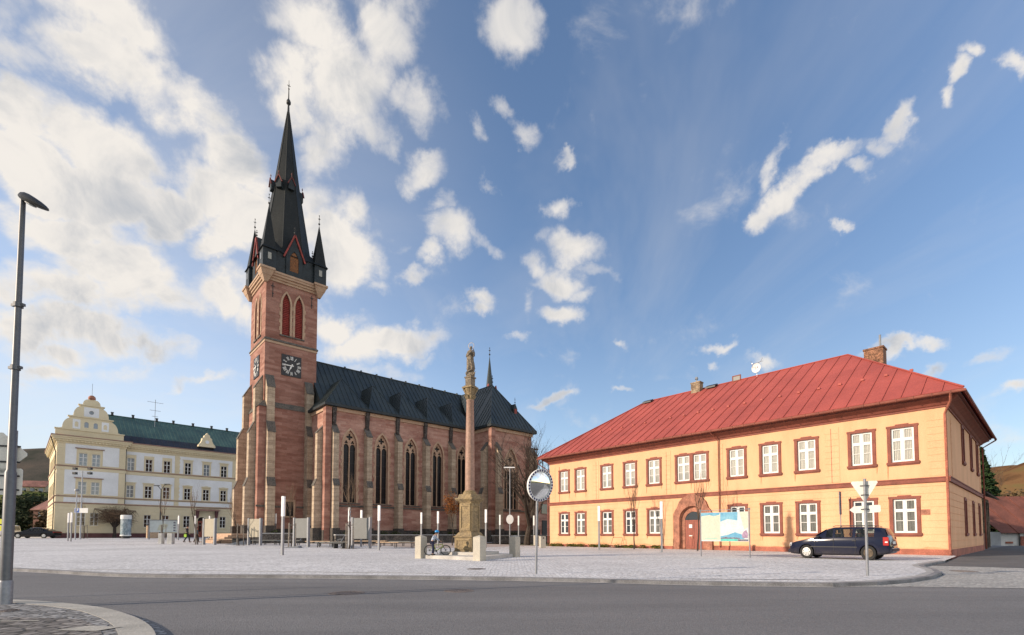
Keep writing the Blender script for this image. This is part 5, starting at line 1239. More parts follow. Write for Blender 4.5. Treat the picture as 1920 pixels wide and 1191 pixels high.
m_ = MB(); m_.box(1.9, 5.2, -.22, 0, 9.35, 9.45); m_.box(1.9, 5.2, -.22, 0, 13.7, 13.8); m_.build('hood_mould', 'pink_ledge', town)
for c in sidew:
    for z, h_ in ((2.4, 1.9), (7.0, 1.87), (11.18, 2.02)): lwin('p', (0, c, z), -R(90), pw, h_, 'pale_glass', None)
for i, c in enumerate(mainw):
    if abs(c - 18.87) > .1: lwin('g', (c, 1.0, 2.25), 0, mw, 1.95, 'dark_glass', None)
    lwin('m1', (c, 1.0, 6.9), 0, mw, 1.9, 'pale_glass' if i == 0 else 'dark_glass', 'flat' if i < 3 else 'arch')
    lwin('m2', (c, 1.0, 11.12), 0, mw, 2.0, 'pale_glass' if i in (0, 4) else 'dark_glass', 'flat' if i > 2 else None)
# entrance
m_ = MB(); m_.box(17.3, 20.9, .1, 1.0, 5.12, 5.3); m_.box(17.5, 20.7, .2, 1.0, 5.3, 5.42); m_.build('porch_canopy', 'pink_ledge', town)
for a in (17.45, 20.3): m_ = MB(); m_.hexa([(a, .75, 3.9), (a + .35, .75, 3.9), (a + .35, 1, 3.9), (a, 1, 3.9)], [(a - .05, .3, 5.1), (a + .4, .3, 5.1), (a + .4, 1, 5.1), (a - .05, 1, 5.1)]); m_.build('bracket', 'plum_base', town)
m_ = MB(); m_.plate(wS(1.0), rarch(18.35, .85, .5, 3.45, 12), [rarch(18.35, .618, .52, 3.45, 12)], -.1, .02); m_.build('door_surround', 'cream_render', town)
m_ = MB(); m_.box(17.75, 18.95, 1.12, 1.18, .5, 3.4); d_ = m_.build('door', 'door_wood', town)
m_ = MB(); m_.plate(wS(1.15), rarch(18.35, .61, 3.42, 3.46, 10), [], 0, .02); m_.build('fanlight', 'dark_glass', d_)
for i, a in enumerate((17.98, 18.5)): m_ = MB(); m_.box(a, a + .3, 1.09, 1.119, 1.6, 3.1); m_.build('glazing', 'dark_glass', d_)

# ------------------------------------------------------------------ hills, far houses, trees
def leafmat(name, c, c2, rough=.9, scale=3):
    m, t, b = newmat(name); n = t.nodes; l = t.links
    oi = n.new('ShaderNodeNewGeometry'); cr = n.new('ShaderNodeValToRGB'); l.new(oi.outputs['Random Per Island'], cr.inputs[0])
    cr.color_ramp.elements[0].color = (*c, 1); cr.color_ramp.elements[1].color = (*c2, 1); l.new(cr.outputs[0], b.inputs['Base Color']); b.inputs['Roughness'].default_value = rough; b.inputs['Specular IOR Level'].default_value = .15
    return m
mat('bark', (.07, .052, .04), .95, .3, 4, .25, 20, .6, c2=(.035, .027, .022))
mat('pale_bark', (.22, .19, .16), .95, .25, 4, .2, 20, .5)
mat('twig', (.15, .10, .065), .95, .3, 4, .2, 20)
mat('red_twig', (.17, .085, .05), .95, .3, 4, .2, 20)
leafmat('autumn_leaf', (.14, .045, .015), (.30, .12, .035))
leafmat('needle', (.012, .03, .014), (.04, .07, .025))
leafmat('hedge_leaf', (.02, .035, .012), (.07, .085, .03))
leafmat('far_leaf', (.07, .05, .03), (.16, .11, .06))
leafmat('far_green', (.02, .035, .02), (.06, .07, .035))
leafmat('moss_leaf', (.05, .07, .015), (.13, .13, .03))
def hillmat(name, cols, scale):
    m, t, b = newmat(name); n = t.nodes; l = t.links
    tcn = n.new('ShaderNodeTexCoord'); mp = n.new('ShaderNodeMapping'); mp.inputs['Scale'].default_value = (1, 1, 1.2); l.new(tcn.outputs['Object'], mp.inputs[0])
    a = n.new('ShaderNodeTexNoise'); a.inputs['Scale'].default_value = scale; a.inputs['Detail'].default_value = 9; a.inputs['Roughness'].default_value = .65; l.new(mp.outputs[0], a.inputs['Vector'])
    cr = n.new('ShaderNodeValToRGB'); cr.color_ramp.elements[0].position = .34; cr.color_ramp.elements[1].position = .66
    cr.color_ramp.elements[0].color = (*cols[0], 1); cr.color_ramp.elements[1].color = (*cols[-1], 1)
    for i, c in enumerate(cols[1:-1]): e = cr.color_ramp.elements.new(.34 + .32 * (i + 1) / (len(cols) - 1)); e.color = (*c, 1)
    l.new(a.outputs[0], cr.inputs[0]); l.new(cr.outputs[0], b.inputs['Base Color']); b.inputs['Roughness'].default_value = 1; b.inputs['Specular IOR Level'].default_value = 0
    f = n.new('ShaderNodeTexVoronoi'); f.inputs['Scale'].default_value = scale * 18; l.new(tcn.outputs['Object'], f.inputs['Vector'])
    bp = n.new('ShaderNodeBump'); bp.inputs['Strength'].default_value = 1; bp.inputs['Distance'].default_value = 3; bp.inputs['Strength'].default_value = .15; bp.inputs['Distance'].default_value = 1; l.new(f.outputs['Distance'], bp.inputs['Height']); l.new(bp.outputs[0], b.inputs['Normal'])
hillmat('hill_wood', [(.05, .055, .045), (.085, .078, .068), (.115, .095, .08)], .03)
hillmat('hill_field', [(.05, .075, .025), (.09, .12, .035), (.15, .13, .06)], .03)
hillmat('hill_autumn', [(.10, .055, .03), (.18, .10, .05), (.14, .12, .05)], .05)
rnd = random.Random(5)
def hill(name, m, cx, cy, rx, ry, h, rz=0, z0=-1, rough=.06, seed=0):
    mb = MB((cx, cy, z0)); nx_, ny_ = 56, 40; q = random.Random(seed)
    ph = [(q.uniform(.5, 4), q.uniform(.5, 4), q.uniform(0, 6.28)) for _ in range(14)]
    for j in range(ny_ + 1):
        for i in range(nx_ + 1):
            a = -1 + 2 * i / nx_; b = -1 + 2 * j / ny_; r_ = math.sqrt(a * a + b * b); k_ = max(0, 1 - r_ * r_) ** 1.3
            z = h * k_; z += h * rough * k_ * sum(math.sin(p[0] * 3 * a + p[1] * 3 * b + p[2]) for p in ph) / 3
            z += q.uniform(-.002, .002) * h * (k_ > 0)
            x, y = a * rx, b * ry; c_, s_ = math.cos(rz), math.sin(rz)
            mb.v.append((x * c_ - y * s_, x * s_ + y * c_, z))
    for j in range(ny_):
        for i in range(nx_): mb.f.append((j * (nx_ + 1) + i, j * (nx_ + 1) + i + 1, (j + 1) * (nx_ + 1) + i + 1, (j + 1) * (nx_ + 1) + i)); mb.m.append(0)
    o = mb.build(name, m, loc=(cx, cy, z0), smooth=True); return tag(o, kind='structure')
hill('hills', 'hill_wood', -450, 560, 400, 210, 100, R(15), seed=1, rough=.02)
hill('hills', 'hill_field', -245, 235, 120, 75, 24, R(-20), seed=2)
hill('hills', 'hill_autumn', 330, 290, 150, 90, 50, R(35), seed=3)
hill('hills', 'hill_wood', 520, 420, 260, 150, 66, R(20), seed=4)
hill('hills', 'hill_field', 190, 170, 70, 50, 9.5, R(30), seed=6)

def bare_tree(name, label, pos, h, trunk_h, r0, spread, depth, seed, m='bark', tm='twig', group=None, up=.35, nb=(2, 4), lean=0, cat='tree', leaves=None, stiff=False, nroot=None):
    """trunk with limbs; twigs are a second mesh"""
    q = random.Random(seed); x, y = pos; z0 = terrain(x, y) + .19
    root = thing(name, label, cat, (x, y, z0), 0, group); T = MB(); G_ = MB(); tips = []
    def grow(p, d, ln, r, lv):
        n = 4 if lv < 2 else 3; pts = [p]; dd = d.copy()
        for i in range(n):
            dd = (dd + Vector((q.gauss(0, .12), q.gauss(0, .12), q.gauss(0, .08) + (up * .12 if lv else 0)))).normalized(); pts.append(pts[-1] + dd * ln / n)
        r1 = r * (.62 if lv < depth else .35); rs = [r + (r1 - r) * i / n for i in range(n + 1)]
        (T if lv < 2 else G_).tube(pts, rs, 7 if lv == 0 else 5 if lv < 2 else 3)
        if lv >= depth: tips.append(pts[-1]); tips.append(pts[1]); return
        k_ = q.randint(*nb) + (1 if lv < 2 else 0)
        for i in range(k_):
            t = q.uniform(.35, 1) if lv else q.uniform(.72, 1); j = min(n - 1, int(t * n)); b_ = pts[j] + (pts[j + 1] - pts[j]) * (t * n - j) if t < 1 else pts[-1]
            az = q.uniform(0, 2 * PI) + i * 2.4; sp = q.uniform(.35, .95) * spread
            side = Vector((math.cos(az), math.sin(az), 0)); nd = (dd * (1 - .35 * sp) + side * sp + Vector((0, 0, up))).normalized()
            grow(b_, nd, ln * q.uniform(.58, .82) if lv else (h - trunk_h) * q.uniform(.42, .62), rs[j] * q.uniform(.5, .7), lv + 1)
        if lv == 0 or stiff: grow(pts[-1], (dd + Vector((0, 0, .5))).normalized(), ((h - trunk_h) * .55) if lv == 0 else ln * .7, rs[-1] * .8, lv + 1)
    grow(Vector((0, 0, -.1)), Vector((lean, 0, 1)).normalized(), trunk_h + .1, r0, 0)
    T.build('trunk', m, root, smooth=True)
    if G_.v: G_.build('crown', tm, root)
    if leaves:
        Lf = MB()
        for p in tips:
            for _ in range(leaves[1]):
                c = p + Vector((q.gauss(0, .13), q.gauss(0, .13), q.gauss(0, .13))); a = Vector((q.gauss(0, 1), q.gauss(0, 1), q.gauss(0, 1))).normalized() * leaves[2]; b_ = a.cross(Vector((q.gauss(0, 1), q.gauss(0, 1), q.gauss(0, 1)))).normalized() * leaves[2] * .6
                Lf.add([c - a, c - b_, c + a, c + b_], [(0, 1, 2, 3)])
        Lf.build('leaves', leaves[0], root)
    return root
def leafy(name, label, pos, h, rx, crown_z, m, n, size, seed, cat='tree', group=None, cone=False, trunk=True, z=None):
    q = random.Random(seed); x, y = pos; z0 = terrain(x, y) + .19 if z is None else z
    root = thing(name, label, cat, (x, y, z0), 0, group); Lf = MB()
    clumps = [(q.gauss(0, .42), q.gauss(0, .42), q.uniform(-1, 1), q.uniform(.25, .5)) for _ in range(26)]
    for i in range(n):
        if cone:
            t = q.random() ** .7; zz = crown_z + (h - crown_z) * (1 - t); layer = .75 + .35 * abs(math.sin(zz * 3.2)); r_ = rx * t * layer * math.sqrt(q.uniform(.25, 1)); a_ = q.uniform(0, 2 * PI)
            c = Vector((r_ * math.cos(a_), r_ * math.sin(a_), zz - r_ * .22))
        else:
            cl = q.choice(clumps); c = Vector((cl[0] + q.gauss(0, cl[3] * .42), cl[1] + q.gauss(0, cl[3] * .42), cl[2] * .55 + q.gauss(0, cl[3] * .5)))
            if c.length > 1.15: c *= 1.1 / c.length
            c = Vector((c.x * rx, c.y * rx, crown_z + (h - crown_z) * (c.z * .5 + .5)))
        a = Vector((q.gauss(0, 1), q.gauss(0, 1), q.gauss(0, .6))).normalized() * size * q.uniform(.6, 1.3); b_ = a.cross(Vector((q.gauss(0, 1), q.gauss(0, 1), q.gauss(0, 1)))).normalized() * size * .6
        Lf.add([c - a, c - b_, c + a, c + b_], [(0, 1, 2, 3)])
    if trunk:
        T = MB(); T.tube([(0, 0, -.2), (0, 0, crown_z), (0, 0, h * .9)], [rx * .07 + .05, rx * .05 + .04, .02], 7)
        for i in range(7): a_ = i * 2.4; zz = crown_z + (h - crown_z) * i * .09; T.tube([(0, 0, zz), (math.cos(a_) * rx * .5, math.sin(a_) * rx * .5, zz + .2 * h * .3)], [.04, .015], 4)
        T.build('trunk', 'bark', root)
    Lf.build('crown', m, root)
    return root
# globe-cut tree before the cream building
def globe_tree(pos):
    q = random.Random(3); x, y = pos; z0 = gz(x, y); root = thing('globe_tree', 'bare tree with a wide flat umbrella crown in front of the cream building', 'tree', (x, y, z0))
    T = MB(); T.tube([(0, 0, -.1), (.05, 0, .8), (0, 0, 1.6)], [.26, .2, .2], 9); G_ = MB()
    for i in range(11):
        a = i * 2 * PI / 11 + q.uniform(-.2, .2); r_ = q.uniform(1.2, 2.6); hz_ = q.uniform(1.3, 2.9); e = Vector((r_ * math.cos(a), r_ * math.sin(a), 1.6 + hz_))
        m_ = Vector((e.x * .35, e.y * .35, 1.6 + hz_ * .45)); T.tube([(0, 0, 1.45), m_, e], [.11, .08, .035], 6)
        for j in range(60):
            s = q.choice((m_, e, (m_ + e) / 2)); th = q.uniform(0, 2 * PI); ph = q.uniform(0, 1); el_ = math.asin(ph)
            tip = Vector((3.1 * math.cos(el_) * math.cos(th), 3.1 * math.cos(el_) * math.sin(th), 2.35 + 2.7 * math.sin(el_)))
            tip = tip * q.uniform(.8, 1.02); tip = s + (tip - s) * min(1, 3.2 / max(.1, (tip - s).length))
            mid = (s + tip) / 2 + Vector((q.gauss(0, .1), q.gauss(0, .1), q.gauss(0, .1))); G_.tube([s, mid, tip], [.022, .016, .008], 3)
    T.build('trunk', 'bark', root, smooth=True); G_.build('crown', 'twig', root)
globe_tree((-59.6, 72.8))
# young staked trees on the plaza
def staked(pos, h, seed, label, crown=1.0):
    r_ = bare_tree('young_tree', label, pos, h, h * .42, .05, .38, 3, seed, 'bark', 'twig', 'young staked trees', up=.75, nb=(2, 3), stiff=True)
    for i in range(3):
        a = i * 2 * PI / 3 + .5; b = MB(); b.tube([(.33 * math.cos(a), .33 * math.sin(a), -.05), (.3 * math.cos(a), .3 * math.sin(a), 1.9)], .035, 7); b.build('stake', 'pale_bark', r_)
    b = MB(); pts = [(.3 * math.cos(i * 2 * PI / 3 + .5), .3 * math.sin(i * 2 * PI / 3 + .5), 1.75) for i in range(3)]
    for i in range(3): b.bar(pts[i], pts[(i + 1) % 3], .02, .05)
    b.build('tie_rail', 'pale_bark', r_)
    b = MB(); b.lathe([(.62, -.0), (.62, .012), (.01, .012)], 0, 0, 20); b.build('tree_grate', 'cast_iron', r_)
for p, h, s, lb in [((-28.3, 43.8), 5.2, 11, 'young bare tree with three stakes left of the first beige board'), ((-23.4, 41.7), 4.6, 12, 'young bare tree with stakes between the two beige boards'),
                    ((-17.0, 37.4), 5.0, 13, 'young bare tree with stakes before the lower tower window'), ((-12.06, 35.9), 5.6, 14, 'young bare tree with stakes at the left edge of the large grey board'),
                    ((-58.3, 66.2), 5.2, 15, 'young bare tree with stakes near the tall floodlight mast'), ((-43.5, 60.5), 5.8, 16, 'young bare tree with stakes behind the walking couple')]: staked(p, h, s, lb)
bare_tree('slim_tree', 'slim bare tree before the yellow house, left of its door', (8.9, 35.5), 5.0, 1.7, .055, .3, 3, 21, 'bark', 'twig', 'slim bare trees before the yellow house', up=.9, nb=(2, 3), stiff=True)
bare_tree('slim_tree', 'slim bare tree right in front of the arched door', (12.2, 32.0), 5.2, 1.8, .06, .3, 3, 22, 'bark', 'twig', 'slim bare trees before the yellow house', up=.9, nb=(2, 3), stiff=True)
def place_uv(u, v): p = U * u + V * v; return (p.x, p.y)
bare_tree('bare_tree', 'large spreading bare tree before the church transept', (1.6, 52.5), 11.5, 2.4, .38, 1.0, 5, 31, 'bark', 'bark', up=.28, nb=(2, 4))
bare_tree('copper_leaved_tree', 'small tree still holding copper brown leaves beside the column', (-5.55, 45.3), 4.6, 1.7, .06, .6, 4, 41, 'bark', 'twig', leaves=('autumn_leaf', 3, .075), nb=(2, 4), up=.5)
leafy('conifer', 'dark pointed conifer behind the yellow house at the right edge', (59.4, 61), 12.6, 3.2, 1.0, 'needle', 5200, .26, 51, cone=True, z=-.5)
bare_tree('bare_tree', 'bare tree beyond the barn beside the dark conifer', (75, 77), 12.5, 3.0, .3, .8, 5, 52, 'bark', 'twig', up=.4, nb=(2, 4))
for i, (x, y, h, r_, m_, lb) in enumerate([(96, 96, 11, 6, 'far_leaf', 'rust brown bush growth on the slope behind the barn'), (86, 83, 8, 4.5, 'far_leaf', 'low brown copse left on the slope behind the barn'), (112, 104, 12, 7, 'far_leaf', 'tall brown copse at the far right edge')]):
    leafy('brown_tree', lb, (x, y), h, r_, 1.0, m_, 3000, .4, 60 + i, group='brown trees behind the barn')
# left background: dark conifers, bushes, houses on the slope
for i, (x, y, h, r_, m_, lb) in enumerate([(-150, 152, 14, 8, 'far_green', 'tall dark tree mass left of the cream building'), (-168, 160, 13, 8, 'far_green', 'dark tree mass behind the round traffic signs'), (-176, 182, 17, 9, 'far_green', 'dark woodland tree at the foot of the far hill'),
        (-120, 128, 7, 5, 'far_leaf', 'brown bush behind the black saloon car'), (-139, 149, 12, 6, 'far_leaf', 'ochre shrub between the two hillside houses'), (-146, 140, 6, 6, 'far_green', 'low dark hedge tree beside the far street')]):
    leafy('background_tree', lb, (x, y), h, r_, .6, m_, 2600, .5, 80 + i, group='trees at the far left')
mat('house_roof_red', (.22, .10, .08), .8, .2, .5, .1, 4)
mat('house_roof_grey', (.12, .13, .15), .8, .2, .5, .1, 4)
mat('house_wall_brown', (.13, .06, .045), .9, .2, .5, .1, 4)
mat('house_wall_cream', (.45, .38, .27), .9, .1, .5, .1, 4)
def far_house(x, y, w_, d_, h, rh, rz, wm, rm, label, z=None, nwin=3):
    z0 = z if z is not None else terrain(x, y); t = thing('far_house', label, 'house', (x, y, z0), rz, 'houses on the far left slope')
    b = MB(); b.box(-w_ / 2, w_ / 2, -d_ / 2, d_ / 2, -6, h); b.prism([(-d_ / 2, h), (d_ / 2, h), (0, h + rh)], 'x', -w_ / 2, w_ / 2); b.build('wall', wm, t)
    b = MB()
    for s in (-1, 1): b.hexa([(-w_ / 2 - .5, s * (d_ / 2 + .5), h - .4), (w_ / 2 + .5, s * (d_ / 2 + .5), h - .4), (w_ / 2 + .5, 0, h + rh + .05), (-w_ / 2 - .5, 0, h + rh + .05)], [(-w_ / 2 - .5, s * (d_ / 2 + .5), h - .1), (w_ / 2 + .5, s * (d_ / 2 + .5), h - .1), (w_ / 2 + .5, 0, h + rh + .35), (-w_ / 2 - .5, 0, h + rh + .35)])
    b.build('roof', rm, t)
    for i in range(nwin):
        a = -w_ / 2 + w_ * (i + .5) / nwin; b = MB(); b.box(a - .8, a + .8, -d_ / 2 - .08, -d_ / 2 + .02, h - 2.4, h - .9); b.build('window', 'pale_glass', t)
far_house(-128, 141, 14, 9, 6.2, 2.6, R(-5), 'house_wall_brown', 'house_roof_red', 'low brown house with red roof and bright windows left of the cream building', z=2.2)
far_house(-152, 172, 16, 9, 5, 2.2, R(10), 'house_wall_cream', 'house_roof_grey', 'pale house with a grey roof above the brown one', z=8)
far_house(-218, 222, 9, 7, 4, 2.5, R(20), 'house_wall_cream', 'house_roof_red', 'small cream house high on the green slope', z=19)
far_house(-238, 226, 8, 7, 4, 2.5, R(0), 'house_wall_brown', 'house_roof_grey', 'tiny dark house high on the slope near the road signs', z=23)

# ------------------------------------------------------------------ column with statue
mat('gold_stone', (.32, .235, .12), .85, .22, 2.2, .18, 14, .5, c2=(.17, .13, .08))
mat('pink_marble', (.36, .215, .155), .6, .14, 1.6, .12, 12, .2, c2=(.28, .165, .12), stretch=(1, 1, .5))
mat('weathered_statue', (.28, .22, .15), .9, .3, 3, .25, 14, .6, c2=(.09, .08, .07))
mat('granite', (.50, .46, .38), .85, .08, 2, .12, 60, .35, c2=(.42, .39, .33))
mat('granite_step', (.46, .44, .41), .85, .08, 2, .12, 60, .35)
mat('gold', (.7, .5, .2), .35, .1, 4, metal=.9)
mat('shiny_steel', (.115, .12, .13), .45, .06, 3, .05, metal=.3)
mat('post_grey', (.24, .25, .27), .5, .06, 3, .05, metal=.35)
mat('post_white', (.86, .86, .86), .4, .02, 3, .02)
mat('board_beige', (.38, .34, .26), .7, .03, 2, .04)
mat('board_grey', (.19, .195, .19), .7, .03, 2, .04)
mat('bench_wood', (.50, .36, .24), .75, .12, 3, .15, 18, stretch=(1, 1, 6))
mat('concrete', (.42, .42, .41), .9, .1, 2, .12, 40, .3)
mat('black_plastic', (.015, .015, .017), .5, .1, 3)
PX, PY_ = -3.02 + .55, 23.4
PX, PY_ = -2.3, 22.05
def dv(px, dist):   # helper for directions only
    return (px - 960) / 910 * dist
pcx, pcy = -1.97, 22.6
mon = thing('marian_column', 'tall pink marble column with a saint statue on a gold brown stone pedestal', 'monument', (pcx, pcy, .0), R(57))
def frus(m, z0, z1, w0, w1): m.frustum(0, 0, z0, z1, w0, w0, w1, w1)
b = MB(); b.box(-.98, .98, -.98, .98, .0, .28); b.build('pedestal_step', 'granite_step', mon)
b = MB(); frus(b, .28, .33, 1.06, 1.06); b.box(-.50, .50, -.50, .50, .33, .93); frus(b, .93, .99, 1.07, 1.07); frus(b, .99, 1.17, .98, .74)
b.build('pedestal_base', 'gold_stone', mon, bevel=.015)
for rz in range(4):
    b = MB(); b.plate(lambda a, z, d: (a, -.50 + d, z), rect(-.42, .42, .39, .87), [rect(-.34, .34, .46, .80)], -.025, .0); o = b.build('panel_moulding', 'gold_stone', mon); o.rotation_euler = (0, 0, rz * PI / 2)
b = MB(); b.box(-.335, .335, -.335, .335, 1.17, 2.55); frus(b, 2.55, 2.6, .72, .76); frus(b, 2.6, 2.68, .8, .95); frus(b, 2.68, 2.75, .98, .98); frus(b, 2.75, 2.93, .80, .72)
b.build('pedestal_shaft', 'gold_stone', mon, bevel=.012)
for rz in range(4):
    b = MB(); b.plate(lambda a, z, d: (a, -.335 + d, z), rect(-.3, .3, 1.24, 2.5), [rect(-.21, .21, 1.36, 2.36)], -.035, .0); o = b.build('relief_panel', 'gold_stone', mon); o.rotation_euler = (0, 0, rz * PI / 2)
b = MB(); b.lathe([(.32, 2.93), (.33, 2.97), (.31, 3.02), (.27, 3.03), (.28, 3.07), (.24, 3.11)], seg=28); b.build('column_base', 'gold_stone', mon, smooth=True)
b = MB(); b.lathe([(.222, 3.1), (.22, 4.2), (.20, 5.8), (.170, 7.30), (.188, 7.33), (.188, 7.36), (.168, 7.38)], seg=32); b.build('column_shaft', 'pink_marble', mon, smooth=True)
b = MB(); b.lathe([(.165, 7.37), (.17, 7.46), (.21, 7.53), (.18, 7.6), (.2, 7.75), (.27, 7.9), (.22, 7.95)], seg=16)
for i in range(8):
    a = i * PI / 4; b.tube([(.17 * math.cos(a), .17 * math.sin(a), 7.45), (.25 * math.cos(a), .25 * math.sin(a), 7.6), (.22 * math.cos(a), .22 * math.sin(a), 7.52)], [.05, .04, .015], 5)
for i in range(4):
    a = PI / 4 + i * PI / 2; b.tube([(.18 * math.cos(a), .18 * math.sin(a), 7.65), (.28 * math.cos(a), .28 * math.sin(a), 7.85), (.35 * math.cos(a), .35 * math.sin(a), 7.93), (.32 * math.cos(a), .32 * math.sin(a), 7.83)], [.06, .055, .05, .025], 5)
frus(b, 7.93, 8.0, .56, .56); b.build('capital', 'gold_stone', mon)
b = MB(); frus(b, 8.0, 8.06, .42, .42); frus(b, 8.06, 8.42, .32, .33); frus(b, 8.42, 8.48, .4, .4); b.build('statue_plinth', 'weathered_statue', mon)
# skin grown figures ------------------------------------------------
def skin(name, nodes, edges, m, parent=None, loc=(0, 0, 0), rz=0, sub=2, smooth=True):
    me = bpy.data.meshes.new(name); me.from_pydata([n[0] for n in nodes], edges, []); me.materials.append(MATS[m])
    o = bpy.data.objects.new(name, me); COL.objects.link(o); o.location = loc; o.rotation_euler = (0, 0, rz)
    sk_ = o.modifiers.new('skin', 'SKIN'); sk_.use_smooth_shade = True
    for i, v_ in enumerate(me.skin_vertices[0].data):
        r_ = nodes[i][1]; v_.radius = (r_, r_) if not isinstance(r_, tuple) else r_; v_.use_root = (i == 0)
    if sub: s_ = o.modifiers.new('sub', 'SUBSURF'); s_.levels = sub; s_.render_levels = sub
    # bake the modifiers into one plain mesh
    dg_ = bpy.context.evaluated_depsgraph_get(); ev = o.evaluated_get(dg_); me2 = bpy.data.meshes.new_from_object(ev); me2.name = name
    o.modifiers.clear(); o.data = me2; me2.polygons.foreach_set('use_smooth', [True] * len(me2.polygons))
    if not me2.materials: me2.materials.append(MATS[m])
    if parent: o.parent = parent
    return o
st = thing('statue', None, None, (0, 0, 8.46)); st.parent = mon; st.rotation_euler = (0, 0, R(-75)); st.scale = (.82, .82, .82)
b = MB(); q = random.Random(9)
prof = [(.20, 0), (.27, .1), (.24, .22), (.15, .32), (.22, .40), (.25, .5), (.22, .8), (.19, 1.15), (.20, 1.35), (.17, 1.5), (.07, 1.6)]
vs = []; fs = []; seg = 28
for j, (r_, z) in enumerate(prof):
    for k_ in range(seg):
        a = 2 * PI * k_ / seg; fold_ = 1 + (.13 * math.sin(a * 7 + z * 3) + .07 * math.sin(a * 4 - z * 6)) * (1 if .35 < z < 1.4 else .3); vs.append((r_ * fold_ * math.cos(a) * .95 + .03 * math.sin(z * 3), r_ * fold_ * math.sin(a) * .85, z))
for j in range(len(prof) - 1):
    for k_ in range(seg): fs.append((j * seg + k_, j * seg + (k_ + 1) % seg, (j + 1) * seg + (k_ + 1) % seg, (j + 1) * seg + k_))
fs.append(tuple(reversed(range(seg)))); b.add(vs, fs)
b.build('robe', 'weathered_statue', st, smooth=True)
skin('figure', [((0, 0, 1.3), .12), ((0, 0, 1.52), .09), ((.02, 0, 1.62), .045), ((.04, -.01, 1.72), .085), ((.05, -.02, 1.84), .07), ((.17, .02, 1.44), .07), ((.24, -.03, 1.2), .055), ((.30, -.12, 1.38), .04), ((.27, -.2, 1.52), .03), ((.26, -.22, 1.6), .02), ((-.16, 0, 1.44), .07), ((-.2, -.1, 1.2), .055), ((.1, -.22, 1.4), .04), ((.25, -.22, 1.5), .03)],
     [(0, 1), (1, 2), (2, 3), (3, 4), (1, 5), (5, 6), (6, 7), (7, 8), (8, 9), (1, 10), (10, 11), (11, 12), (12, 13)], 'weathered_statue', st)
b = MB()
for i in range(3): b.ball((.22 * math.cos(i * 2.1 + 4), .18 * math.sin(i * 2.1 + 4), .22), .1, 8, 6)
b.tube([(.1, -.1, .1), (.3, -.18, .14), (.42, -.2, .28)], [.05, .03, .01], 5); b.tube([(-.15, -.15, .3), (.2, -.2, .42), (.28, 0, .5)], [.05, .06, .04], 6); b.build('cloud_base', 'weathered_statue', st, smooth=True)
b = MB(); n_ = 24; b.tube([(.05 + .17 * math.cos(2 * PI * i / n_), 0, 1.86 + .17 * math.sin(2 * PI * i / n_)) for i in range(n_)], .008, 5, closed=True)
for i in range(12): a = 2 * PI * i / 12; b.tube([(.05 + .17 * math.cos(a), 0, 1.86 + .17 * math.sin(a)), (.05 + .22 * math.cos(a), 0, 1.86 + .22 * math.sin(a))], .007, 4)
b.build('halo', 'gold', st)
# platform of the column and its square bollards
cA, cB, cC = Vector((-4.08, 21.8, 0)), Vector((-1.32, 19.75, 0)), Vector((.13, 23.2, 0))
cD = cA + (cC - cB)
pl = MB(); e1 = (cB - cA).normalized(); e2 = (cC - cB).normalized()
P_ = [cA, cB, cC, cD]; tag(pl.add([p + Vector((0, 0, -.05)) for p in P_] + [p + Vector((0, 0, .15)) for p in P_], [(3, 2, 1, 0), (4, 5, 6, 7)] + [(i, (i + 1) % 4, 4 + (i + 1) % 4, 4 + i) for i in range(4)]).build('column_platform', 'granite_step', bevel=.01), 'low square granite platform round the column pedestal', 'platform')
for c, lb in ((cA, 'square granite bollard at the left corner of the column platform, beside the child'), (cB, 'nearest square granite bollard, in front of the column pedestal'), (cC, 'square granite bollard at the right corner of the column platform'), (cD, 'square granite bollard hidden behind the column at the back corner')):
    if c is cD: continue
    t = thing('granite_bollard', lb, 'bollard', (c.x, c.y, -.02), math.atan2(e1.y, e1.x), 'granite bollards round the column')
    b = MB(); b.box(-.19, .19, -.19, .19, 0, .98); b.build('shaft', 'granite', t, bevel=.012); b = MB(); b.frustum(0, 0, .981, 1.05, .38, .38, .03, .03); b.build('cap', 'granite', t)
# ------------------------------------------------------------------ light posts
def light_post(x, y, lb, h=3.05, tilt=0):
    t = thing('light_post', lb, 'light post', (x, y, gz(x, y)), R(-22), 'slim light posts on the plaza')
    b = MB(); b.box(-.055, .055, -.055, .055, -.05, h * .66); b.build('pole', 'post_grey', t)
    b = MB(); b.box(-.075, .075, -.06, .06, h * .66, h); b.build('light_head', 'post_white', t)
    b = MB(); b.box(-.08, .08, -.065, .065, h, h + .02); b.build('top_cap', 'post_grey', t)
LPs = [((-11.92, 25.25), 'white topped light post nearest to the road, before the church tower'), ((-24.6, 50.5), 'light post close behind the nearest one, at the tower foot'), ((-12.1, 36.1), 'light post beside the staked tree left of the large grey board'), ((-12.6, 40.6), 'light post whose top shows above the large grey board'),
       ((-9.06, 33.06), 'light post just right of the large grey board'), ((-8.4, 45.0), 'light post behind the left platform bollard'), ((-6.42, 42.13), 'light post just right of the child'), ((-2.06, 38.34), 'light post just right of the column pedestal'),
       ((-1.24, 50.24), 'light post left of the mast with the round sign'), ((.72, 52.86), 'light post right of the mast with the round sign'), ((6.03, 33.64), 'light post before the third window of the yellow house'), ((8.95, 29.06), 'light post left of the arched door of the yellow house'),
       ((-48.58, 53.15), 'left one of the two light posts by the black saloon car'), ((-46.33, 51.03), 'right one of the two light posts by the black saloon car'), ((-41.54, 60.47), 'light post left of the walking couple'), ((-39.87, 61.06), 'light post just right of the walking couple'), ((-38.2, 61.3), 'light post showing above the leftmost beige board'),
       ((2.35, 52.0), 'light post left of the dark sacristy door'), ((4.3, 53.2), 'light post between the sacristy door and the yellow house')]
for p, lb in LPs: light_post(p[0], p[1], lb)
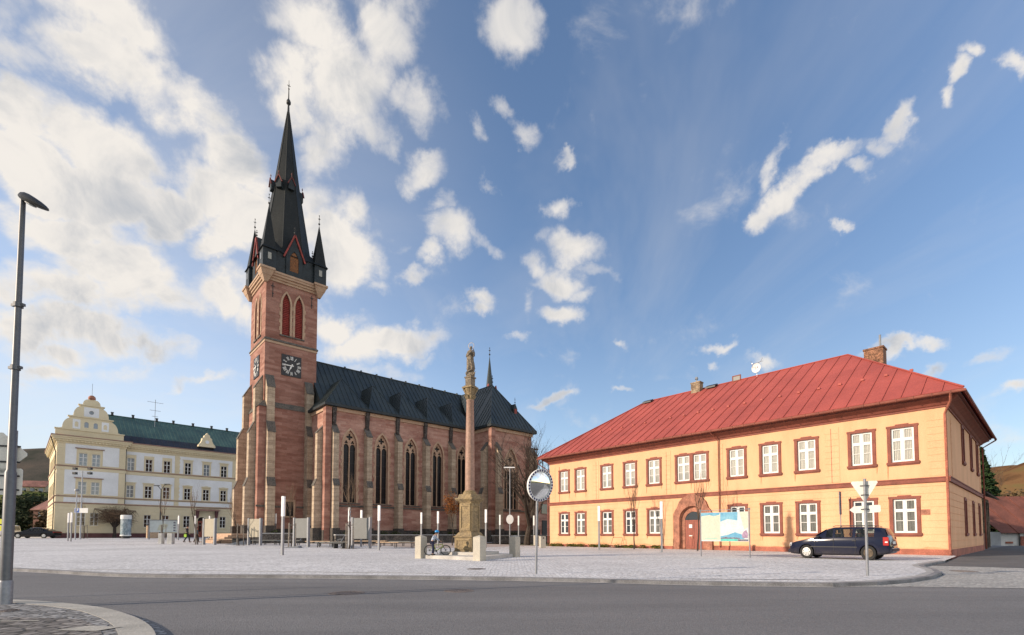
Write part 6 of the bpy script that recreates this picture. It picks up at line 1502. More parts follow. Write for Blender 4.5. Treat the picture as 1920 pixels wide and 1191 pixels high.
# ------------------------------------------------------------------ display boards
def board(cx, cy, w_, lb, m):
    t = thing('display_board', lb, 'board', (cx, cy, gz(cx, cy)), R(-22), 'blank display boards in a row')
    b = MB(); b.box(-w_ / 2, w_ / 2, -.06, .06, .72, 2.3); b.build('panel', m, t)
    for s in (-1, 1): b = MB(); b.box(s * w_ / 2 - (.0 if s > 0 else .13), s * w_ / 2 + (.13 if s > 0 else 0), -.11, .11, -.05, 2.36); b.build('post', 'post_grey', t)
board(-26.9, 43.2, 1.28, 'leftmost blank board, beige, before the cream building', 'board_beige'); board(-22.35, 42.2, 1.28, 'second blank board from the left, beige, before the tower corner', 'board_beige')
board(-17.0, 39.2, 1.35, 'grey blank board before the right side of the tower', 'board_grey'); board(-11.45, 36.9, 1.5, 'rightmost and largest grey blank board, before the first church window', 'board_grey')
# ------------------------------------------------------------------ mirror
MX, MY = .65, 13.16
t = thing('traffic_mirror', 'round convex traffic mirror with checked rim on a thin grey pole', 'traffic mirror', (MX, MY, 0))
b = MB(); b.tube([(0, 0, -.1), (.03, 0, 1.9), (.06, .04, 2.7)], .032, 10); b.build('pole', 'post_grey', t, smooth=True)
mt = newmat('mirror')[0]; mt.node_tree.nodes['Principled BSDF'].inputs['Metallic'].default_value = 1; mt.node_tree.nodes['Principled BSDF'].inputs['Roughness'].default_value = .03; mt.node_tree.nodes['Principled BSDF'].inputs['Base Color'].default_value = (.8, .82, .82, 1)
mat('violet_paint', (.03, .02, .12), .5, .05)
hd = thing('mirror_head', None, None, (.12, -.06, 2.39)); hd.parent = t; hd.rotation_euler = (R(9), 0, R(30))
b = MB(); RX, RZ_ = .40, .44; n_ = 40; f_ = lambda a, z, d: (a, d, z)
b.plate(f_, [(RX * math.cos(2 * PI * i / n_), RZ_ * math.sin(2 * PI * i / n_)) for i in range(n_)], [[(.83 * RX * math.cos(2 * PI * i / n_), .83 * RZ_ * math.sin(2 * PI * i / n_)) for i in range(n_)]], -.02, .03); b.plate(f_, [(.97 * RX * math.cos(2 * PI * i / n_), .97 * RZ_ * math.sin(2 * PI * i / n_)) for i in range(n_)], [], .03, .07); b.build('rim', 'white_paint', hd)
for i in range(30):
    b = MB(); a = 2 * PI * i / 30; a2 = a + .115; r0_, r1_ = .86, .98
    p4 = [(r0_ * RX * math.cos(a), r0_ * RZ_ * math.sin(a)), (r1_ * RX * math.cos(a), r1_ * RZ_ * math.sin(a)), (r1_ * RX * math.cos(a2), r1_ * RZ_ * math.sin(a2)), (r0_ * RX * math.cos(a2), r0_ * RZ_ * math.sin(a2))]; b.plate(f_, p4, [], -.024, -.0195); b.build('rim_check', 'violet_paint', hd)
b = MB(); vs = []; fs = []
for j in range(9):
    r_ = .83 * j / 8 + 1e-3
    for k_ in range(36): a = 2 * PI * k_ / 36; vs.append((r_ * RX * math.cos(a), -.07 * (1 - (j / 8) ** 2) + .0, r_ * RZ_ * math.sin(a)))
for j in range(8):
    for k_ in range(36): fs.append((j * 36 + k_, j * 36 + (k_ + 1) % 36, (j + 1) * 36 + (k_ + 1) % 36, (j + 1) * 36 + k_))
fs.append(tuple(range(36))); b.add(vs, fs); b.build('mirror_glass', 'mirror', hd, smooth=True)
# ------------------------------------------------------------------ give way sign seen from behind, with arrow plate
mat('sign_back', (.78, .77, .70), .5, .05, 2, .04)
mat('mast_grey', (.42, .43, .45), .5, .05, 3)
YX, YY = 9.11, 12.49
t = thing('give_way_sign', 'grey back of a triangular sign above an arrow plate, on a pole by the kerb', 'road sign', (YX, YY, 0), R(-24))
b = MB(); b.tube([(0, 0, -.1), (0, 0, 2.5)], .032, 10); b.build('pole', 'post_grey', t, smooth=True)
def rtri(w_, h_, r_=.05):
    P = [Vector((-w_ / 2, h_)), Vector((0, 0)), Vector((w_ / 2, h_))]; out = []
    for i in range(3):
        p = P[i]; a = (P[i - 1] - p).normalized(); c = (P[(i + 1) % 3] - p).normalized()
        for k_ in range(5): tt = k_ / 4; out.append(tuple(p + (a * (1 - tt) + c * tt) * r_ * (.9 + .0)))
    return out
b = MB(); b.plate(lambda a, z, d: (a, d, z), [(x, z + 1.88) for x, z in rtri(.62, .56)], [], .045, .062); b.build('triangle_plate', 'sign_back', t)
b = MB(); b.plate(lambda a, z, d: (a, d, z), [(-.34, 1.70), (-.24, 1.61), (.31, 1.63), (.33, 1.66), (.33, 1.80), (.30, 1.82), (-.24, 1.79)], [], .045, .06); b.build('arrow_plate', 'sign_back', t)
for i, (z, w_) in enumerate(((2.32, .2), (2.08, .17), (1.71, .18))): b = MB(); b.box(-w_ / 2, w_ / 2, .03, .046, z - .012, z + .012); b.lathe([(.042, z - .02), (.042, z + .02)], seg=10); b.build('clamp', 'shiny_steel', t)
# mast with a round sign
x, y = -.21, 48.5
t = thing('lamp_mast', 'tall thin lamp mast with short top bar and a round sign, right of the column', 'lamp mast', (x, y, gz(x, y)))
b = MB(); b.tube([(0, 0, -.1), (0, 0, 7.75)], [.075, .05], 8); b.build('pole', 'post_grey', t, smooth=True); b = MB(); b.box(-.62, .5, -.06, .06, 7.72, 7.82); b.build('lamp_arm', 'post_white', t)
b = MB(); b.plate(lambda a, z, d: (a, d, z), [(.36 * math.cos(2 * PI * i / 24), 2.55 + .47 * math.sin(2 * PI * i / 24)) for i in range(24)], [], -.12, -.1); b.build('round_sign', 'white_paint', t)
# street info map between two posts
mat('print_map', (.44, .47, .38), .6, .12, 3, .05, 18, c2=(.52, .52, .42))
mat('print_white', (.5, .56, .56), .6, .05, 2)
mat('print_blue', (.05, .25, .42), .6, .2, 2.5, c2=(.18, .40, .52))
mat('print_green', (.07, .42, .36), .6, .15, 3)
mat('print_dark', (.05, .06, .12), .6, .3, 8, .3, 30, c2=(.2, .18, .2))
mat('print_pink', (.3, .2, .3), .6, .2, 5)
t = thing('map_board', 'colourful tourist map board between two grey posts before the yellow house', 'map board', (9.32, 23.98, 0), math.atan2(22.35 - 23.98, 10.93 - 9.32))
Wd = math.hypot(10.93 - 9.32, 22.35 - 23.98)
for s in (0, Wd): b = MB(); b.tube([(s, 0, -.05), (s, 0, 2.24)], .028, 8); b.tube([(s, 0, 2.24), (s, .0, 2.3)], .04, 8); b.build('post', 'post_grey', t)
b = MB(); b.tube([(-.05, 0, 2.24), (Wd + .08, 0, 2.24)], .016, 8); b.build('top_rail', 'post_grey', t)
b = MB(); b.box(.03, Wd - .04, -.012, .012, .74, 2.13); pn = b.build('panel', 'print_white', t)
x1 = Wd * .42
def pr(pts, m, nm, d): b = MB(); b.plate(lambda a, z, dd: (a, dd, z), pts, [], -.0125 - d * .0018, -.012); b.build(nm, m, pn)
pr(rect(.04, x1 - .01, .80, 2.0), 'print_map', 'map_print', 1)
pr([(.04, 2.12), (x1 - .01, 2.12), (x1 - .03, 2.02), (x1 - .3, 1.95), (.45, 2.02), (.04, 1.96)], 'print_blue', 'map_heading', 2)
pr(rect(.2, x1 - .15, .875, .895), 'print_green', 'caption_line', 2)
pr([(x1 + .01, 2.12), (x1 + .82, 2.12), (x1 + .8, 1.72), (x1 + .35, 1.8), (x1 + .01, 1.68)], 'print_blue', 'sky_print', 1)
pr([(x1 + .01, .98), (x1 + .35, 1.05), (x1 + .7, 1.18), (x1 + 1.1, 1.02), (x1 + 1.1, .85), (x1 + .01, .85)], 'print_blue', 'hill_print', 1)
pr([(x1 + .01, .9), (x1 + .15, .93), (x1 + .3, .96), (x1 + .34, .92), (x1 + .62, .93), (x1 + .9, .91), (x1 + .9, .86), (x1 + .01, .86)], 'print_dark', 'town_print', 2)
pr(rect(x1 + .01, x1 + .80, .755, .855), 'print_green', 'footer_band', 2); pr(rect(x1 + .81, Wd - .06, .755, .84), 'print_dark', 'footer_band', 2)
pr([(Wd - .3, .9), (Wd - .08, .9), (Wd - .06, 1.1), (Wd - .14, 1.28), (Wd - .26, 1.2), (Wd - .34, 1.05)], 'print_pink', 'picture_print', 2)
pr([(x1 + .9, 2.12), (Wd - .06, 2.12), (Wd - .06, 1.4), (x1 + 1.1, 1.3)], 'print_map', 'map_inset', 1)
# thin vertical blade sign by the yellow house
p_ = (18.6, 27.45); t = thing('blade_sign', 'narrow dark vertical banner sign standing behind the estate car', 'sign', (p_[0], p_[1], 0), R(30))
b = MB(); b.tube([(0, 0, -.05), (0, 0, 2.2)], .025, 8); b.build('pole', 'post_grey', t); b = MB(); b.box(-.09, .09, -.02, .02, 2.2, 3.5); b.build('banner', 'print_dark', t)
# ------------------------------------------------------------------ big lamp post at the left edge
LX, LY = -7.70, 7.42
t = thing('street_lamp', 'tall grey street lamp close at the left edge of the pavement', 'street lamp', (LX, LY, 0))
b = MB(); b.tube([(0, 0, -.05), (0, 0, 2.0), (.0, 0, 2.05), (-.0, 0, 6.35)], [.072, .07, .052, .034], 16); b.build('pole', 'shiny_steel', t, smooth=True)
b = MB(); b.lathe([(.085, 0), (.085, .33), (.072, .36)], seg=16); b.build('pole_foot', 'post_grey', t, smooth=True)
for z in (4.63, 3.64): b = MB(); b.lathe([(.062, z - .035), (.062, z + .035)], seg=14); b.box(-.1, .1, -.018, .018, z - .02, z + .02); b.build('clamp', 'shiny_steel', t)
b = MB(); prof2 = [(-.06, .04, .055), (.02, .085, .085), (.14, .12, .09), (.32, .12, .07), (.46, .08, .045), (.54, .02, .012)]
vs = []; fs = []
for s_, w_, h_ in prof2:
    for k_ in range(10): a = 2 * PI * k_ / 10; vs.append((s_, w_ * math.cos(a), h_ * math.sin(a) * (1 if math.sin(a) > 0 else .55)))
for j in range(5):
    for k_ in range(10): fs.append((j * 10 + k_, j * 10 + (k_ + 1) % 10, (j + 1) * 10 + (k_ + 1) % 10, (j + 1) * 10 + k_))
fs += [tuple(reversed(range(10))), tuple(50 + k_ for k_ in range(10))]; b.add(vs, fs); o = b.build('lamp_head', 'dark_metal', t, loc=(0, 0, 6.36), smooth=True); o.rotation_euler = (0, R(28), R(-10))
mat('glass_diffuser', (.5, .5, .48), .3, .05)
b = MB(); b.lathe([(.01, -.01), (.06, 0), (.06, .012)], .2, 0, 12, sx=1.6); o2 = b.build('diffuser', 'glass_diffuser', o, loc=(0, 0, -.055))
# backs of two road signs on their own pole just behind
t = thing('road_signs', 'grey backs of a diamond sign and a square plate behind the tall lamp', 'road sign', (-7.86, 7.62, 0), R(22))
b = MB(); b.tube([(0, 0, -.05), (0, 0, 2.7)], .03, 10); b.build('pole', 'post_grey', t)
b = MB(); b.plate(lambda a, z, d: (a, d, z), [(x - .165, z) for x, z in [(.02, 2.02), (.30, 2.31), (.30, 2.35), (.0, 2.66), (-.04, 2.66), (-.33, 2.36), (-.33, 2.31), (-.03, 2.02)]], [], .035, .05); b.build('diamond_plate', 'sign_back', t)
b = MB(); b.plate(lambda a, z, d: (a, d, z), [(x - .12, z + .08) for x, z in [(-.26, 1.62), (-.24, 1.6), (.19, 1.6), (.21, 1.62), (.21, 2.0), (.19, 2.02), (-.24, 2.02), (-.26, 2.0)]], [], .035, .05); b.build('square_plate', 'sign_back', t)
for z in (2.45, 2.2, 1.98, 1.76): b = MB(); b.box(-.26, .06, .02, .036, z - .012, z + .012); b.build('bracket', 'dark_metal', t)
mat('yellow_film', (.6, .62, .02), .5, .05)
t = thing('marker_post', 'green grey pole with yellow plates at the far left edge', 'marker post', (-8.95, 8.6, 0)); b = MB(); b.tube([(0, 0, -.05), (0, 0, 2.1)], .03, 10); b.build('pole', 'post_grey', t)
for z in (1.24, 1.12): b = MB(); b.box(-.17, -.005, -.05, -.035, z, z + .09); b.build('yellow_plate', 'yellow_film', t)
# ------------------------------------------------------------------ things before the cream building
x, y = -54.64, 61.47
t = thing('floodlight_mast', 'tall thin mast with four floodlights before the cream building', 'floodlight mast', (x, y, gz(x, y)))
b = MB(); b.tube([(0, 0, 0), (0, 0, 8.7)], [.09, .06], 8); b.tube([(-.95, 0, 8.6), (.95, 0, 8.5)], .035, 6); b.build('pole', 'mast_grey', t)
for s in (-1, 1):
    for z in (8.25, 8.85): b = MB(); b.box(s * .95 - .2, s * .95 + .2, -.2, .15, z, z + .28); b.build('floodlight', 'dark_metal', t)
mat('sign_blue', (.02, .09, .35), .5, .05)
b = MB(); b.box(-.75, .95, -.12, -.09, 3.35, 3.95); ps = b.build('parking_sign', 'white_paint', t)
b = MB(); b.box(-.72, -.12, -.128, -.12, 3.38, 3.92); b.build('blue_field', 'sign_blue', ps)
b = MB(); b.box(-.55, -.46, -.134, -.129, 3.44, 3.86); b.plate(lambda a, z, d: (a, d, z), [(-.46, 3.86), (-.33, 3.86), (-.26, 3.8), (-.26, 3.7), (-.33, 3.63), (-.46, 3.63)], [rect(-.455, -.34, 3.70, 3.79)], -.134, -.129); b.build('letter_p', 'white_paint', ps)
x, y = -52.6, 58.5
t = thing('globe_lamp', 'slim lamp post with a small round head left of the floodlight mast', 'street lamp', (x, y, gz(x, y))); b = MB(); b.tube([(0, 0, 0), (0, 0, 5.9)], [.07, .05], 8); b.build('pole', 'mast_grey', t); b = MB(); b.lathe([(.05, 5.85), (.24, 5.95), (.22, 6.1), (.03, 6.16)], seg=12); b.build('lamp_head', 'post_grey', t)
x, y = -48.6, 67.0
t = thing('street_lamp', 'dark double armed street lamp before the cream building', 'street lamp', (x, y, gz(x, y))); b = MB(); b.tube([(0, 0, 0), (0, 0, 6.9)], [.1, .06], 8); b.tube([(0, 0, 6.8), (-.4, 0, 7.3), (-.6, 0, 7.35)], .04, 6); b.tube([(0, 0, 6.8), (.45, 0, 7.45), (.8, 0, 7.55)], .04, 6); b.build('pole', 'dark_metal', t)
for s, z in ((-.62, 7.33), (.82, 7.53)): b = MB(); b.box(s - .35, s + .35, -.12, .12, z, z + .1); b.build('lamp_head', 'dark_metal', t)
x, y = -55.2, 69.4
mat('poster', (.40, .44, .46), .6, .4, 1.4, .2, 6, c2=(.12, .2, .24))
t = thing('advertising_column', 'round white advertising column covered in posters beside the umbrella tree', 'advertising column', (x, y, gz(x, y)))
b = MB(); b.lathe([(.62, .35), (.62, 3.15)], seg=24); b.build('drum', 'poster', t, smooth=True); b = MB(); b.lathe([(.5, 0), (.5, .35)], seg=20); b.build('base', 'dark_metal', t); b = MB(); b.lathe([(.66, 2.75), (.66, 3.3), (.6, 3.34)], seg=24); b.build('white_band', 'white_paint', t, smooth=True); b = MB(); b.lathe([(.66, .35), (.66, .5)], seg=24); b.build('lower_band', 'white_paint', t)
x, y = -53.6, 72.5
t = thing('kiosk_box', 'small brown cabinet right of the advertising column', 'cabinet', (x, y, gz(x, y)), LA); b = MB(); b.box(-.75, .75, -.4, .4, 0, 1.9); b.build('body', 'bench_wood', t); b = MB(); b.box(-.85, .85, -.5, .5, 1.9, 2.0); b.build('lid', 'dark_metal', t)
x, y = -46.2, 64.4
t = thing('notice_board', 'wide grey notice board with map before the cream building entrance', 'notice board', (x, y, gz(x, y)), R(20))
b = MB(); b.box(-1.55, 1.55, -.05, .05, .95, 2.5); bp_ = b.build('panel', 'print_white', t); b = MB(); b.box(-1.6, 1.6, -.1, .1, 2.5, 2.6); b.build('hood', 'post_grey', t)
for s in (-1.6, 1.6): b = MB(); b.box(s - .06, s + .06, -.08, .08, 0, 2.5); b.build('post', 'post_grey', t)
b = MB(); b.plate(lambda a, z, d: (a, d, z), [(-.7, 1.25), (-.2, 1.15), (.4, 1.6), (.5, 1.95), (.1, 2.1), (-.5, 1.9)], [], -.056, -.051); b.build('map_print', 'print_map', bp_)
for i in range(4): b = MB(); b.box(1.1, 1.35, -.056, -.051, 1.1 + i * .34, 1.3 + i * .34); b.build('notice', 'print_dark', bp_)
for (x, y, w_, lb) in ((-32.4, 44.9, .33, 'narrow one of the two concrete blocks before the notice board'), (-31.45, 44.8, .46, 'wide one of the two concrete blocks before the notice board')):
    tag(MB((x, y, gz(x, y))).cbox((x, y, gz(x, y) + .48), (w_, .4, 1.0)).build('concrete_block', 'concrete', loc=(x, y, gz(x, y)), bevel=.02), lb, 'concrete block', 'concrete blocks on the plaza')
def leaf_heap(name, label, x, y, rx, ry, h, m, n, size, seed, group=None, z=None):
    q = random.Random(seed); z0 = gz(x, y) if z is None else z; Lf = MB()
    for i in range(n):
        a = q.uniform(0, 2 * PI); r_ = math.sqrt(q.random()); c = Vector((rx * r_ * math.cos(a), ry * r_ * math.sin(a), h * math.sqrt(max(0, 1 - r_ * r_)) * q.uniform(.1, 1))); d_ = Vector((q.gauss(0, 1), q.gauss(0, 1), q.gauss(0, 1))).normalized() * size; e = d_.cross(Vector((q.gauss(0, 1), q.gauss(0, 1), q.gauss(0, 1)))).normalized() * size * .6
        Lf.add([c - d_, c - e, c + d_, c + e], [(0, 1, 2, 3)])
    o = Lf.build(name, m, loc=(x, y, z0)); return tag(o, label, 'shrub', group)
leaf_heap('shrub', 'low green shrub at the foot of the cream building', -61.0, 75.0, 1.7, .9, 1.15, 'moss_leaf', 900, .12, 3)
# ------------------------------------------------------------------ benches and seats on the plaza
def slab_bench(x, y, ln, rz, lb, m='bench_wood', h=.45, back=False, w_=.5):
    t = thing('bench', lb, 'bench', (x, y, gz(x, y)), rz, 'flat wooden benches on the plaza')
    b = MB()
    for i in range(5): b.box(-ln / 2, ln / 2, -w_ / 2 + i * w_ / 5 + .006, -w_ / 2 + (i + 1) * w_ / 5 - .006, h - .07, h)
    b.build('seat', m, t)
    for s in range(max(2, int(ln / 1.1) + 1)):
        xx = -ln / 2 + .2 + s * (ln - .4) / max(1, int(ln / 1.1)); b = MB(); b.box(xx - .03, xx + .03, -w_ / 2 + .05, w_ / 2 - .05, h - .11, h - .075)
        for q_ in (-1, 1): b.box(xx - .025, xx + .025, q_ * (w_ / 2 - .09) - .025, q_ * (w_ / 2 - .09) + .025, 0, h - .11)
        b.build('leg_frame', 'dark_metal', t)
    if back:
        b = MB(); b.tube([(ln / 2 - .15, .2, h), (ln / 2 - .0, .45, h + .48)], .025, 6); b.tube([(ln / 2 - 1.0, .2, h), (ln / 2 - .85, .45, h + .48), (ln / 2, .45, h + .48)], .025, 6); b.build('back_frame', 'grey_metal', t)
for x, y, ln, rz, lb, m, bk in [(-28.0, 46.6, 3.2, 8, 'long wooden bench right of the leftmost beige board', 'bench_wood', False), (-22.3, 43.9, 2.2, 5, 'short bench behind the second beige board', 'board_grey', False), (-19.6, 42.8, 2.0, 0, 'grey bench with a tilted back frame before the tower', 'board_grey', True),
                                (-15.7, 40.9, 3.4, -8, 'long pale bench behind the light post nearest the road', 'bench_wood', False), (-14.0, 38.2, 3.0, -10, 'grey bench before the pale granite slab near the second grey board', 'board_grey', True), (-12.9, 43.5, 3.4, -6, 'sunlit wooden bench by the church plinth left of the large board', 'bench_wood', False),
                                (-9.3, 38.9, 3.2, -12, 'sunlit wooden bench right of the large grey board', 'bench_wood', False), (-9.5, 42.5, 2.5, -8, 'grey bench farther back right of the large grey board', 'board_grey', False)]: slab_bench(x, y, ln, R(rz), lb, m, back=bk)
b = MB((-12.6, 37.6, 0)); 
t = thing('lounger', 'black slatted lounger seat at the foot of the large grey board', 'lounger', (-12.95, 36.6, .02), R(-15)); b = MB(); b.box(-.45, .45, -.3, .3, .36, .46); b.build('seat', 'black_plastic', t)
for s in (-.35, .35): b = MB(); b.box(s - .03, s + .03, -.25, .25, 0, .36); b.build('leg', 'dark_metal', t)
t = thing('lounger', 'black slatted lounger seat by the long bench near the entrance steps', 'lounger', (-25.3, 45.6, gz(-25.3, 45.6)), R(5)); b = MB()
for i in range(6): b.tube([(-.75 + i * .3, -.3, .5), (-.75 + i * .3, .3, .5)], .07, 6)
b.build('seat', 'black_plastic', t); b = MB(); b.box(-.9, .9, -.04, .04, 0, .45); b.build('leg', 'dark_metal', t)
t = thing('ramp_plate', 'dark sloping metal plate lying on the paving near the entrance steps', 'ramp', (-24.9, 44.0, gz(-24.9, 44)), R(10)); b = MB(); b.prism([(-.9, 0), (.9, 0), (.75, .38)], 'y', -.4, .4); b.build('plate', 'post_grey', t)
t = thing('ramp_plate', 'dark flat metal plate lying left of the light post nearest the road', 'ramp', (-16.9, 37.0, gz(-16.9, 37)), R(5)); b = MB(); b.prism([(-.8, 0), (.8, 0), (.7, .14)], 'y', -.4, .4); b.build('plate', 'post_grey', t)
# ------------------------------------------------------------------ benches, bins and rack near the yellow house
def park_bench(x, y, rz, lb, ln=1.75):
    t = thing('park_bench', lb, 'bench', (x, y, gz(x, y)), rz, 'benches with backrests by the yellow house')
    b = MB()
    for i in range(5): b.box(-ln / 2, ln / 2, -.22 + i * .09, -.15 + i * .09, .42, .45)
    b.build('seat', 'bench_wood', t)
    b = MB()
    for i in range(5): y0 = .24 + i * .035; z0 = .5 + i * .085; b.box(-ln / 2, ln / 2, y0, y0 + .03, z0, z0 + .07)
    b.build('backrest', 'bench_wood', t)
    for s in (-1, 1): b = MB(); xx = s * (ln / 2 - .25); b.tube([(xx, -.2, 0), (xx, -.18, .42), (xx, .22, .42), (xx, .42, .92)], .025, 6); b.tube([(xx, .22, .42), (xx, .3, 0)], .025, 6); b.build('leg_frame', 'shiny_steel', t)
park_bench(5.35, 46.5, R(-18), 'bench with backrest at the far left corner of the yellow house'); park_bench(8.05, 44.0 - .6, R(-12), 'bench with backrest under the second and third windows of the yellow house', 1.9)
for x, y, h_, lb in ((2.35, 46.8, 1.05, 'pale square litter bin beside the large bare tree'), (2.42, 38.6, 1.0, 'square litter bin with dark top right of the mirror pole')):
    t = thing('litter_bin', lb, 'litter bin', (x, y, gz(x, y)), R(15), 'square litter bins'); b = MB(); b.box(-.22, .22, -.2, .2, .03, h_ - .05); b.build('body', 'granite', t, bevel=.015); b = MB(); b.box(-.23, .23, -.21, .21, h_ - .05, h_); b.build('lid', 'dark_metal', t); b = MB(); b.lathe([(.06, 0), (.06, .012)], 0, 0, 12); o = b.build('opening', 'black_plastic', t, loc=(0, -.2, h_ - .2)); o.rotation_euler = (R(90), 0, 0)
t = thing('deck_lounger', 'low metal framed lounger before the yellow house', 'lounger', (8.55, 39.4, 0), R(-10)); b = MB()
for i in range(6): b.box(-.55 + i * .17, -.43 + i * .17, -.3, .3, .1 + i * .02, .13 + i * .02)
b.build('slats', 'bench_wood', t); b = MB(); b.tube([(-.6, -.3, .05), (.5, -.3, .2), (.35, -.3, .85), (-.35, -.3, .85), (-.6, -.3, .05)], .02, 5); b.build('frame', 'dark_metal', t)
# low planting strip along the yellow house and the church wall
q = random.Random(77); Lf = MB(tuple(U * 32.6 + V * 25))
for i in range(2300):
    v_ = q.uniform(19.6, 31.2); 
    if math.sin(v_ * 2.3) + math.sin(v_ * 5.1) < -.5: continue
    c = U * (32.6 + q.uniform(-.3, .3)) + V * v_ + Vector((0, 0, q.uniform(.01, .26))); d_ = Vector((q.gauss(0, 1), q.gauss(0, 1), q.gauss(0, 1))).normalized() * .06; e = d_.cross(Vector((q.gauss(0, 1), q.gauss(0, 1), q.gauss(0, 1)))).normalized() * .04
    Lf.add([c - d_, c - e, c + d_, c + e], [(0, 1, 2, 3)])
tag(Lf.build('ground_cover', 'moss_leaf', loc=tuple(U * 32.6 + V * 25)), 'low green planting strip along the foot of the yellow house', 'planting', kind='stuff')
# low dark stone wall and clipped hedges before the church
mat('church_yard_wall', (.07, .065, .06), .95, .35, 2, .3, 9, .7, c2=(.16, .14, .12))
def ybox(name, label, cat, u0, u1, v0, v1, z1, m, group=None, cop=True):
    c = U * ((u0 + u1) / 2) + V * ((v0 + v1) / 2); z0 = gz(c.x, c.y); t = thing(name, label, cat, (c.x, c.y, z0), ANG, group); b = MB(); hu, hv = (u1 - u0) / 2, (v1 - v0) / 2
    b.box(-hu, hu, -hv, hv, -.2, z1); b.build('masonry', m, t)
    if cop: b = MB(); b.box(-hu - .05, hu + .05, -hv - .08, hv + .08, z1, z1 + .1); b.build('coping', 'concrete', t)
ybox('churchyard_wall', 'low dark stone wall with grey coping along the church nave', 'wall', 19.0, 36.5, 47.2, 47.5, .85, 'church_yard_wall')
ybox('churchyard_wall', 'low dark stone wall before the church tower', 'wall', 12.9, 18.2, 52.4, 52.7, .95, 'church_yard_wall')
ybox('churchyard_wall', 'low dark stone wall before the transept', 'wall', 36.7, 47.0, 44.2, 44.5, .8, 'church_yard_wall')
for i, (u0, v0) in enumerate([(20.5, 48.0), (22.2, 48.1), (24.5, 48.0), (26.0, 48.2), (28.6, 48.0), (31.0, 48.1), (33.5, 48.1), (15.2, 53.3), (16.8, 53.2), (18.6, 52.6), (40.5, 44.9), (43.0, 44.9)]):
    p = U * u0 + V * v0; leaf_heap('hedge_shrub', ['dark shrub at the left corner of the nave', 'dark shrub below the first nave window', 'dark shrub at the foot of the second nave buttress', 'dark shrub below the second nave window', 'dark shrub below the third nave window', 'dark shrub at the foot of the fourth nave buttress', 'dark shrub below the fourth nave window, behind the child', 'dark shrub between the two near tower buttresses', 'dark shrub below the small square tower window', 'dark shrub at the right foot of the tower', 'dark shrub below the left half of the transept window', 'dark shrub below the right half of the transept window'][i], p.x, p.y, .9, .55, 1.35, 'hedge_leaf', 420, .11, 300 + i, 'dark shrubs behind the churchyard wall')
# bicycles leaning in the stand before the nave
mat('tyre', (.018, .018, .018), .85, .1)
mat('bike_green', (.25, .32, .05), .4, .05)
mat('bike_white', (.6, .6, .55), .4, .05)
def bicycle(name, lb, loc, rz, s, m, lean=0, steer=0, group=None):
    t = thing(name, lb, 'bicycle', loc, rz, group); t.rotation_euler = (lean, 0, rz); r_ = .31 * s; L_ = 1.0 * s
    for x in (-L_ / 2, L_ / 2):
        h = thing('wheel', None, None, (x, 0, r_)); h.parent = t
        if x > 0: h.rotation_euler = (0, 0, steer)
        b = MB(); b.tube([(r_ * math.cos(2 * PI * i / 28), 0, r_ * math.sin(2 * PI * i / 28)) for i in range(28)], .024 * s, 6, closed=True); b.build('tyre', 'tyre', h, smooth=True)
        b = MB(); b.tube([((r_ - .03) * math.cos(2 * PI * i / 28), 0, (r_ - .03) * math.sin(2 * PI * i / 28)) for i in range(28)], .009, 5, closed=True)
        for i in range(12): a = 2 * PI * i / 12; b.tube([(0, 0, 0), ((r_ - .03) * math.cos(a), 0, (r_ - .03) * math.sin(a))], .0025, 4)
        b.lathe([(.03, -.03), (.03, .03)], seg=8); b.build('rim', 'shiny_steel', h)
    bb = (-.08 * s, 0, .27 * s); st_ = (-.22 * s, 0, .62 * s); hd_ = (.3 * s, 0, .66 * s); hl = (.33 * s, 0, .55 * s)
    b = MB(); 
    for p, q_, w_ in ((bb, st_, .016), (st_, hd_, .016), (hl, bb, .02), (st_, (-L_ / 2, 0, r_), .01), (bb, (-L_ / 2, 0, r_), .011), (hd_, hl, .02)): b.tube([p, q_], w_, 7)
    b.build('frame', m, t, smooth=True)
    b = MB(); b.tube([hl, (L_ / 2, .04, r_)], .013, 6); b.tube([hl, (L_ / 2, -.04, r_)], .013, 6); b.tube([hd_, (.27 * s, 0, .76 * s)], .013, 6); b.build('fork', 'dark_metal', t)
    b = MB(); b.tube([(.24 * s, -.26 * s, .77 * s), (.3 * s, -.1 * s, .765 * s), (.3 * s, .1 * s, .765 * s), (.24 * s, .26 * s, .77 * s)], .013, 6); b.build('handlebar', 'dark_metal', t)
    b = MB(); b.tube([st_, (-.25 * s, 0, .7 * s)], .012, 6); b.build('seat_post', 'dark_metal', t)
    b = MB(); b.hexa([(-.38 * s, -.07, .7 * s), (-.12 * s, -.02, .7 * s), (-.12 * s, .02, .7 * s), (-.38 * s, .07, .7 * s)], [(-.38 * s, -.06, .74 * s), (-.12 * s, -.015, .73 * s), (-.12 * s, .015, .73 * s), (-.38 * s, .06, .74 * s)]); b.build('saddle', 'black_plastic', t)
    b = MB(); b.lathe([(.07 * s, 0), (.07 * s, .012)], 0, 0, 16); o = b.build('chainring', 'dark_metal', t, loc=(bb[0], -.03, bb[2])); o.rotation_euler = (R(90), 0, 0)
    b = MB(); b.tube([(bb[0], -.03, bb[2]), (bb[0] + .08 * s, -.05, bb[2] - .13 * s)], .01, 5); b.box(bb[0] + .04 * s, bb[0] + .13 * s, -.12, -.05, bb[2] - .15 * s, bb[2] - .125 * s); b.tube([(bb[0], .03, bb[2]), (bb[0] - .08 * s, .05, bb[2] + .13 * s)], .01, 5); b.box(bb[0] - .13 * s, bb[0] - .04 * s, .05, .12, bb[2] + .125 * s, bb[2] + .15 * s); b.build('crank', 'dark_metal', t)
    return t
bicycle('parked_bicycle', 'pale parked bicycle standing behind the grey bench left of the large board', (-14.2, 40.0, .08), R(70), .95, 'bike_white')

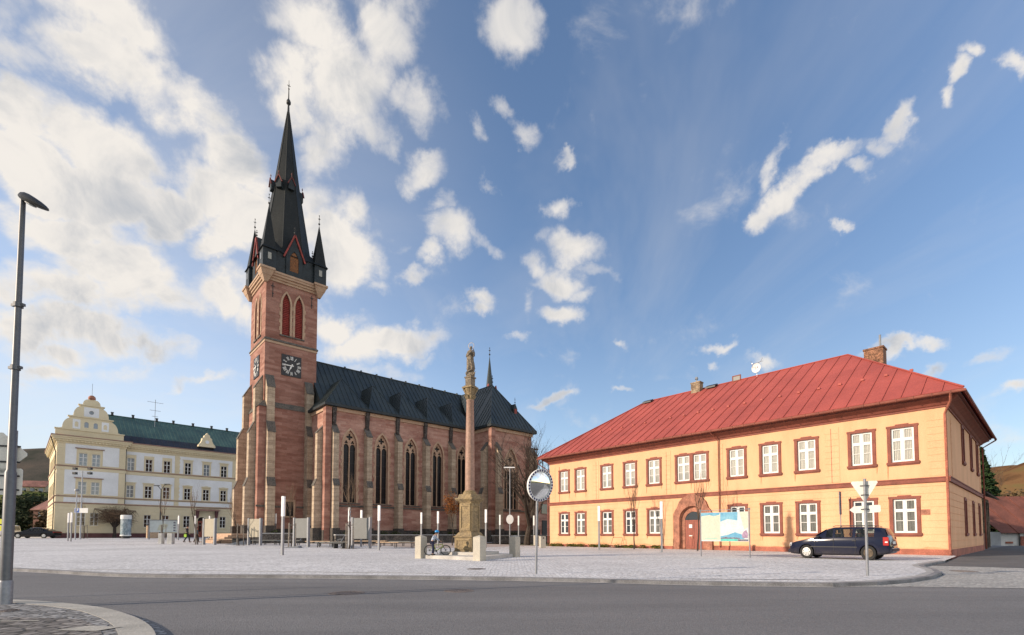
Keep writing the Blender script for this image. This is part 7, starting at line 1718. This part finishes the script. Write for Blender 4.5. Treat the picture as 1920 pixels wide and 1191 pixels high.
# ------------------------------------------------------------------ cars
def carpaint(name, c):
    m, t, b = newmat(name); b.inputs['Base Color'].default_value = (*c, 1); b.inputs['Specular IOR Level'].default_value = .4; b.inputs['Coat Weight'].default_value = 0; b.inputs['Coat Roughness'].default_value = .08
    n = t.nodes; l = t.links; tcn = n.new('ShaderNodeTexCoord'); f = n.new('ShaderNodeTexNoise'); f.inputs['Scale'].default_value = 5; f.inputs['Detail'].default_value = 6; l.new(tcn.outputs['Object'], f.inputs['Vector'])
    sp = n.new('ShaderNodeSeparateXYZ'); l.new(tcn.outputs['Object'], sp.inputs[0])
    mr = n.new('ShaderNodeMapRange'); l.new(sp.outputs[2], mr.inputs[0]); mr.inputs[1].default_value = .55; mr.inputs[2].default_value = .15; mr.inputs[3].default_value = 0; mr.inputs[4].default_value = .75
    mu = n.new('ShaderNodeMath'); mu.operation = 'MULTIPLY'; l.new(f.outputs[0], mu.inputs[0]); l.new(mr.outputs[0], mu.inputs[1])
    mx = n.new('ShaderNodeMix'); mx.data_type = 'RGBA'; l.new(mu.outputs[0], mx.inputs[0]); mx.inputs[6].default_value = (*c, 1); mx.inputs[7].default_value = (.07, .055, .04, 1); l.new(mx.outputs[2], b.inputs['Base Color'])
    mr2 = n.new('ShaderNodeMapRange'); l.new(mu.outputs[0], mr2.inputs[0]); mr2.inputs[3].default_value = .1; mr2.inputs[4].default_value = .8; l.new(mr2.outputs[0], b.inputs['Roughness'])
    return m
carpaint('paint_navy', (.008, .011, .03)); carpaint('paint_black', (.006, .006, .009)); carpaint('paint_white', (.55, .55, .55)); carpaint('paint_silver', (.35, .36, .38))
glassmat('car_glass', (.02, .024, .026), .03, .55)
mat('hubcap', (.5, .5, .48), .4, .08, 4, .1, metal=.3)
mat('rusty_wheel', (.10, .075, .05), .8, .2, 5, .2, 30)
mat('tail_red', (.35, .012, .01), .25, .05)
mat('lamp_clear', (.75, .77, .78), .15, .03)
def make_car(name, label, loc, rz, body, wb, wheels_, r_, paint, roofr=True, hub=('hubcap', 'rusty_wheel')):
    """body: list of stations (x, z_bottom, half_w, z_belt, half_w_roof, z_top); x from nose to tail"""
    t = thing(name, label, 'car', loc, rz)
    S = body; n = len(S)
    def sec(s):
        x, zb, w_, zbelt, wt, zt = s
        lo = zb; half = [(0, lo), (w_ * .86, lo), (w_ * .97, lo + .07), (w_, lo + (zbelt - lo) * .45), (w_ * .985, lo + (zbelt - lo) * .8), (w_ * .95, zbelt)]
        if zt > zbelt + .12: half += [(wt + (w_ * .93 - wt) * .04, zt - .06), (wt * .86, zt - .012), (0, zt)]
        else: half += [(w_ * .93, zbelt + .004), (w_ * .6, zbelt + (zt - zbelt) * .8), (0, zt)]
        return half
    b = MB(); K = len(sec(S[0])); full = 2 * K - 2
    for s in S:
        h = sec(s); ring_ = [(s[0], y, z) for y, z in h] + [(s[0], -y, z) for y, z in reversed(h[1:-1])]
        b.v += ring_
    glass = {'side': [], 'front': [], 'rear': []}
    for i in range(n - 1):
        for k_ in range(full):
            f = (i * full + k_, i * full + (k_ + 1) % full, (i + 1) * full + (k_ + 1) % full, (i + 1) * full + k_)
            gl = S[i][5] > S[i][3] + .12 and S[i + 1][5] > S[i + 1][3] + .12
            side = k_ in (5, full - 6)
            if side and gl and i in wheels_['glass']: glass['side'].append([b.v[q] for q in f]); continue
            b.f.append(f); b.m.append(0)
    b.f.append(tuple(reversed(range(full)))); b.m.append(0); b.f.append(tuple((n - 1) * full + k_ for k_ in range(full))); b.m.append(0)
    bo = b.build('body', paint, t, smooth=True)
    sol = bo.modifiers.new('edge', 'BEVEL'); sol.width = .012; sol.segments = 2; sol.limit_method = 'ANGLE'; sol.angle_limit = R(30)
    # wheel arches and wheels
    W2 = max(s[2] for s in S)
    cut = MB()
    for x in wb: cut.lathe([(r_ * 1.16, -W2 - .05), (r_ * 1.16, W2 + .05)], 0, 0, 28)
    # cutters as one temporary object
    cm = MB()
    for x in wb:
        for sgn in (-1, 1):
            vs = []; sg_ = 30
            for yy in (sgn * (W2 + .06), sgn * (W2 - .26)):
                for k_ in range(sg_): a = 2 * PI * k_ / sg_; vs.append((x + r_ * 1.15 * math.cos(a), yy, r_ + r_ * 1.15 * math.sin(a)))
            cm.add(vs, [tuple(range(sg_)), tuple(reversed(range(sg_, 2 * sg_)))] + [(k_, (k_ + 1) % sg_, sg_ + (k_ + 1) % sg_, sg_ + k_) for k_ in range(sg_)])
    co = cm.build('cutter', 'tyre'); bo.parent = None
    bm_ = bo.modifiers.new('bool', 'BOOLEAN'); bm_.operation = 'DIFFERENCE'; bm_.object = co; bm_.solver = 'EXACT'
    bo.modifiers.move(1, 0)
    ev = bo.evaluated_get(bpy.context.evaluated_depsgraph_get()); me2 = bpy.data.meshes.new_from_object(ev); bo.modifiers.clear(); bo.data = me2; me2.name = 'body'; bo.parent = t
    bpy.data.objects.remove(co)
    # glass
    for q in glass['side']:
        c = sum((Vector(p) for p in q), Vector()) / 4; g = [c + (Vector(p) - c) * 1.0 for p in q]
        nx_ = [p for p in g]; ctr = c; fr_ = []
        for p in g: d = p - ctr; fr_.append(ctr + Vector((d.x * .93 if abs(d.x) > .03 else d.x, d.y, d.z * .86)))
        # surrounding pillar frame + pane
        fb = MB(); fb.add([p for p in g] + fr_, [(i, (i + 1) % 4, 4 + (i + 1) % 4, 4 + i) for i in range(4)]); fb.build('window_frame', 'black_plastic' if False else paint, t)
        pb = MB(); off = Vector((0, .006 if c.y > 0 else -.006, 0)); pb.add([p - off for p in fr_], [(0, 1, 2, 3)]); pb.build('window', 'car_glass', t)
    for nm in ('windscreen', 'rear_window'):
        i = wheels_[nm]; a, c_ = S[i], S[i + 1]
        ha, hb = sec(a), sec(c_)
        if nm == 'windscreen': lo, hi = (a, c_)
        else: lo, hi = (c_, a)
        lw, lz, lx = lo[2] * .84, lo[3] + .03, lo[0]; hw, hz_, hx = hi[4] * .88, hi[5] - .07, hi[0]
        dx = (.02 if nm == 'rear_window' else -.02)
        p0, p1 = Vector((lx, 0, max(lz, lo[5]))), Vector((hx, 0, hi[5])); d = p1 - p0; nrm = Vector((-d.z, 0, d.x)).normalized()
        if nrm.z < 0: nrm = -nrm
        A = p0 + d * .06 + nrm * .012; B_ = p0 + d * .93 + nrm * .012
        pb = MB(); vs = [(A.x, -lw, A.z), (A.x, lw, A.z), (B_.x, hw, B_.z), (B_.x, -hw, B_.z)]; pb.add(vs + [tuple(Vector(v_) - nrm * .008) for v_ in vs], [(0, 1, 2, 3), (7, 6, 5, 4)] + [(i_, (i_ + 1) % 4, 4 + (i_ + 1) % 4, 4 + i_) for i_ in range(4)]); pb.build(nm, wheels_.get('glassmat', 'window_glass'), t)
    for wi, x in enumerate(wb):
        for sgn in (-1, 1):
            h = thing('wheel', None, None, (x, sgn * (W2 - .11), r_)); h.parent = t; h.rotation_euler = (R(90) * (1 if sgn < 0 else -1), 0, 0)
            b = MB(); b.lathe([(r_ * .62, -.09), (r_ * .95, -.095), (r_, -.07), (r_, .07), (r_ * .95, .095), (r_ * .66, .09), (r_ * .62, .07)], seg=28); b.build('tyre', 'tyre', h, smooth=True)
            b = MB(); b.lathe([(r_ * .65, .06), (r_ * .62, .088), (r_ * .3, .095), (r_ * .1, .105), (.001, .105)], seg=24); rm = b.build('rim', hub[wi], h, smooth=True)
            if wi == 0:
                for k_ in range(7): a = 2 * PI * k_ / 7; b = MB(); b.lathe([(r_ * .075, .08), (r_ * .075, .098)], r_ * .47 * math.cos(a), r_ * .47 * math.sin(a), 8); b.build('rim_hole', 'black_plastic', h)
    # seats and interior so one sees something through the glass
    b = MB()
    for x in wheels_['seats']:
        for s in (-1, 1): b.box(x, x + .14, s * .38 - .22, s * .38 + .22, .6, 1.12); b.box(x + .02, x + .1, s * .38 - .12, s * .38 + .12, 1.14, 1.3)
    b.build('seat', 'black_plastic', t)
    return t, sec, S
# dark estate car, nose to the left-back, parked along the yellow house
est = [(0.0, .30, .62, .56, .3, .58), (.07, .22, .74, .66, .4, .69), (.30, .19, .81, .74, .5, .79), (.75, .18, .845, .83, .5, .89), (1.12, .17, .85, .90, .6, .985), (1.20, .17, .85, .91, .62, 1.0), (1.72, .17, .855, .93, .61, 1.33), (2.02, .17, .855, .935, .63, 1.405), (2.08, .17, .855, .935, .63, 1.41), (2.85, .18, .855, .945, .63, 1.42), (2.93, .18, .855, .945, .63, 1.42), (3.70, .20, .85, .955, .62, 1.395), (3.86, .22, .845, .955, .61, 1.385), (4.06, .25, .835, .95, .58, 1.33), (4.20, .28, .82, .94, .52, 1.02), (4.27, .32, .78, .80, .5, .82), (4.30, .40, .70, .62, .4, .64)]
nose = Vector((12.62, 23.05, 0)); tail = Vector((15.95, 20.85, 0))
carl = 4.3; dirc = (tail - nose).normalized()
def car_at(nose, tail): d = (tail - nose); return (nose.x, nose.y, nose.z), math.atan2(d.y, d.x), d.length / 4.3
CP = Vector((12.95, 23.3, 0)); CR = math.atan2(-.74, .67)
t, sec, S = make_car('estate_car', 'dark blue estate car parked before the yellow house', (13.27, 22.9, 0), CR, est, (.86, 3.45), dict(glass=(6, 8, 10, 5), windscreen=5, rear_window=13, seats=(1.95, 2.95), glassmat='window_glass'), .305, 'paint_navy')
t.scale = (.88, .92, .985)
b = MB()
for s in (-1, 1): b.tube([(1.98, s * .57, 1.42), (2.1, s * .59, 1.465), (3.6, s * .58, 1.46), (3.75, s * .56, 1.41)], .014, 6)
for s in (-1, 1):
    b = MB(); b.tube([(1.98, s * .57, 1.42), (2.1, s * .59, 1.465), (3.6, s * .58, 1.46), (3.75, s * .56, 1.41)], .014, 6); b.build('roof_rail', 'black_plastic', t)
    b = MB(); b.hexa([(.02, s * .5 - .14, .55), (.12, s * .74, .55), (.2, s * .78, .72), (.04, s * .5 - .14, .70)], [(.0, s * .5 - .1, .56), (.1, s * .76, .56), (.18, s * .80, .71), (.02, s * .5 - .1, .70)]); b.build('headlight', 'lamp_clear', t)
    b = MB(); b.box(4.02, 4.235, s * .79 - .045, s * .79 + .045, .62, .97); tl = b.build('tail_light', 'tail_red', t, bevel=.015)
    b = MB(); b.box(4.1, 4.2, s * .84 - .003, s * .84 + .003, .74, .79); b.build('reversing_lamp', 'lamp_clear', tl)
    b = MB(); b.ball((1.42, s * .93, .98), .085, 10, 6, .7); b.box(1.42, 1.5, s * .84, s * .93, .94, .97); b.build('wing_mirror', 'black_plastic', t, smooth=True)
    b = MB(); b.box(1.05, 3.02, s * .853, s * .873, .52, .56); b.build('side_strip', 'black_plastic', t)
    for x in (2.2, 3.1): b = MB(); b.box(x - .28, x - .12, s * .85, s * .875, .80, .83); b.build('door_handle', 'black_plastic', t)
    for x in (2.05, 2.95, 1.25): b = MB(); b.box(x - .004, x + .004, s * .845, s * .8575, .26, .92); b.build('door_gap', 'black_plastic', t)
b = MB(); b.box(4.18, 4.36, -.76, .76, .36, .52); b.build('rear_bumper', 'paint_navy', t, bevel=.03)
b = MB(); b.box(-.05, .1, -.66, .66, .25, .42); b.build('front_bumper', 'paint_navy', t, bevel=.03)
b = MB(); b.box(4.26, 4.3, -.26, .26, .68, .79); b.build('number_plate', 'white_paint', t)
# black saloon before the cream building
sal = [(0.0, .32, .62, .58, .3, .60), (.08, .22, .76, .66, .4, .70), (.35, .19, .86, .74, .5, .80), (.85, .18, .89, .84, .5, .90), (1.30, .17, .90, .90, .6, .97), (1.38, .17, .90, .91, .62, .985), (2.05, .17, .90, .93, .62, 1.34), (2.40, .17, .90, .935, .62, 1.42), (2.46, .17, .90, .935, .62, 1.425), (3.10, .18, .90, .945, .62, 1.41), (3.16, .18, .90, .945, .62, 1.405), (3.65, .20, .895, .955, .60, 1.28), (4.15, .22, .88, .965, .56, 1.04), (4.55, .26, .86, .95, .5, .985), (4.72, .32, .80, .86, .5, .87), (4.76, .42, .72, .66, .4, .68)]
a0 = Vector((-68.1, 66.3, 0)); a1 = Vector((-63.4, 67.6, 0))
z0 = gz(-66, 67)
t, sec, S = make_car('saloon_car', 'black saloon car parked at the left end of the cream building', (-68.2, 66.6, z0), math.atan2(1.0, 4.6), sal, (.92, 3.72), dict(glass=(6, 8, 10, 5), windscreen=5, rear_window=11, seats=(2.1, 3.0)), .33, 'paint_black', hub=('hubcap', 'hubcap'))
b = MB(); b.box(4.62, 4.74, -.8, .8, .7, .86); b.build('tail_light', 'tail_red', t)
t.scale = (1.06, 1.06, 1.03)
van = [(0.0, .35, .70, .80, .3, .82), (.10, .25, .82, .92, .4, .96), (.5, .2, .88, 1.0, .5, 1.08), (.9, .2, .9, 1.06, .6, 1.16), (1.5, .2, .9, 1.1, .68, 1.75), (1.6, .2, .9, 1.1, .7, 1.78), (2.4, .2, .9, 1.1, .7, 1.84), (2.5, .2, .9, 1.1, .7, 1.84), (3.9, .22, .9, 1.1, .7, 1.82), (4.2, .26, .88, 1.08, .66, 1.74), (4.28, .4, .8, .9, .5, .92)]
t, sec, S = make_car('white_van', 'pale van parked far behind the black saloon car', (-84.4, 78, gz(-80, 80)), R(8), van, (.8, 3.4), dict(glass=(5, 7), windscreen=3, rear_window=9, seats=(2.0,)), .32, 'paint_white', hub=('hubcap', 'hubcap'))
# ------------------------------------------------------------------ people
mat('skin', (.45, .26, .18), .6, .06, 6)
mat('jacket_grey', (.36, .42, .52), .85, .1, 4, .12, 20)
mat('jacket_dark', (.02, .022, .03), .85, .1, 4)
mat('trousers_navy', (.015, .018, .05), .85, .1, 4)
mat('hair_dark', (.03, .018, .012), .7, .1, 8)
mat('hivis', (.35, .6, .05), .7, .1, 4)
mat('helmet_blue', (.01, .25, .62), .35, .05, 4)
mat('jacket_teal', (.05, .12, .18), .85, .1, 4)
mat('skirt_dark', (.03, .03, .03), .85, .1, 4)
mat('shoe', (.02, .018, .018), .6, .1, 4)
def person(label, loc, rz, h, J, top, legs, hair='hair_dark', helmet=None, extra=None, group=None, hairlen=0):
    """J: joints in metres for a figure 1.75 m tall facing +x"""
    t = thing('person', label, 'person', loc, rz, group); k = h / 1.75; t.scale = (k, k, k)
    names = ['pelvis', 'waist', 'chest', 'neck', 'head', 'crown']; g = lambda n_: J[n_]
    nodes = []; idx = {}
    def nd(n_, r_): idx[n_] = len(nodes); nodes.append((J[n_], r_))
    nd('pelvis', .125); nd('waist', .115); nd('chest', .14); nd('neck', .055); nd('head', .09); nd('crown', .082)
    for s in 'lr':
        nd('sh' + s, .062); nd('el' + s, .045); nd('wr' + s, .03); nd('pa' + s, .034); nd('hp' + s, .09); nd('kn' + s, .062); nd('an' + s, .042); nd('to' + s, .038)
        hd_ = (Vector(J['pa' + s]) - Vector(J['wr' + s])).normalized(); sd_ = hd_.cross(Vector((0, 0, 1)));
        if sd_.length < .1: sd_ = Vector((1, 0, 0))
        sd_.normalize()
        for f_ in range(4): J['f%d%s' % (f_, s)] = tuple(Vector(J['pa' + s]) + hd_ * (.075 - .008 * abs(f_ - 1.3)) + sd_ * (f_ - 1.5) * .021 + Vector((.012, 0, -.01))); nd('f%d%s' % (f_, s), .0095)
        J['th' + s] = tuple(Vector(J['wr' + s]) + hd_ * .06 + sd_ * -.05); nd('th' + s, .0105)
    e = [('pelvis', 'waist'), ('waist', 'chest'), ('chest', 'neck'), ('neck', 'head'), ('head', 'crown')]
    for s in 'lr':
        e += [('chest', 'sh' + s), ('sh' + s, 'el' + s), ('el' + s, 'wr' + s), ('wr' + s, 'pa' + s), ('pelvis', 'hp' + s), ('hp' + s, 'kn' + s), ('kn' + s, 'an' + s), ('an' + s, 'to' + s), ('wr' + s, 'th' + s)] + [('pa' + s, 'f%d%s' % (i, s)) for i in range(4)]
    skin('body', nodes, [(idx[a], idx[b_]) for a, b_ in e], 'skin', t)
    def garment(nm, parts, m, grow_, ed):
        ns = [(J[p], r_ + grow_) for p, r_ in parts]; ix = {p: i for i, (p, _) in enumerate(parts)}; skin(nm, ns, [(ix[a], ix[b_]) for a, b_ in ed], m, t)
    mid = lambda a, b_, f: tuple(Vector(J[a]).lerp(Vector(J[b_]), f))
    for s in 'lr': J['cuff' + s] = mid('el' + s, 'wr' + s, .92); J['hem' + s] = mid('kn' + s, 'an' + s, .93)
    J['collar'] = mid('chest', 'neck', .75)
    garment('jacket', [('pelvis', .13), ('waist', .125), ('chest', .15), ('collar', .06), ('shl', .068), ('ell', .052), ('cuffl', .04), ('shr', .068), ('elr', .052), ('cuffr', .04)], top, .014, [('pelvis', 'waist'), ('waist', 'chest'), ('chest', 'collar'), ('chest', 'shl'), ('shl', 'ell'), ('ell', 'cuffl'), ('chest', 'shr'), ('shr', 'elr'), ('elr', 'cuffr')])
    garment('trousers', [('pelvis', .125), ('hpl', .095), ('knl', .07), ('heml', .055), ('hpr', .095), ('knr', .07), ('hemr', .055)], legs, .012, [('pelvis', 'hpl'), ('hpl', 'knl'), ('knl', 'heml'), ('pelvis', 'hpr'), ('hpr', 'knr'), ('knr', 'hemr')])
    for s in 'lr':
        b = MB(); a = Vector(J['an' + s]); q = Vector(J['to' + s]); b.tube([a + Vector((-.05, 0, -.03)), a + Vector((.03, 0, -.03)), q + Vector((.03, 0, 0))], [.05, .052, .035], 8); b.build('shoe', 'shoe', t, smooth=True)
    hd2 = Vector(J['head']).lerp(Vector(J['crown']), .55)
    fw = Vector((1, 0, 0))
    if helmet:
        b = MB(); c = hd2 + Vector((-.0, 0, .035)); b.lathe([(.135, c.z), (.135, c.z + .05), (.11, c.z + .11), (.05, c.z + .145), (.005, c.z + .15)], c.x, c.y, 18, sx=1.12)
        for s in (-1, 0, 1): b.tube([(c.x - .13, c.y + s * .05, c.z + .05), (c.x, c.y + s * .05, c.z + .15), (c.x + .12, c.y + s * .05, c.z + .06)], .012, 5)
        b.build('helmet', helmet, t, smooth=True)
    b = MB(); c = hd2 + Vector((-.025, 0, .02)); b.ball(tuple(c), .108, 14, 9, 1.12); b.build('hair', hair, t, smooth=True)
    for s in (-1, 1): b = MB(); b.ball(tuple(Vector(J['head']).lerp(Vector(J['crown']), .3) + Vector((.082, s * .032, .01))), .012, 8, 6); b.build('eye', 'shoe', t)
    b = MB(); c = Vector(J['head']) + Vector((.09, 0, .02)); b.frustum(c.x, 0 + c.y, c.z - .02, c.z + .035, .035, .03, .012, .014); b.build('nose', 'skin', t)
    return t
def pose(stride=.0, arm=.0, lean=0, bend=.1):
    return dict(pelvis=(0, 0, .95), waist=(.01 + lean * .1, 0, 1.1), chest=(.02 + lean * .3, 0, 1.33), neck=(.03 + lean * .45, 0, 1.5), head=(.045 + lean * .5, 0, 1.59), crown=(.04 + lean * .5, 0, 1.68),
        shl=(.02 + lean * .3, .19, 1.40), ell=(-.04 + lean * .2 - arm * .2, .24, 1.13), wrl=(.05 - arm * .3, .23, .9), pal=(.08 - arm * .32, .22, .83), shr=(.02 + lean * .3, -.19, 1.40), elr=(.0 + lean * .2 + arm * .2, -.24, 1.13), wrr=(.12 + arm * .35, -.22, .92), par=(.16 + arm * .4, -.21, .86),
        hpl=(0, .09, .9), knl=(.05 + stride * .45, .1, .5), anl=(stride * .75, .1, .08), tol=(stride * .75 + .15, .11, .035), hpr=(0, -.09, .9), knr=(.05 - stride * .2, -.1, .5), anr=(-stride * .8, -.1, .10), tor=(-stride * .8 + .13, -.11, .035))
x, y = -34.0, 50.8
person('walking person in dark jacket with a bright green bag, left of the leftmost board', (x, y, gz(x, y)), R(15), 1.76, pose(.3, .4), 'jacket_dark', 'jacket_dark', group='couple walking before the cream building')
b = MB(); b.box(-.13, .10, -.05, .05, 0, .28)
b.tube([(-.1, 0, .28), (-.03, 0, .45), (.06, 0, .28)], .012, 5)
o = b.build('green_bag', 'hivis', loc=(-33.95, 50.52, gz(x, y) + .55)); tag(o, 'bright green bag carried by the walking person in the dark jacket', 'bag')
x, y = -33.1, 50.95
person('shorter person in a teal jacket walking nearer the leftmost board', (x, y, gz(x, y)), R(15), 1.58, pose(.28, -.3), 'jacket_teal', 'skirt_dark', group='couple walking before the cream building')
# child with helmet leaning on a bicycle on the column platform
bx_, by_, bz_ = -3.3, 21.75, .15
bicycle('child_bicycle', 'black and green child bicycle on the column platform held by the child', (-3.30, 21.55, .15), R(12), .72, 'bike_green', lean=R(5), steer=R(-12))
J = dict(pelvis=(0, 0, .93), waist=(.06, 0, 1.08), chest=(.17, 0, 1.28), neck=(.26, 0, 1.42), head=(.31, 0, 1.5), crown=(.33, 0, 1.6), shl=(.19, .18, 1.33), ell=(.36, .25, 1.12), wrl=(.55, .2, .98), pal=(.62, .18, .94), shr=(.17, -.19, 1.34), elr=(.0, -.33, 1.22), wrr=(.10, -.30, 1.38), par=(.15, -.26, 1.44),
         hpl=(0, .09, .88), knl=(.12, .13, .5), anl=(.05, .14, .1), tol=(.2, .14, .05), hpr=(0, -.09, .88), knr=(.06, -.12, .48), anr=(.0, -.14, .08), tor=(.14, -.15, .035))
person('child in a grey jacket and bright blue helmet standing over a bicycle', (-3.52, 21.45, .15), R(15), 1.12, J, 'jacket_grey', 'trousers_navy', helmet='helmet_blue')
